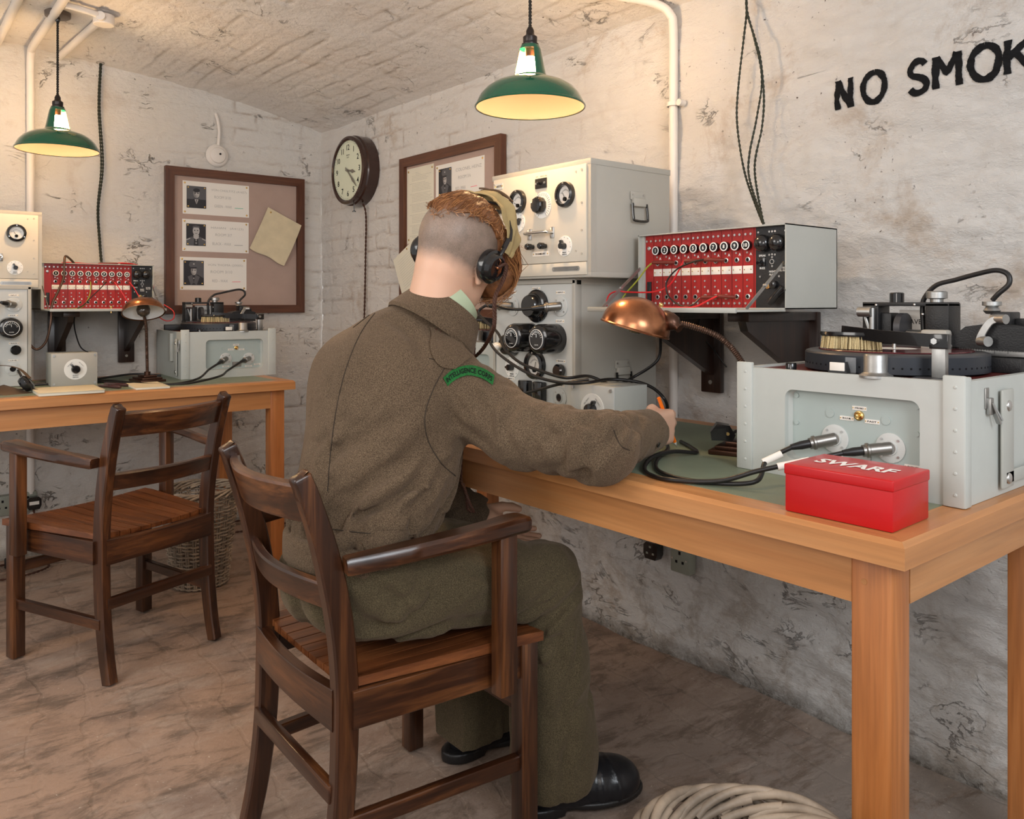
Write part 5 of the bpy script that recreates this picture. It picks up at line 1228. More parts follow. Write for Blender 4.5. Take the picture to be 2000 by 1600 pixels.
basket('tapered wicker basket on the floor behind the empty chair', (.80,-.90,0), .098, .138, .355)
basket('round wicker basket in the foreground beside the man\'s shoe', (3.355,-1.015,0), .120, .160, .318, rows=18, nst=22, rod=.0062)
# ---------------------------------------------------------------- armchairs
def chair(label, loc, rz):
    t = thing('wooden_armchair', label, 'chair', loc, rz, 'dark wooden armchairs'); D = M['dark']
    for s in (-1, 1):
        P = cat([(s*.180,-.232,0), (s*.180,-.214,.08), (s*.180,-.198,.20), (s*.180,-.192,.34), (s*.180,-.194,.44), (s*.181,-.206,.54), (s*.182,-.230,.65), (s*.183,-.262,.75), (s*.183,-.276,.786), (s*.183,-.2775,.790), (s*.183,-.2785,.7925), (s*.183,-.279,.7935)], 5)
        n = len(P); sc = [1]*n
        for i in range(n):
            q = i/(n-1)
            if q < .25: sc[i] = (1, .82+.18*q/.25)
            if P[i].z > .60: sc[i] = (1, 1-.22*(P[i].z-.60)/.18)
            if P[i].z > .765: sc[i] = (1, .76)
            if P[i].z > .7862: q2 = min(1, (P[i].z-.7862)/.0074); k2 = math.sqrt(max(.02, 1-q2*q2)); sc[i] = (k2, .76*k2)
        g = Geo().sweep(P, RECT(.030, .044, .12), up=(0,1,0), scl=sc)
        obj('back_leg', g, D[2], t)
        g = Geo().box(s*.218-.019, s*.218+.019, .165, .205, 0, .405, .003); obj('front_leg', g, D[2], t)
        # side rail, arm post, arm
        g = Geo().sweep([(s*.192,-.185,.368), (s*.218,.175,.368)], RECT(.022, .066, .06)); obj('side_rail', g, D[1], t)
        g = Geo().box(s*.252-.0165, s*.252+.0165, .088, .128, .332, .640, .003); obj('arm_post', g, D[2], t)
        A = cat([(s*.208,-.205,.628), (s*.218,-.15,.632), (s*.238,-.05,.641), (s*.252,.06,.650), (s*.254,.12,.655), (s*.254,.155,.655)], 5)
        m = len(A); sc = [(min(1, .62+.5*(i/(m-1)))*(1 if i < m-2 else .86), 1 if 0 < i < m-1 else .9) for i in range(m)]
        obj('arm', Geo().sweep(A, RECT(.056, .030, .22), scl=sc), D[1], t)
        g = Geo().sweep([(s*.187,-.205,.165), (s*.218,.175,.165)], RECT(.020, .030, .1)); obj('side_stretcher', g, D[1], t)
    # seat of grooved slats
    def sz(x, y_): return .420-.014*(1-(x/.225)**2)*(1-max(0, y_-.05)/.25*.8) + .004
    g = Geo(); ns = 11
    for k in range(ns):
        for (a, b, dz) in ((k/ns+.004, (k+1)/ns-.004, 0),):
            V = []; F = []; ny = 8
            for j in range(ny+1):
                y_ = -.188+.402*j/ny; hw = .190+.055*j/ny
                for q in (a, (a+b)/2, b):
                    x = -hw+2*hw*q; V.append((x, y_, sz(x, y_)-(.0025 if j == ny else 0)))
                for q in (b, (a+b)/2, a):
                    x = -hw+2*hw*q; V.append((x, y_, .404-.006*(k not in (0, ns-1))))
            for j in range(ny):
                for i in range(6): F.append((j*6+i, j*6+(i+1) % 6, (j+1)*6+(i+1) % 6, (j+1)*6+i))
            F.append(tuple(range(6))); F.append(tuple(ny*6+i for i in range(5, -1, -1))); g.add(V, F)
    obj('slatted_seat', g, M['seatwood'], t, ang=25)
    g = Geo().box(-.201, .201, .183, .207, .338, .402, .002); obj('front_rail', g, D[0], t)
    R_ = [(-.178+.356*i/12, -.205-.012*math.sin(math.pi*i/12), .368) for i in range(13)]
    g = Geo().sweep(R_, RECT(.022, .074, .06), scl=[(1, 1-.12*math.sin(math.pi*i/12)) for i in range(13)]); obj('back_rail', g, D[0], t)
    def bow(z_, y0, dep, h, th, tilt, nm):
        P = [(-.180+.360*i/16, y0-dep*math.sin(math.pi*i/16), z_) for i in range(17)]
        g = Geo().sweep(P, [(a, b) for a, b in RECT(th, h, .2)], up=(0, -tilt, 1)); obj(nm, g, D[0], t)
    bow(.737, -.252, .040, .074, .020, .32, 'crest_rail'); bow(.570, -.216, .030, .050, .018, .2, 'lower_back_rail')
    g = Geo().box(-.178, .178, -.222, -.204, .205, .238, .003); obj('back_stretcher', g, D[0], t)
    g = Geo().box(-.201, .201, .177, .197, .255, .287, .003); obj('front_stretcher', g, D[0], t)
    return t
chair('dark wooden armchair the man sits on', (2.520, -1.080, 0), math.radians(-1.5))
chair('empty dark wooden armchair drawn up to the far desk', (1.205, -1.288, 0), math.atan2(-.936, .348)+0 if False else math.radians(180-70+0))
# ---------------------------------------------------------------- cables
def cable(label, pts, r, m, group=None, nm='cable', cat_='cable', n=10):
    P = cat(pts, n); o = P[0].copy(); g = Geo().tube([p-o for p in P], r, 10)
    ob = obj(nm, g, M[m]); ob.location = o; return tag(ob, label, cat_, group)
D0 = TT+.0045
a, b = recR
cable('black cable from the left socket of the near disc cutter, looping left over the desk', [a, a+Vector((-.03,-.035,-.025)), (3.165,-.735,D0+.006), (3.08,-.785,D0), (2.99,-.775,D0), (2.915,-.70,D0), (2.86,-.60,D0+.004), (2.80,-.53,D0)], .0043, 'rubber')
cable('black cable from the right socket of the near disc cutter, looping left over the desk', [b, b+Vector((-.045,-.045,-.015)), b+Vector((-.10,-.10,-.033)), (3.12,-.775,D0+.006), (3.04,-.812,D0), (2.965,-.79,D0), (2.915,-.715,D0+.009), (2.90,-.63,D0+.009), (2.905,-.56,D0), (2.86,-.52,D0), (2.80,-.48,D0)], .0043, 'rubber')
def sleeve(label, p, q, r=.0065, par=None):
    tag(obj('cable_marker', Geo().cyl(p, q, r, r, 14), M['paper']), label, 'cable marker')
sleeve('white tape flag on the left cable of the near disc cutter', a+Vector((-.012,-.015,-.012)), a+Vector((-.034,-.040,-.028)))
sleeve('white tape flag on the right cable of the near disc cutter', b+Vector((-.040,-.041,-.014)), b+Vector((-.078,-.078,-.026)))
a, b = recL
cable('black cable from the left socket of the far disc cutter, trailing over the desk', [a, a+Vector((.035,-.05,-.02)), (.66,-.86,D0+.012), (.70,-.96,D0), (.64,-1.06,D0), (.50,-1.12,D0), (.42,-1.20,D0), (.40,-1.40,D0)], .0045, 'rubber')
cable('black cable from the right socket of the far disc cutter, trailing over the desk', [b, b+Vector((.04,-.07,-.03)), (.67,-.78,D0+.016), (.715,-.92,D0), (.67,-1.03,D0), (.53,-1.10,D0+.002), (.38,-1.15,D0), (.34,-1.38,D0)], .0045, 'rubber')
cable('black cable lying along the back of the far desk from grey box to lamp', [(.30,-.90,D0), (.26,-1.0,D0+.01), (.28,-1.15,D0), (.33,-1.30,D0), (.33,-1.42,D0), (.42,-1.44,D0+.03), (.40,-1.45,D0+.06)], .0045, 'rubber')
# from the right-hand control cabinet
e1, e2 = [Vector((2.105, -.478, TT))+e for e in endsR]
cable('black cable arching from behind the headphones to the right-hand plug of the control cabinet', [e1, e1+Vector((-.045,-.02,-.002)), e1+Vector((-.075,-.045,.004)), e1+Vector((-.115,-.075,.03)), e1+Vector((-.15,-.10,.075)), e1+Vector((-.165,-.09,.12)), e1+Vector((-.20,-.04,.13)), e1+Vector((-.26,.0,.06)), e1+Vector((-.30,-.04,-.10)), e1+Vector((-.31,-.09,-.24)), e1+Vector((-.28,-.14,-.308))], .0042, 'rubber')
cable('brown-black cable sweeping from left plug of the control cabinet to behind the copper lamp', [e2, e2+Vector((-.022,-.01,-.025)), un(972,650,Y=-.55), un(985,680,Y=-.57), un(1015,708,Y=-.58), un(1060,726,Y=-.575), un(1105,738,Y=-.56), un(1150,735,Y=-.50), un(1200,752,Y=-.44), un(1240,735,Y=-.36), un(1283,705,Y=-.33), un(1290,670,Y=-.30), un(1285,640,Y=-.22)], .0040, 'rubber')
cable('black cable crossing the front of the control cabinet to the writing hand', [un(960,640,Y=-.58), un(958,670,Y=-.60), un(985,700,Y=-.60), un(1040,733,Y=-.60), un(1100,748,Y=-.58), un(1150,747,Y=-.55), un(1190,741,Y=-.47), un(1240,745,Y=-.42), un(1275,758,Y=-.40), un(1298,780,Y=-.40), un(1303,800,Y=-.36), un(1290,803,Y=-.30), un(1262,806,Y=-.26)], .0040, 'rubber')
cable('short black cable rising from the sleeve past the round fuse holders of the cabinet', [un(1000,780,Y=-.60), un(1012,772,Y=-.60), un(1050,762,Y=-.58), un(1095,750,Y=-.57), un(1150,741,Y=-.52)], .0038, 'rubber')
# patch cords
def cord(label, pts, m, r=.0021, plugs=()):
    t = thing('patch_cord', label, 'patch cord', tuple(pts[0]), 0, 'patch cords'); o = Vector(pts[0])
    obj('cord', Geo().tube([p-o for p in cat(pts, 10)], r, 8), M[m], t)
    for p, q in plugs:
        p, q = Vector(p)-o, Vector(q)-o; obj('plug', Geo().lathe([(0,0),(.0025,.001),(.0042,.006),(.0048,.02),(.0048,(q-p).length*.92),(.003,(q-p).length),(0,(q-p).length)], p, q-p, 14), M['redplug'], t)
    return t
def sw(x, z_, y_=.0, base=SWR, rz=0):
    v = Matrix.Translation(base) @ Matrix.Rotation(rz, 4, 'Z') @ Vector((x*SWK, y_*SWK, z_*SWK)); return v
yp = -.002; x0 = .044; st = .0325; J = lambda k: x0+st*(k-.5)-.001
cord('green-yellow patch cord on the near switchboard, hanging from socket one', [sw(J(1)+.004,.126,-.012), sw(J(1)-.010,.112,-.02), sw(J(1)-.035,.078,-.03), sw(-.012,.040,-.04), sw(-.025,.014,-.05), sw(-.03,.004,-.07)], 'yg', plugs=[(sw(J(3)+.004,.125,.006), sw(J(1)+.004,.126,-.014))])
cord('red patch cord on the near switchboard, sweeping out left past the flap', [sw(J(5)-.012,.126,-.02), sw(J(5)-.025,.10,-.025), sw(J(4)-.02,.062,-.03), sw(J(2),.045,-.04), sw(.0,.045,-.045), sw(-.025,.048,-.055), sw(-.052,.040,-.06), sw(-.060,.022,-.065), sw(-.055,.006,-.07)], 'redwire', plugs=[(sw(J(6)+.004,.126,.006), sw(J(5)-.010,.126,-.020))])
cord('black patch cord on the near switchboard, looping from socket eight', [sw(J(7)-.010,.128,-.016), sw(J(6)-.01,.122,-.025), sw(J(5)-.02,.105,-.035), sw(J(4)-.018,.075,-.04), sw(J(4)-.020,.045,-.04), sw(J(4)-.002,.022,-.04), sw(J(5)+.002,.006,-.04), sw(J(6)-.004,.010,-.035), sw(J(7)-.022,.028,-.022)], 'bwire', plugs=[(sw(J(8)+.004,.125,.006), sw(J(7)-.014,.127,-.016)), (sw(J(7)+.020,.031,.004), sw(J(7)-.020,.029,-.020))])
cord('red patch cord on the near switchboard, low loop along the flap', [sw(J(8)-.006,.032,-.016), sw(J(7)+.012,.022,-.03), sw(J(6)+.02,.006,-.05), sw(J(5)+.02,.003,-.055), sw(J(3),.003,-.06), sw(J(1),.004,-.07)], 'redwire', plugs=[(sw(J(9)+.006,.030,.004), sw(J(8)-.004,.032,-.014))])
def swl(x, z_, y_=0): return sw(x, z_, y_, SWL, math.pi/2)
cord('green-yellow patch cord on the far switchboard at socket five', [swl(J(5)+.004,.124,-.018), swl(J(5)+.003,.10,-.026), swl(J(5)-.003,.06,-.03), swl(J(4)+.008,.02,-.035), swl(J(4)-.02,.004,-.04), swl(J(2),.003,-.05)], 'yg', plugs=[(swl(J(5),.125,.008), swl(J(5)+.003,.124,-.016))])
cord('black patch cord on the far switchboard, slanting down from socket seven', [swl(J(7)+.002,.122,-.018), swl(J(6)+.01,.095,-.03), swl(J(5)+.004,.055,-.035), swl(J(4)+.005,.02,-.038), swl(J(3)+.01,.004,-.045)], 'bwire', plugs=[(swl(J(7),.125,.008), swl(J(7)+.002,.122,-.018))])
cord('red patch cord on the far switchboard, slanting down from socket eight', [swl(J(8)+.005,.124,-.018), swl(J(8)+.02,.10,-.03), swl(J(9)+.012,.055,-.04), swl(J(10)-.002,.015,-.045), swl(J(10)-.02,.004,-.05), swl(J(6),.003,-.06)], 'redwire', plugs=[(swl(J(8),.125,.008), swl(J(8)+.005,.124,-.018))])
cord('red patch cord on the far switchboard, running from socket ten behind the lamp', [swl(J(10)+.005,.124,-.018), swl(J(10)+.02,.10,-.03), swl(J(10)+.045,.05,-.045), swl(.42,.01,-.07), swl(.455,-.03,-.10), swl(.49,-.055,-.12), swl(.525,-.045,-.11), swl(.53,-.01,-.09), swl(.50,.02,-.05)], 'redwire', plugs=[(swl(J(10),.125,.008), swl(J(10)+.005,.124,-.018))])
cord('red patch cord lying on top of the far switchboard', [swl(.10,.211,.10), swl(.13,.212,.07), swl(.20,.209,.08), swl(.26,.209,.09), swl(.30,.210,.08), swl(.34,.216,.07), swl(.39,.214,.07), swl(.42,.209,.09)], 'redwire', plugs=[(swl(.33,.213,.07), swl(.25,.211,.10)), (swl(.34,.211,.08), swl(.40,.211,.085))])
cord('red patch cord hanging at the right end of the far switchboard', [swl(.470,.150,.08), swl(.480,.135,.07), swl(.487,.105,.07), swl(.481,.075,.07), swl(.472,.062,.06)], 'redwire')
cable('dark lead hooked over the far switchboard and hanging down to the left cabinet', [swl(.14,.208,.05), swl(.115,.228,.02), swl(.090,.234,-.03), swl(.082,.20,-.05), swl(.078,.14,-.06), swl(.055,.08,-.07), swl(.03,.02,-.08), swl(.022,-.06,-.09), swl(.005,-.14,-.08), swl(-.03,-.17,-.07), swl(-.065,-.12,-.07), swl(-.085,-.02,-.07), swl(-.11,.04,-.08), swl(-.17,.09,-.09)], .0046, 'goose')
cable('thin black lead dropping from the far switchboard to the grey box', [(.16,-1.205,1.045), (.165,-1.213,1.00), (.20,-1.213,.95), (.30,-1.215,.90), (.46,-1.22,.885)], .0026, 'bwire')
cable('thin black lead under the near switchboard', [(2.58,-.12,1.062), (2.56,-.10,1.0), (2.57,-.05,.95), (2.60,-.03,.9)], .0022, 'bwire')
# base plug beside lamp foot
t = thing('connector_block', 'black bakelite connector lying against the near lamp foot', 'connector', (2.925,-.495,TT+.0275), math.radians(40))
obj('body', Geo().prism([(-.024,0),(.020,0),(.026,.012),(.014,.032),(-.012,.036),(-.026,.018)], (0,-.016,0), (1,0,0), (0,0,1), (0,.032,0)), M['black'], t)
obj('screw', Geo().cyl((.010,-.016,.015), (.010,-.019,.015), .0035, seg=12), M['brass'], t); obj('lead', Geo().tube(cat([(.022,0,.015), (.04,.005,.022), (.055,.01,.010), (.06,.02,-.004)], 6), .003, 8), M['rubber'], t)
# floor flexes by the far wall
twisted('floor_flex', 'brown twisted flex looping on the floor from below the socket at left', 'cable', [(.05,-1.345,.21), (.055,-1.33,.15), (.05,-1.27,.06), (.06,-1.22,.012), (.07,-1.10,.008), (.06,-1.0,.008), (.05,-.80,.008), (.05,-.60,.010), (.06,-.40,.008), (.08,-.10,.008)], .0026, 'braid', group='floor flexes')
twisted('floor_flex', 'brown twisted flex coiled on the floor behind the front leg of the empty chair', 'cable', [(.10,-1.75,.02), (.17,-1.62,.008), (.24,-1.60,.008), (.30,-1.52,.008), (.30,-1.40,.008), (.24,-1.32,.008), (.17,-1.34,.010), (.13,-1.42,.014), (.15,-1.50,.02)], .0026, 'braid', group='floor flexes')
twisted('floor_flex', 'brown twisted flex curving across the floor towards the basket', 'cable', [(.15,-1.42,.02), (.17,-1.33,.010), (.19,-1.22,.010), (.20,-1.12,.008), (.15,-1.04,.008), (.13,-.90,.008), (.20,-.70,.008), (.25,-.45,.008), (.22,-.2,.008)], .0026, 'braid', group='floor flexes')
t = thing('inline_connector', 'black inline connector on the floor flex behind the empty chair', 'connector', (.145,-1.44,0), .6); obj('body', Geo().box(-.022, .022, -.014, .014, 0, .045, .006), M['rubber'], t)
cable('thin dark lead hanging below the far desk against the wall', [(.035,-1.155,.75), (.035,-1.155,.66), (.035,-1.150,.60), (.035,-1.143,.55)], .0022, 'bwire')
# wall lettering, hand painted over the uneven brick
def paint_word(word, x, z0, label_):
    pass
GL = {'N': ([[(0,0),(.02,1)], [(.04,.97),(.80,.03)], [(.86,.0),(.84,1.02)]], 1.0),
      'O': ([[(.5+.5*math.cos(a), .5+.5*math.sin(a)) for a in [math.pi/2+2*math.pi*k/28 for k in range(29)]]], 1.0),
      'S': ([[(.86,.86),(.70,.97),(.42,1.0),(.16,.90),(.06,.72),(.18,.56),(.5,.48),(.80,.38),(.92,.22),(.80,.06),(.50,-.01),(.22,.02),(.04,.14)]], 1.0),
      'M': ([[(.03,0),(.03,1)], [(.06,.96),(.47,.46),(.9,1.0)], [(.95,.0),(.95,1.02)]], 1.0),
      'K': ([[(.03,0),(.06,1)], [(.92,1),(.12,.44)], [(.36,.58),(.98,0)]], 1.0), 'I': ([[(.5,0),(.5,1)]], 1), 'G': ([[(.9,.85),(.7,.98),(.4,1),(.1,.8),(.02,.5),(.1,.2),(.4,0),(.75,.02),(.93,.2),(.93,.45),(.6,.45)]], 1)}
def letter(ch, x, w_, z0, h_, sw_=.0155):
    g = Geo()
    for s_ in GL[ch][0]:
        P = [Vector((x+a*w_, 0, z0+b*h_)) for a, b in s_]
        if len(P) > 4: P = cat(P, 4)
        F = []
        for a, b in zip(P, P[1:]):
            n = max(1, int((b-a).length/.0022))
            for k in range(n): F.append(a.lerp(b, k/n))
        F.append(P[-1]); n = len(F); V = []; Q = []; m = 6
        for i, p in enumerate(F):
            d = (F[min(i+1,n-1)]-F[max(i-1,0)]).normalized(); s2 = Vector((-d.z, 0, d.x))
            wv_ = sw_*(1+.10*math.sin(i*.35+x*50))*(1+.06*random.uniform(-1,1))
            for j in range(m):
                q = p+s2*wv_*(j/(m-1)-.5); V.append((q.x, 0, q.z))
        A = np.array(V); hh = right_h(A[:, 0], A[:, 2]); V = [(v[0], -float(h_2)-.0022, v[2]) for v, h_2 in zip(V, hh)]
        for i in range(n-1):
            for j in range(m-1): k = i*m+j; Q.append((k, k+1, k+m+1, k+m))
        g.add(V, Q)
    return g
g = Geo()
for ch, x, w_ in (('N', 2.912, .044), ('O', 2.984, .056), ('S', 3.101, .044), ('M', 3.160, .055), ('O', 3.238, .060), ('K', 3.312, .052), ('I', 3.374, .02), ('N', 3.412, .05), ('G', 3.478, .055)):
    g.join(letter(ch, x, w_, 1.578, .073))
wl = obj('wall_lettering', g, M['wallpaint'] if 'wallpaint' in M else M['ink'], smooth=True); tag(wl, 'black hand-painted NO SMOKING lettering high on the right wall', 'wall sign')
# ================================================================ the seated man
f32 = np.float32
def A_(v): return np.array(v, f32)
def capsule(p, a, b, ra, rb):
    a = A_(a); b = A_(b); ab = b-a; t = np.clip(((p-a)@ab)/float(ab@ab), 0, 1); return np.linalg.norm(p-(a+t[:, None]*ab), axis=1)-(ra+(rb-ra)*t)
def ellip(p, c, r, R=None):
    q = p-A_(c)
    if R is not None: q = q@R
    r = A_(r); k0 = np.linalg.norm(q/r, axis=1); k1 = np.linalg.norm(q/(r*r), axis=1)+1e-9; return k0*(k0-1)/k1
def rbox(p, c, b, rad, R=None):
    q = p-A_(c)
    if R is not None: q = q@R
    q = np.abs(q)-(A_(b)-rad); return np.linalg.norm(np.maximum(q, 0), axis=1)+np.minimum(q.max(1), 0)-rad
def smin(a, b, k): h = np.clip(.5+.5*(b-a)/k, 0, 1); return b*(1-h)+a*h-k*h*(1-h)
def smax(a, b, k): return -smin(-a, -b, k)
def sdf_mesh(name, f, lo, hi, h, m, parent, B=10, attrs=None, relax=1):
    lo = A_(lo); n = np.ceil((A_(hi)-lo)/h/B).astype(int)*B+1; V = np.ones(n, f32)
    nb = (n-1)//B; ii = np.stack(np.meshgrid(*[np.arange(k) for k in nb], indexing='ij'), -1).reshape(-1, 3)
    cen = lo+(ii*B+B/2)*h; d = f(cen.astype(f32)); act = np.abs(d) < B*h*.87*1.35+.012
    for q in ii[(d < 0) & ~act]: V[q[0]*B:(q[0]+1)*B+1, q[1]*B:(q[1]+1)*B+1, q[2]*B:(q[2]+1)*B+1] = -1
    loc = np.stack(np.meshgrid(*[np.arange(B+1)]*3, indexing='ij'), -1).reshape(-1, 3); L = ii[act]
    for s in range(0, len(L), 120):
        q = L[s:s+120]; P = (q[:, None, :]*B+loc[None]).reshape(-1, 3); v = f((lo+P*h).astype(f32)); V[P[:, 0], P[:, 1], P[:, 2]] = v
    S = V < 0; cs = [(0,0,0),(1,0,0),(0,1,0),(1,1,0),(0,0,1),(1,0,1),(0,1,1),(1,1,1)]
    cnt = np.zeros(np.array(S.shape)-1, np.int8)
    sl = lambda c: tuple(slice(c[k], S.shape[k]-1+c[k]) for k in range(3))
    for c in cs: cnt += S[sl(c)]
    cell = np.argwhere((cnt > 0) & (cnt < 8)); vid = -np.ones(cnt.shape, np.int32); vid[cell[:, 0], cell[:, 1], cell[:, 2]] = np.arange(len(cell))
    cv = np.stack([V[cell[:, 0]+c[0], cell[:, 1]+c[1], cell[:, 2]+c[2]] for c in cs], 1); acc = np.zeros((len(cell), 3), f32); num = np.zeros(len(cell), f32)
    for a in range(8):
        for b in range(a+1, 8):
            df = np.abs(np.array(cs[a])-np.array(cs[b]))
            if df.sum() != 1: continue
            va, vb = cv[:, a], cv[:, b]; mk = (va < 0) != (vb < 0); t = np.where(mk, va/np.where(mk, va-vb, 1), 0)
            pt = A_(cs[a])+t[:, None]*(A_(cs[b])-A_(cs[a])); acc += pt*mk[:, None]; num += mk
    P = lo+(cell+acc/num[:, None])*h; Q = []
    for ax in range(3):
        s0 = [slice(None)]*3; s1 = [slice(None)]*3; s0[ax] = slice(0, -1); s1[ax] = slice(1, None)
        e = np.argwhere(S[tuple(s0)] != S[tuple(s1)]); b, c = (ax+1) % 3, (ax+2) % 3
        e = e[(e[:, b] > 0) & (e[:, c] > 0) & (e[:, b] < S.shape[b]-1) & (e[:, c] < S.shape[c]-1)]; neg = S[e[:, 0], e[:, 1], e[:, 2]]
        def g(db, dc): x = e.copy(); x[:, b] += db; x[:, c] += dc; return vid[x[:, 0], x[:, 1], x[:, 2]]
        q = np.stack([g(-1, -1), g(0, -1), g(0, 0), g(-1, 0)], 1); q[~neg] = q[~neg][:, ::-1]; Q.append(q)
    Q = np.concatenate(Q); Q = Q[(Q >= 0).all(1)]
    for _ in range(relax):
        s = np.zeros_like(P); c = np.zeros(len(P), f32)
        for k in range(4): np.add.at(s, Q[:, k], P[Q[:, (k+1) % 4]]); np.add.at(c, Q[:, k], 1)
        P = P*.5+(s/np.maximum(c, 1)[:, None])*.5
    me = bpy.data.meshes.new(name); me.vertices.add(len(P)); me.vertices.foreach_set('co', P.astype(f32).ravel()); me.loops.add(Q.size); me.loops.foreach_set('vertex_index', Q.ravel().astype(np.int32))
    me.polygons.add(len(Q)); me.polygons.foreach_set('loop_start', np.arange(0, Q.size, 4, dtype=np.int32)); me.polygons.foreach_set('loop_total', np.full(len(Q), 4, np.int32))
    me.update(); me.polygons.foreach_set('use_smooth', [True]*len(Q))
    for mm in (m if isinstance(m, list) else [m]): me.materials.append(mm)
    if attrs:
        for k_, fn in attrs.items():
            at = me.attributes.new(k_, 'FLOAT', 'POINT'); at.data.foreach_set('value', fn(P.astype(f32)).astype(f32))
    o = bpy.data.objects.new(name, me); COL.objects.link(o); o.parent = parent
    return o
# --- skeleton (metres, world)
PEL = (2.55,-1.185,.535); WAI = (2.545,-1.165,.67); CHE = (2.54,-1.095,.85); UPB = (2.53,-1.045,.955)
RS, RE, RW = (2.690,-1.000,.895), (2.945,-.893,.820), (2.870,-.668,.818)
LS, LE, LW = (2.345,-1.030,.935), (2.315,-.935,.68), (2.430,-.785,.572)
RH, RK, RA = (2.630,-1.12,.535), (2.690,-.800,.494), (2.692,-.768,.10)
LH, LK, LA = (2.460,-1.12,.535), (2.420,-.805,.492), (2.415,-.785,.10)
HC = Vector((2.589,-.958,1.186)); hx = Vector((.932,.254,-.22)).normalized(); hf = Vector((-.21,.85,-.40)); hf = (hf-hx*hf.dot(hx)).normalized(); hz = hx.cross(hf)
HR = np.array([hx, hf, hz], f32).T    # columns = local axes
HM = Matrix(((hx.x,hf.x,hz.x,HC.x),(hx.y,hf.y,hz.y,HC.y),(hx.z,hf.z,hz.z,HC.z),(0,0,0,1)))
def hl_(p): return (p-A_(HC))@HR
def head_sdf(p):
    q = hl_(p)
    d = ellip(q, (0,-.012,.028), (.078,.099,.088)); d = smin(d, ellip(q, (0,.030,-.012), (.066,.070,.080)), .03)       # skull, face
    d = smin(d, ellip(q, (0,.052,-.072), (.050,.048,.040)), .03); d = smin(d, ellip(q, (0,.083,-.098), (.022,.018,.018)), .02)  # jaw, chin
    d = smin(d, capsule(q, (0,.096,.012), (0,.118,-.028), .008, .014), .012); d = smin(d, ellip(q, (0,.098,-.060), (.024,.010,.012)), .01)
    for s in (-1, 1):
        d = smax(d, -ellip(q, (s*.031,.106,.004), (.016,.014,.010)), .012); d = smin(d, ellip(q, (s*.031,.090,.004), (.013,.012,.011)), .003)
        e = ellip(q, (s*.080,.000,-.012), (.009,.019,.031)); e = smin(e, ellip(q, (s*.078,.008,-.040), (.006,.008,.012)), .008)
        d = smin(d, smax(e, -ellip(q, (s*.092,.003,-.008), (.008,.010,.018)), .004), .006)
    return d
NB = tuple(HC-hf*.022-hz*.056)
def finger(p, pts, rs):
    d = None
    for (a, b), (ra, rb) in zip(zip(pts, pts[1:]), zip(rs, rs[1:])):
        e = capsule(p, a, b, ra, rb); d = e if d is None else smin(d, e, .004)
    return d
def hand_pts(W, a, n, up, spec):
    """spec: list of finger joint lists in (along, normal, up) mm"""
    W = Vector(W); a = Vector(a).normalized(); up = Vector(up); up = (up-a*up.dot(a)).normalized(); n = Vector(n); n = (n-a*n.dot(a)-up*n.dot(up)).normalized()
    return W, a, n, up, [[tuple(W+a*x*.001+n*y*.001+up*z*.001) for x, y, z in f_] for f_ in spec]
def hand_sdf(p, H, rads, palm):
    W, a, n, up, F = H; R = np.array([a, n, up], f32).T
    d = capsule(p, tuple(W-a*.05), tuple(W+a*.012), .025, .024)
    for c, r in palm: d = smin(d, rbox(p, tuple(W+a*c[0]+n*c[1]+up*c[2]), r, min(r)*.85, R), .016)
    for f_, rr in zip(F, rads): d = smin(d, finger(p, f_, rr), .005)
    return d
# right hand: loose fist on its little-finger side, gripping a pencil; n = back of hand
aR = Vector(RW)-Vector(RE)
RHAND = hand_pts(RW, (-.20,.97,-.02), (.95,.22,.12), (0,0,1), [
    [(82,2,27), (105,-6,24), (112,-28,14), (98,-40,8)], [(86,3,9), (110,-7,5), (110,-30,-2), (90,-36,-4)], [(84,1,-9), (106,-9,-12), (103,-30,-14), (82,-34,-12)], [(78,-2,-25), (97,-11,-27), (93,-28,-26), (76,-31,-24)],
    [(25,-8,24), (52,-24,36), (80,-34,32), (100,-36,24)]])
RRAD = [(.0105,.0098,.0088,.0078), (.0110,.0100,.0090,.0080), (.0104,.0095,.0086,.0076), (.0094,.0086,.0078,.007), (.015,.0125,.0105,.009)]
def rhand(p): return hand_sdf(p, RHAND, RRAD, [((.048,-.002,.000), (.044,.0155,.038)), ((.040,-.016,.014), (.030,.012,.020))])
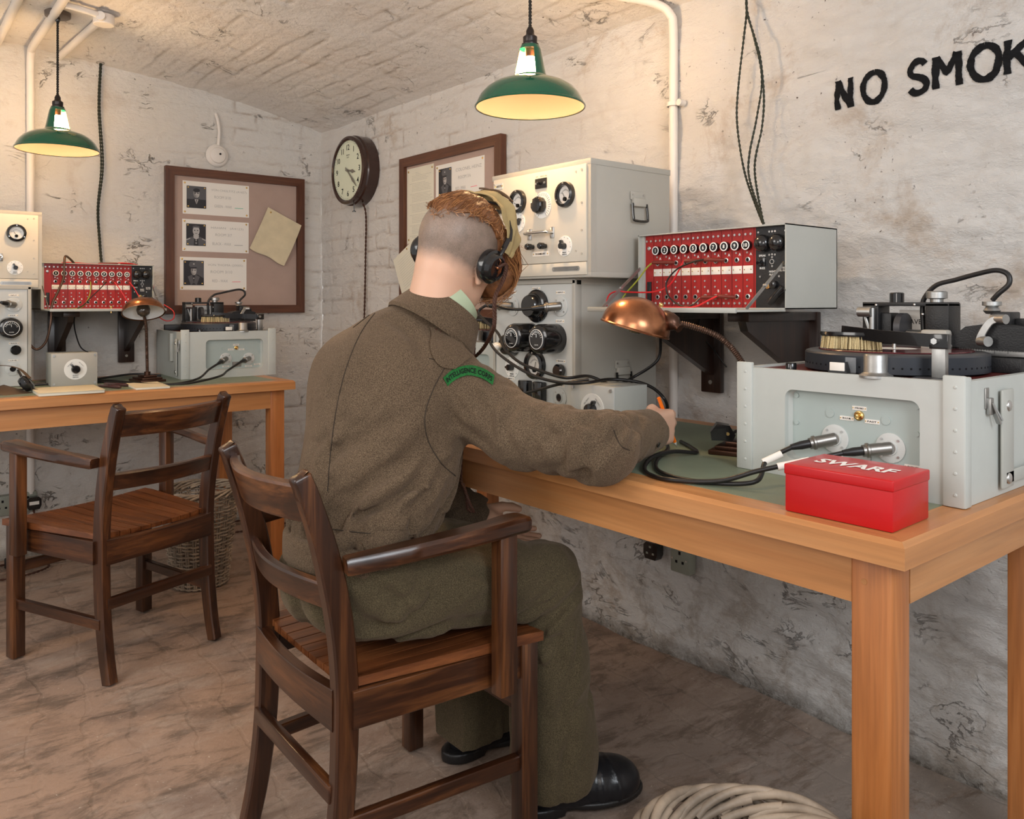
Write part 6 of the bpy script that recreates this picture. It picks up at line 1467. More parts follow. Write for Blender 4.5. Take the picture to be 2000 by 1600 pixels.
# left hand: open, palm up-inward, resting between the thighs
LHAND = hand_pts(LW, (.30,.88,-.62), (-.55,.10,-.60), (.75,0,-.62), [
    [(88,-2,-26), (118,-12,-30), (140,-22,-32), (156,-32,-33)], [(92,-2,-8), (126,-11,-10), (150,-22,-12), (168,-33,-13)], [(90,-2,9), (120,-12,10), (143,-23,10), (160,-34,10)], [(82,-2,25), (106,-10,28), (124,-20,29), (138,-29,30)],
    [(28,-12,-30), (55,-30,-44), (78,-40,-50), (96,-46,-50)]])
def lhand(p): return hand_sdf(p, LHAND, [(.0098,.009,.008,.0072)]*3+[(.0088,.008,.0072,.0065), (.0145,.012,.0105,.009)], [((.048,-.002,.000), (.046,.0145,.040)), ((.036,-.012,-.018), (.030,.012,.018))])
def body_sdf(p):
    d = head_sdf(p); d = smin(d, capsule(p, NB, (2.562,-1.015,1.00), .054, .062), .035)
    d = smin(d, ellip(p, (2.535,-1.085,.86), (.155,.095,.17)), .05); d = smin(d, capsule(p, (2.545,-1.14,.72), (2.55,-1.16,.56), .10, .115), .05)
    for S_, E_, W_ in ((RS, RE, RW), (LS, LE, LW)):
        md = (2.80,-.955,.832) if S_ is RS else tuple((np.array(S_)+np.array(E_))/2)
        d = smin(d, capsule(p, S_, md, .040, .038), .03); d = smin(d, capsule(p, md, E_, .038, .034), .02); d = smin(d, capsule(p, E_, W_, .034, .026), .02)
    for H_, K_, An in ((RH, RK, RA), (LH, LK, LA)):
        d = smin(d, capsule(p, H_, K_, .072, .050), .04); d = smin(d, capsule(p, K_, An, .048, .034), .02)
    d = smin(d, rhand(p), .008); return smin(d, lhand(p), .008)
def folds(p, dirv, per, amp, seed, o=2):
    """soft cloth folds running along dirv"""
    dv = A_(dirv)/np.linalg.norm(dirv); al = p@dv; perp = p-al[:, None]*dv; q = perp/per+(al/(per*3.6))[:, None]*dv+seed
    v = fbm(q, o, .4); return amp*(np.minimum(np.abs(v), .5)*2.6-.55)
def jacket_sdf(p):
    d = ellip(p, (2.532,-1.100,.850), (.200,.144,.175)); d = smin(d, ellip(p, (2.505,-1.082,.940), (.188,.128,.095)), .06)
    d = smin(d, ellip(p, (2.547,-1.140,.725), (.172,.134,.115)), .06); d = smin(d, ellip(p, (2.547,-1.160,.655), (.162,.134,.045)), .025)
    d = smin(d, capsule(p, (2.55,-1.03,.985), (2.650,-1.025,.940), .055, .060), .05); d = smin(d, capsule(p, (2.51,-1.045,.99), (2.385,-1.06,.955), .060, .068), .05)
    d = smin(d, capsule(p, (2.53,-1.06,.985), (2.562,-1.005,1.032), .09, .074), .04)
    body = d
    ra = capsule(p, RS, (2.80,-.955,.832), .071, .064); ra = smin(ra, capsule(p, (2.80,-.955,.832), RE, .064, .060), .02); ra = smin(ra, capsule(p, RE, RW, .060, .043), .02)
    cut = (p-A_(RW))@A_((Vector(RHAND[1]))); ra = smax(ra, cut-.006, .004)
    la = smin(capsule(p, LS, LE, .070, .058), capsule(p, LE, LW, .056, .043), .02); cutl = (p-A_(LW))@A_(LHAND[1]); la = smax(la, cutl-.004, .004)
    lowr = np.clip((.96-p[:, 2])/.22, 0, 1)
    body = body-folds(p, (.15,.80,.55),   .062, .0145, 3.1)*lowr*np.clip((p[:, 0]-2.44)/.16, .25, 1)-folds(p, (0,.25,1), .034, .009, 7.7)*np.clip((.78-p[:, 2])/.1, 0, 1)
    te = np.linalg.norm(p-A_(RE), axis=1); ts = np.linalg.norm(p-A_(RS), axis=1)
    ra = ra-folds(p, (.25,.55,.8), .042, .0140, 5.3)*np.clip(1.15-te/.17, .18, 1)-folds(p, (-.8,.3,.6), .040, .011, 1.3)*np.clip(1.1-ts/.16, 0, 1)
    d = smin(body, ra, .018); d = smin(d, la-folds(p, (.8,.3,.6), .04, .006, 2.2), .02)
    # waistband
    wb = smax(ellip(p, (2.55,-1.18,.602), (.160,.132,.30)), np.abs(p[:, 2]-.600+.10*(p[:, 1]+1.18))-.027, .006)
    d = smax(d, -(p[:, 2]-.622+.10*(p[:, 1]+1.18)), .012) if False else d
    top = np.where((np.abs(p[:, 0]-2.55) < .20) & (p[:, 1] < -.98), .628-p[:, 2]-.10*(p[:, 1]+1.18), -1.0); d = smax(d, top, .010)
    return smin(d, wb, .006)
def trouser_sdf(p):
    d = ellip(p, (2.55,-1.175,.545), (.170,.138,.105))
    for s, H_, K_, An in ((1, RH, RK, RA), (-1, LH, LK, LA)):
        t = capsule(p, H_, K_, .094, .076); q = p.copy(); c = (An[1]+.0); q[:, 0] = An[0]+(p[:, 0]-An[0])*1.22*(1) if False else p[:, 0]
        lg = capsule(q, K_, (An[0], An[1]+.0, .06), .070, .090)
        l2 = capsule(p, (K_[0], K_[1]+.005, .455), (An[0], An[1]-.004, .05), .066, .080); lg = smin(lg, l2, .02); t = smin(t, lg, .022)
        kd = np.linalg.norm(p-A_(K_)-A_((0,-.05,-.03)), axis=1)
        t = t-folds(p, (.1,.8,.5), .05, .014, 11+s)*np.clip(1.2-kd/.15, .15, 1)-folds(p, (0,.15,1), .06, .009, 4+s)*np.clip((.42-p[:, 2])/.1, 0, 1)
        t = smax(t, (.060+.16*(p[:, 1]-An[1]))-p[:, 2], .004)
        d = smin(d, t, .03)
    d = d-folds(p, (.3,.85,.25), .055, .012, 21)*np.clip((-.95-p[:, 1])/.15, 0, 1)
    return np.maximum(d, np.where(p[:, 1] < -.862, .4262-p[:, 2], -1))
# --- materials
def wool(name, c0, c1, c2):
    m = bpy.data.materials.new(name); m.use_nodes = True; ns, ln = nt(m); b = ns['Principled BSDF']; b.inputs['Roughness'].default_value = .95; b.inputs['Specular IOR Level'].default_value = .15
    b.inputs['Sheen Weight'].default_value = .2; b.inputs['Sheen Roughness'].default_value = .5; b.inputs['Sheen Tint'].default_value = (.8,.6,.45,1)
    tc = N(ns, 'ShaderNodeTexCoord'); n1 = N(ns, 'ShaderNodeTexNoise', i_Scale=560, i_Detail=4.0, i_Roughness=.7); ln.new(tc.outputs['Object'], n1.inputs['Vector'])
    n2 = N(ns, 'ShaderNodeTexNoise', i_Scale=7, i_Detail=4.0); ln.new(tc.outputs['Object'], n2.inputs['Vector']); r = ramp(ns, [(.33, c0), (.5, c1), (.68, c2)]); ln.new(n1.outputs['Fac'], r.inputs['Fac'])
    r2 = ramp(ns, [(.3, (.86,)*3), (.7, (1.08,)*3)]); ln.new(n2.outputs['Fac'], r2.inputs['Fac']); mx = N(ns, 'ShaderNodeMix', data_type='RGBA', blend_type='MULTIPLY'); mx.inputs[0].default_value = 1
    ln.new(r.outputs['Color'], mx.inputs[6]); ln.new(r2.outputs['Color'], mx.inputs[7]); ln.new(mx.outputs[2], b.inputs['Base Color'])
    bp = N(ns, 'ShaderNodeBump', i_Strength=.5, i_Distance=.0015); ln.new(n1.outputs['Fac'], bp.inputs['Height']); ln.new(bp.outputs['Normal'], b.inputs['Normal']); return m
M['jacket'] = wool('jacket_wool', (.040,.027,.017), (.098,.067,.042), (.19,.138,.090)); M['trouser'] = wool('trouser_wool', (.034,.027,.014), (.073,.057,.032), (.14,.11,.064))
M['seam'] = mat('seam_thread', (.035,.024,.015), .9); M['shirt'] = mat('green_shirt', (.40,.47,.32), .8, bump=.2, bscale=500)
m = bpy.data.materials.new('skin'); m.use_nodes = True; ns, ln = nt(m); b = ns['Principled BSDF']; b.inputs['Roughness'].default_value = .48; b.inputs['Subsurface Weight'].default_value = .12; b.inputs['Subsurface Radius'].default_value = (.01,.004,.002)
at = N(ns, 'ShaderNodeAttribute', attribute_name='buzz'); tc = N(ns, 'ShaderNodeTexCoord'); nz = N(ns, 'ShaderNodeTexNoise', i_Scale=35, i_Detail=6.0, i_Roughness=.7); ln.new(tc.outputs['Object'], nz.inputs['Vector'])
nf = N(ns, 'ShaderNodeTexNoise', i_Scale=900, i_Detail=2.0); ln.new(tc.outputs['Object'], nf.inputs['Vector'])
rb = ramp(ns, [(.3, (.20,.145,.11)), (.7, (.30,.215,.17))]); ln.new(nz.outputs['Fac'], rb.inputs['Fac']); rf = ramp(ns, [(.35, (.72,)*3), (.6, (1.1,)*3)]); ln.new(nf.outputs['Fac'], rf.inputs['Fac'])
mm = N(ns, 'ShaderNodeMix', data_type='RGBA', blend_type='MULTIPLY'); mm.inputs[0].default_value = 1; ln.new(rb.outputs['Color'], mm.inputs[6]); ln.new(rf.outputs['Color'], mm.inputs[7])
mx = N(ns, 'ShaderNodeMix', data_type='RGBA'); ln.new(at.outputs['Fac'], mx.inputs[0]); mx.inputs[6].default_value = (.66,.40,.28,1); ln.new(mm.outputs[2], mx.inputs[7]); ln.new(mx.outputs[2], b.inputs['Base Color']); M['skin'] = m
M['hair'] = mat('ginger_hair', (.20,.08,.03), .5, var=.35, vscale=60); M['hair2'] = mat('ginger_hair_light', (.42,.19,.07), .42); M['capcloth'] = mat('khaki_cloth', (.36,.27,.125), .85, var=.1, vscale=20, bump=.2, bscale=700)
M['patchgreen'] = mat('green_felt', (.008,.12,.022), .9, bump=.8, bscale=500, var=.3, vscale=200)
CREASE = []; CREASE_T = []
def crease(p, L_):
    e = 0
    for P, w_, dp in L_:
        lo_ = P.min(0)-4*w_; hi_ = P.max(0)+4*w_; mk = ((p > lo_) & (p < hi_)).all(1)
        if not mk.any(): continue
        q = p[mk]; d = np.full(len(q), 9, f32); tt = np.zeros(len(q), f32); n = len(P)-1
        for i in range(n):
            ab = P[i+1]-P[i]; t = np.clip(((q-P[i])@ab)/float(ab@ab+1e-9), 0, 1); x = np.linalg.norm(q-(P[i]+t[:, None]*ab), axis=1); b_ = x < d; d = np.where(b_, x, d); tt = np.where(b_, (i+t)/n, tt)
        v = np.zeros(len(p), f32); v[mk] = dp*np.sin(np.pi*np.clip(tt*.86+.07, 0, 1))**.7*(np.exp(-(d/w_)**2)-.42*np.exp(-((d-2.1*w_)/w_)**2)); e = e+v
    return e
_j0, _t0 = jacket_sdf, trouser_sdf
def jacket_sdf(p): return _j0(p)+(crease(p, CREASE) if CREASE else 0)
def trouser_sdf(p): return _t0(p)+(crease(p, CREASE_T) if CREASE_T else 0)
def march(px, py, f=jacket_sdf, off=0.0):
    r = np.array([-.773+.6344*(px-1000)/1584, .6344+.773*(px-1000)/1584, (590-py)/1584], f32); L_ = np.linalg.norm(r); r /= L_; t = .6; o = A_(CAM_POS)
    for _ in range(90):
        d = float(f((o+r*t)[None].astype(f32))[0]); t += d*.8
        if d < .0004: break
        if t > 3: return None
    p = o+r*t; e = .002
    nrm = np.array([float(f((p+e*A_(a))[None].astype(f32))[0])-float(f((p-e*A_(a))[None].astype(f32))[0]) for a in ((1,0,0),(0,1,0),(0,0,1))]); nrm /= np.linalg.norm(nrm)+1e-9
    return Vector(p+nrm*off)
def mk_crease(L_, f, paths):
    out = []
    for w_, dp, pts in paths:
        P = [march(q.x, q.y, f) for q in cat([Vector((a, b, 0)) for a, b in pts], 3)]; P = [q for q in P if q is not None]
        if len(P) > 2: out.append((np.array(P, f32), w_, dp))
    L_.extend(out)
mk_crease(CREASE, _j0, [(.012, .012, [(636,1005),(700,965),(770,910),(838,850)]), (.010, .011, [(690,1012),(745,985),(810,950),(868,905)]), (.009, .010, [(790,1000),(830,965),(880,905)]),
    (.013, .008, [(612,930),(650,890),(720,845),(790,815)]), (.009, .009, [(1140,812),(1160,840),(1160,880),(1136,925)]), (.009, .009, [(1215,828),(1192,862),(1160,895)]), (.010, .009, [(1040,815),(1075,850),(1092,890)]),
    (.010, .010, [(908,752),(935,780),(955,815),(962,850)]), (.009, .008, [(860,790),(905,835),(960,870)]), (.008, .009, [(960,905),(1020,925),(1080,930)]), (.007, .007, [(1250,822),(1240,850),(1225,880)]),
    (.009, .010, [(660,1045),(668,1010),(690,985)]), (.008, .009, [(735,1040),(742,1015),(765,990)]), (.008, .009, [(600,1040),(606,1005),(625,975)]), (.012, .007, [(760,620),(810,660),(830,700)]), (.009, .007, [(1010,790),(985,830),(1000,880)])])
mk_crease(CREASE_T, _t0, [(.010, .012, [(990,1238),(1050,1212),(1105,1180),(1132,1142)]), (.009, .010, [(1020,1262),(1060,1232),(1090,1205)]), (.012, .011, [(640,1120),(670,1165),(700,1205),(760,1225)]), (.010, .010, [(700,1130),(760,1160),(800,1200)]),
    (.012, .009, [(820,1240),(900,1215),(960,1205)]), (.010, .010, [(600,1150),(640,1200),(690,1250)]), (.014, .008, [(1085,1250),(1100,1330),(1095,1420)]), (.009, .008, [(900,1110),(960,1130),(1020,1125)]), (.012, .007, [(1130,1440),(1100,1480),(1050,1500)])])
man = thing('person', 'man in khaki wool uniform and headphones seated writing, seen from behind', 'person', (2.55,-1.185,.0)); MI = Matrix.Translation((-2.55, 1.185, 0))
def W2M(o): o.data.transform(MI); return o
def buzz(p):
    q = hl_(p); n_ = fbm(q*30, 3)*.006
    lim = -.052+.35*np.clip(q[:, 1]+.01, 0, 1); r = np.clip((q[:, 2]+n_-lim)/.028, 0, 1)*np.clip((.055-q[:, 1])/.02, 0, 1)
    return r*(np.linalg.norm(q, axis=1) < .17)
bo = W2M(sdf_mesh('body', body_sdf, (2.22,-1.33,.04), (3.05,-.50,1.33), .0034, M['skin'], man, B=12, attrs={'buzz': buzz}, relax=1))
W2M(sdf_mesh('battledress_jacket', jacket_sdf, (2.20,-1.36,.54), (3.06,-.60,1.10), .0048, M['jacket'], man))
W2M(sdf_mesh('trousers', trouser_sdf, (2.28,-1.36,.02), (2.88,-.66,.68), .0048, M['trouser'], man))
# --- things laid on the cloth by marching onto its surface
def march(px, py, f=jacket_sdf, off=0.0):
    r = np.array([-.773+.6344*(px-1000)/1584, .6344+.773*(px-1000)/1584, (590-py)/1584], f32); L_ = np.linalg.norm(r); r /= L_; t = .6; o = A_(CAM_POS)
    for _ in range(90):
        d = float(f((o+r*t)[None].astype(f32))[0]); t += d*.8
        if d < .0004: break
        if t > 3: return None
    p = o+r*t; e = .002
    nrm = np.array([float(f((p+e*A_(a))[None].astype(f32))[0])-float(f((p-e*A_(a))[None].astype(f32))[0]) for a in ((1,0,0),(0,1,0),(0,0,1))]); nrm /= np.linalg.norm(nrm)+1e-9
    return Vector(p+nrm*off)
def marchl(pts, off, f=jacket_sdf, n=6):
    P = cat([Vector((a, b, 0)) for a, b in pts], n); out = [march(q.x, q.y, f, off) for q in P]; out = [q for q in out if q is not None]
    keep = out[:1]
    for q in out[1:]:
        if (q-keep[-1]).length < .09: keep.append(q)
    return keep
jk = [c for c in man.children if c.name.startswith('battledress')][0]; tr = [c for c in man.children if c.name.startswith('trousers')][0]
def sub(name, g, m, par, **k): o = obj(name, g, m, par, **k); o.data.transform(MI); return o
for path in ([(742,600),(705,650),(676,720),(657,800),(646,880),(640,960)], [(838,700),(880,712)], [(886,690),(850,752),(830,810),(836,860),(862,905),(890,930)], [(940,905),(965,915),(1030,950),(1080,962),(1130,972)],
             [(735,605),(690,640)], [(1198,840),(1212,870),(1230,880)], [(620,1030),(700,1040),(790,1048)]):
    P = marchl(path, .0002)
    if len(P) > 3: sub('seam', Geo().tube(P, .0011, 5), M['seam'], jk)
# sleeve cuff button, epaulette, button, shoulder title
def patch(grid, th):
    g = Geo(); n = len(grid); m_ = len(grid[0]); V = [p for r in grid for p in r]; F = []
    for i in range(n-1):
        for j in range(m_-1): k = i*m_+j; F.append((k, k+1, k+m_+1, k+m_))
    return V, F
def strip(top, bot, nseg, off, rows=5):
    T = cat([Vector((a, b, 0)) for a, b in top], nseg); B_ = cat([Vector((a, b, 0)) for a, b in bot], nseg); grid = []
    for r in range(rows):
        q = r/(rows-1); grid.append([march(*(a.lerp(b, q)).xy, off=off) or Vector((0,0,0)) for a, b in zip(T, B_)])
    return grid
gr = strip([(864,738),(885,722),(913,715),(942,721),(965,735)], [(874,755),(893,741),(915,735),(940,741),(962,754)], 6, .0028)
V, F = patch(gr, 0); g = Geo().add(V, F); gm = gr
sub('shoulder_title', g, M['patchgreen'], jk)
T = cat([Vector(p) for p in gr[1]], 1); B_ = cat([Vector(p) for p in gr[3]], 1); tx = Geo(); tg = Geo(); text_geo(tg, 'INTELLIGENCE CORPS', Matrix.Identity(4), w_=1, h_=1, bold=.02)
for p in tg.v:
    u_ = (.5+p.x*.9)*(len(T)-1); i = int(min(len(T)-2, max(0, u_))); q = u_-i; a = T[i].lerp(T[i+1], q); b_ = B_[i].lerp(B_[i+1], q); c = b_.lerp(a, p.y+.5); tx.v.append(c+(CAM_POS-c).normalized()*.0012)
tx.f = tg.f; tx.m = [0]*len(tg.f); sub('lettering', tx, M['ink'], jk)
gr = strip([(838,641),(852,636),(868,640),(893,664),(917,700)], [(842,654),(840,672),(846,700),(862,718),(888,722)], 5, .0035); V, F = patch(gr, 0); V2 = [v+(CAM_POS-v).normalized()*.0015 for v in V]
sub('epaulette', Geo().add(V2, F).tube([V2[k] for k in range(len(gr[0]))], .0014, 5), M['jacket'], jk)
def button(px, py, r, m, par, f=jacket_sdf, nm='button'):
    p = march(px, py, f, .003); q = march(px, py, f, .008); sub(nm, Geo().lathe([(0,0),(r,0),(r,.002),(r*.75,.0022),(r*.6,.0012),(0,.0012)], p, q-p, 18), m, par)
M['btn'] = mat('brown_button', (.09,.04,.03), .3)
button(855, 649, .0065, M['btn'], jk); button(1283, 868, .0055, M['black'], jk); button(592, 1086, .0065, mat('horn_button', (.30,.22,.14), .5), tr, trouser_sdf)
gr = strip([(708,1058),(735,1036),(770,1034),(800,1032),(820,1030)], [(722,1088),(752,1080),(785,1076),(806,1072),(815,1066)], 4, .004); V, F = patch(gr, 0)
sub('waist_tab', Geo().add(V, F).tube([v for v in gr[0]], .0012, 5), M['jacket'], jk)
gr = strip([(556,1098),(590,1072),(640,1100)], [(552,1112),(590,1100),(640,1128)], 4, .003, 3)
# battledress collar and shirt collar
ca = (Vector(NB)+hf*0-Vector((2.545,-1.045,1.00))).normalized(); cc = Vector((2.566,-.990,1.050))
def ring_geo(c, ax, prof, ex=(1, 1), gap=.0, wob=0):
    ax = ax.normalized(); u_ = Vector((1,0,0)); u_ = (u_-ax*u_.dot(ax)).normalized(); v_ = ax.cross(u_); g = Geo(); n = 72; m_ = len(prof); V = []; F = []
    a0, a1 = math.pi/2+gap, math.pi*2.5-gap
    for k in range(n+1):
        a = a0+(a1-a0)*k/n
        for r, h in prof: V.append(c+u_*math.cos(a)*r*ex[0]+v_*math.sin(a)*r*ex[1]+ax*(h+wob*math.sin(a*3)))
    for k in range(n):
        for j in range(m_): F.append((k*m_+j, k*m_+(j+1) % m_, (k+1)*m_+(j+1) % m_, (k+1)*m_+j))
    return g.add(V, F)
cax = Vector((.12,.58,.80))
sub('collar', ring_geo(cc-Vector((0,.002,.004)), cax, [(.073,.036),(.070,.030),(.074,-.010),(.094,-.030),(.101,-.033),(.104,-.026),(.092,.006),(.080,.036)], (1.05, 1.0), .30), M['jacket'], jk)
sub('shirt_collar', ring_geo(cc+Vector((.000,-.012,.008)), Vector((.12,.72,.70)), [(.068,.058),(.0645,.054),(.065,-.004),(.070,-.006),(.075,.024),(.071,.057)], (1.04, 1.0), .35), M['shirt'], man)
# shoes
def shoe(An, yaw, nm='shoe'):
    c, s = math.cos(yaw), math.sin(yaw); R = np.array([[c,-s,0],[s,c,0],[0,0,1]], f32); o = A_((An[0], An[1], 0))
    def f(p):
        q = (p-o)@R; d = ellip(q, (0,.095,.040), (.050,.105,.052)); d = smin(d, ellip(q, (0,.000,.050), (.036,.052,.070)), .04); d = smin(d, ellip(q, (.002,.150,.036), (.052,.062,.042)), .03); d = smin(d, capsule(q, (0,.010,.06), (0,.012,.12), .040, .036), .02)
        d = smax(d, .020-q[:, 2], .004); d = d-.0025*np.sin(q[:, 1]*170+np.abs(q[:, 0])*40)*np.clip(1-np.abs(q[:, 1]-.105)/.035, 0, 1)-.002*(np.abs(q[:, 1]-.135-.3*q[:, 0]**2*10) < .003); return d
    def sole(p):
        q = (p-o)@R; a = ellip(q*A_((1,1,.2)), (.001,.125,0), (.056,.098,.3)); b_ = ellip(q*A_((1,1,.2)), (0,-.015,0), (.041,.056,.3)); d = smin(a, b_, .04)
        z_ = q[:, 2]; lo_ = np.where(q[:, 1] < .028, .001, .010-.0*z_); d = smax(d, z_-.026, .003); return smax(d, lo_-z_, .002)
    a = (An[0]-.16, An[1]-.11, -.01); b = (An[0]+.16, An[1]+.27, .19)
    x = W2M(sdf_mesh(nm, f, a, b, .004, M['leather'], man)); y_ = sdf_mesh('sole', sole, a, b, .004, M['rubber'], x); y_.data.transform(MI)
    return x
shoe((2.700,-.800,0), math.radians(-20)); shoe((2.415,-.800,0), math.radians(-4))
# --- hair, cap
def hair_sdf(p):
    q = hl_(p); d = ellip(q, (0,-.008,.036), (.085,.104,.094)); fr = ellip(q, (.008,.088,.050), (.066,.050,.058)); fr = smin(fr, ellip(q, (.022,.118,.010), (.050,.032,.052)), .03)
    cut = -(q[:, 2]-.038-.04*np.abs(q[:, 0])/.08+.62*np.clip(q[:, 1]+.02, 0, 1)+.006*fbm(q*60, 2)); d = smax(d, cut, .012); d = smin(d, fr, .02)
    v = q.copy(); v[:, 1] *= .25; v[:, 2] *= .45; return d-.0035*fbm(v*95, 3)
W2M(sdf_mesh('hair', hair_sdf, tuple(HC-Vector((.18,.18,.16))), tuple(HC+Vector((.18,.2,.18))), .003, M['hair'], man)); hair = [c for c in man.children if c.name == 'hair'][0]
rs = np.random.RandomState(5); g1 = Geo()
def strands(g, cnt, region, flow, L0, L1, wdt):
    made = 0
    while made < cnt:
        q = rs.uniform(-1, 1, 3); q /= np.linalg.norm(q); q = q*A_((.086,.106,.096))+A_((0,-.006,.034)); 
        if not region(q): continue
        p = HM @ Vector(q); L_ = rs.uniform(L0, L1); n = 6; dirl = flow(q)+rs.normal(0, .16, 3); P = [p]
        for k in range(n-1):
            dl = Vector((hx*dirl[0]+hf*dirl[1]+hz*dirl[2])).normalized(); nx = P[-1]+dl*L_/(n-1); d = float(hair_sdf(A_(nx)[None])[0]); e = .002
            gr_ = Vector([float(hair_sdf(A_(nx+Vector(a)*e)[None])[0])-d for a in ((1,0,0),(0,1,0),(0,0,1))])
            if gr_.length > 1e-6: nx = nx-gr_.normalized()*(d-.0010-.0018*rs.rand())*.8
            P.append(nx); dirl = dirl+rs.normal(0, .10, 3)+np.array([0,0,-.12])
        g.mi = int(rs.rand() < .45); g.tube(P, wdt, 3, scl=[1,1,.9,.75,.5,.2]); made += 1
strands(g1, 1000, lambda q: q[2] > .035+.04*abs(q[0])/.08-.62*max(0, q[1]+.02)-.012 and q[1] < .07, lambda q: np.array([q[0]*5, -.75 if q[1] < .0 else .1, -.55]), .022, .045, .0006)
# fringe falling forward over the brow
for k in range(620):
    a = rs.uniform(-.055, .075); z0_ = rs.uniform(.035, .115); P = [Vector((a, .075+rs.uniform(-.012,.02), z0_))]; n = 8; dx = rs.normal(.012, .02)
    for i in range(1, n):
        t_ = i/(n-1); y_ = .078+.066*math.sin(t_*2.3)*1.0; z_ = z0_-.135*t_**1.6*rs.uniform(.96, 1.04); P.append(Vector((a+dx*t_+.006*math.sin(t_*5+k), y_+rs.normal(0,.0015), z_)))
    out = []
    for p in P:
        w_ = HM @ p; d = float(hair_sdf(A_(w_)[None])[0]); e = .002
        gr_ = Vector([float(hair_sdf(A_(w_+Vector(q)*e)[None])[0])-d for q in ((1,0,0),(0,1,0),(0,0,1))])
        if gr_.length > 1e-6 and d < .001: w_ = w_+gr_.normalized()*(.0015-d+.002*rs.rand())
        elif gr_.length > 1e-6 and d > .004: w_ = w_-gr_.normalized()*(d-.003)*.85
        out.append(w_)
    g1.mi = int(rs.rand() < .5); g1.tube(out, .00075, 3, scl=[.8,1,1,1,.9,.8,.6,.2])
for k in range(120):  # flyaway wisps at crown and brow
    a = rs.uniform(-1.0, 1.0); b_ = Vector((.086*math.sin(a), rs.uniform(.03, .115), .125-.05*abs(a))); d_ = Vector((rs.normal(0,.5), rs.normal(.5,.5), rs.uniform(.1, .9))).normalized(); L_ = rs.uniform(.012,.026)
    g1.mi = 1; g1.tube([HM @ (b_+d_*L_*q+Vector((0,.010*q*q,-.006*q*q))) for q in (0,.3,.6,1)], .00045, 3, scl=[1,.8,.6,.2])
so = sub('hair_strands', g1, [M['hair'], M['hair2']], hair, recalc=False); so['kind'] = 'stuff'
# folded field cap worn across the crown, under the headband
def cap_pt(a, w_, lift=0):
    """a: angle across the crown (0 top, + right ear), w_: -1 back .. 1 front"""
    y_ = .022+w_*.030+.012*math.sin(a*1.4); ca_, sa = math.cos(a), math.sin(a); r = .099+lift+.010*(1-abs(w_))*max(0, math.cos(a*.8)); return Vector((sa*r*.90, y_, .034+ca_*r*1.03-.000))
V = []; F = []; na, nw = 46, 12
for layer in (0, 1):
    for i in range(na+1):
        a = -1.15+2.70*i/na
        for j in range(nw+1):
            w_ = -1+2*j/nw; taper = 1-.35*max(0, (a-.9)/.65)-.35*max(0, (-a-.6)/.55)
            wav = .0055*math.sin(a*5.5+1)*(w_ < -.5)+.004*math.sin(a*7)*(w_ > .5); ridge = .016*max(0, 1-abs(w_+.1)/.35)*max(0, math.cos(a*1.2-.2))+(.010*math.exp(-((a-.05)/.12)**2)+.012*math.exp(-((a-.62)/.10)**2))*max(0, 1-abs(w_-.4)/.6)
            p = cap_pt(a, w_*taper*(1.15), .004+ridge+abs(wav)+.0022*layer+.003*fbm(np.array([[a*4, w_*2, 3.3]]), 2)[0]); p.y += wav; V.append(HM @ p)
m_ = nw+1; K = (na+1)*m_
for i in range(na):
    for j in range(nw): k = i*m_+j; F += [(k, k+1, k+m_+1, k+m_), (K+k, K+k+m_, K+k+m_+1, K+k+1)]
for i in range(na):
    for j in (0, nw): k = i*m_+j; F.append((k, k+m_, K+k+m_, K+k))
sub('field_cap', Geo().add(V, F), M['capcloth'], man); capo = [c for c in man.children if c.name == 'field_cap'][0]
g = Geo()
for a, b_ in ((-.3, .45),): g.tube([HM @ cap_pt(a+(b_-a)*k/20, -.1+.35*math.sin(k/20*2.5), .0245) for k in range(21)], .0022, 6).tube([HM @ cap_pt(a+(b_-a)*k/20, .2-.4*k/20, .0245) for k in range(21)], .0022, 6)
sub('chin_strap', g, M['headset_leather'], capo)
# pencil
t = thing('pencil', 'orange pencil gripped in the man\'s right hand', 'pencil', (0,0,0)); pt = Vector((2.842,-.545,TT+.002)); ptop = Vector(RHAND[0])+RHAND[1]*.055+Vector((-.012,-.012,.088)); dr = (ptop-pt).normalized(); t.location = pt
obj('shaft', Geo().cyl(dr*.018, dr*.135, .0041, .0041, 6), M['orange'], t); obj('point', Geo().lathe([(0,0),(.0038,.018),(0,.018)], (0,0,0), dr, 12), M['paper'], t)
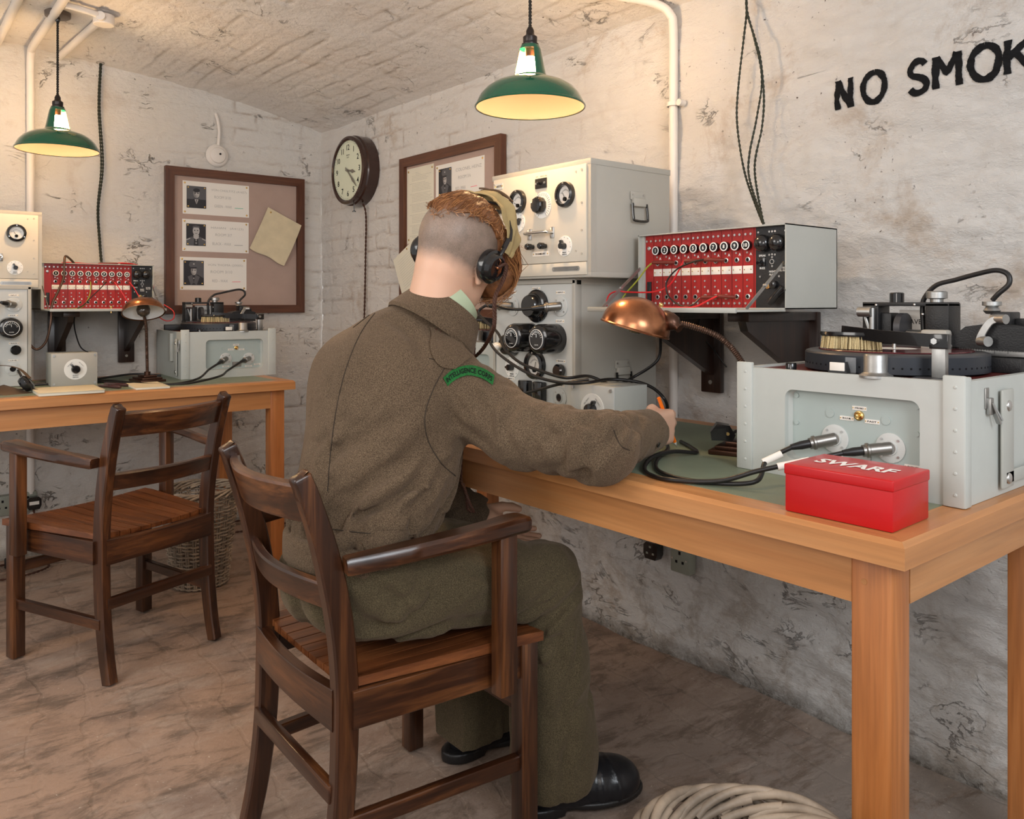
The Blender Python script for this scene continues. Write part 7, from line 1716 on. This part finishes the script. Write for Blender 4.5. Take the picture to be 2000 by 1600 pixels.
# headphones worn by the man
t = thing('headphones', 'black headphones with wire headband worn by the man', 'headphones', tuple(HC)); HL = HM.to_3x3().to_4x4(); t.rotation_euler = HL.to_euler()
for s in (-1, 1):
    o_ = Vector((s*.080, .004, -.006)); e = obj('earpiece', Geo().lathe([(0,0),(.030,0),(.0355,.004),(.0362,.012),(.0355,.018),(.030,.020),(.029,.024),(.027,.030),(.022,.032),(.021,.029),(0,.029)], o_, (s,0,-.05), 40), M['black'], t)
    c_ = Geo().ball(o_+Vector((s*.030,0,0)), .004).tube([o_+Vector((s*.030,0,.004)), o_+Vector((s*.034,-.004,.014)), o_+Vector((s*.030,-.008,.018))], .0012, 5); obj('terminal', c_, M['copper'], e)
    y_ = Geo().tube(cat([(s*.103,.004,.020), (s*.1035,.006,.034), (s*.101,.010,.050), (s*.098,.012,.056)], 5), .0042, 10).cyl((s*.101,.008,.040), (s*.0985,.012,.062), .0058, seg=12); obj('yoke', y_, M['black'], t)
P = []
for k in range(41):
    a = -1.27+2.54*k/40; P.append(Vector((.104*math.sin(a), .016+.010*math.cos(a), .030+.112*math.cos(a))))
hb = Geo().tube([p+Vector((0,-.0032,0)) for p in P], .0013, 6).tube([p+Vector((0,.0032,0)) for p in P], .0013, 6).sweep(P, RECT(.0052, .0012)); obj('headband', hb, M['blackm'], t)
def braid(par, pts, r, nm='lead'):
    P = cat(pts, 14); g = Geo()
    for ph in (0, 2.1, 4.2):
        out = [p+Vector((math.cos(k*.85+ph), math.sin(k*.85+ph), .4*math.cos(k*.85+ph)))*r*.7 for k, p in enumerate(P)]; g.tube(out, r*.75, 6)
    o = obj(nm, g, M['braid'], None); o.parent = par; return o
HI = (Matrix.Translation(HC) @ HL).inverted()
def wl(pts): return [HI @ Vector(p) for p in pts]
e = HM @ Vector((.112,.004,-.004))
braid(t, wl([e, e+Vector((.006,.012,.006)), e+Vector((.004,.016,-.004)), e+Vector((.002,.008,-.03)), un(967,580,D=1.60), un(966,620,D=1.61), un(964,640,D=1.62), un(955,662,D=1.66), un(940,685,D=1.72), un(920,704,D=1.80), un(908,718,D=1.86)]), .0032)
braid(t, wl([HM @ Vector((-.10,.02,-.03)), un(900,600,D=1.80), un(922,640,D=1.82), un(926,680,D=1.82), un(922,720,D=1.82), un(918,770,D=1.83), un(905,850,D=1.80), un(900,930,D=1.76), un(908,958,D=1.74), un(918,985,D=1.74), un(925,1000,D=1.75), un(914,995,D=1.75), un(912,975,D=1.74), un(905,945,D=1.75)]), .0026)
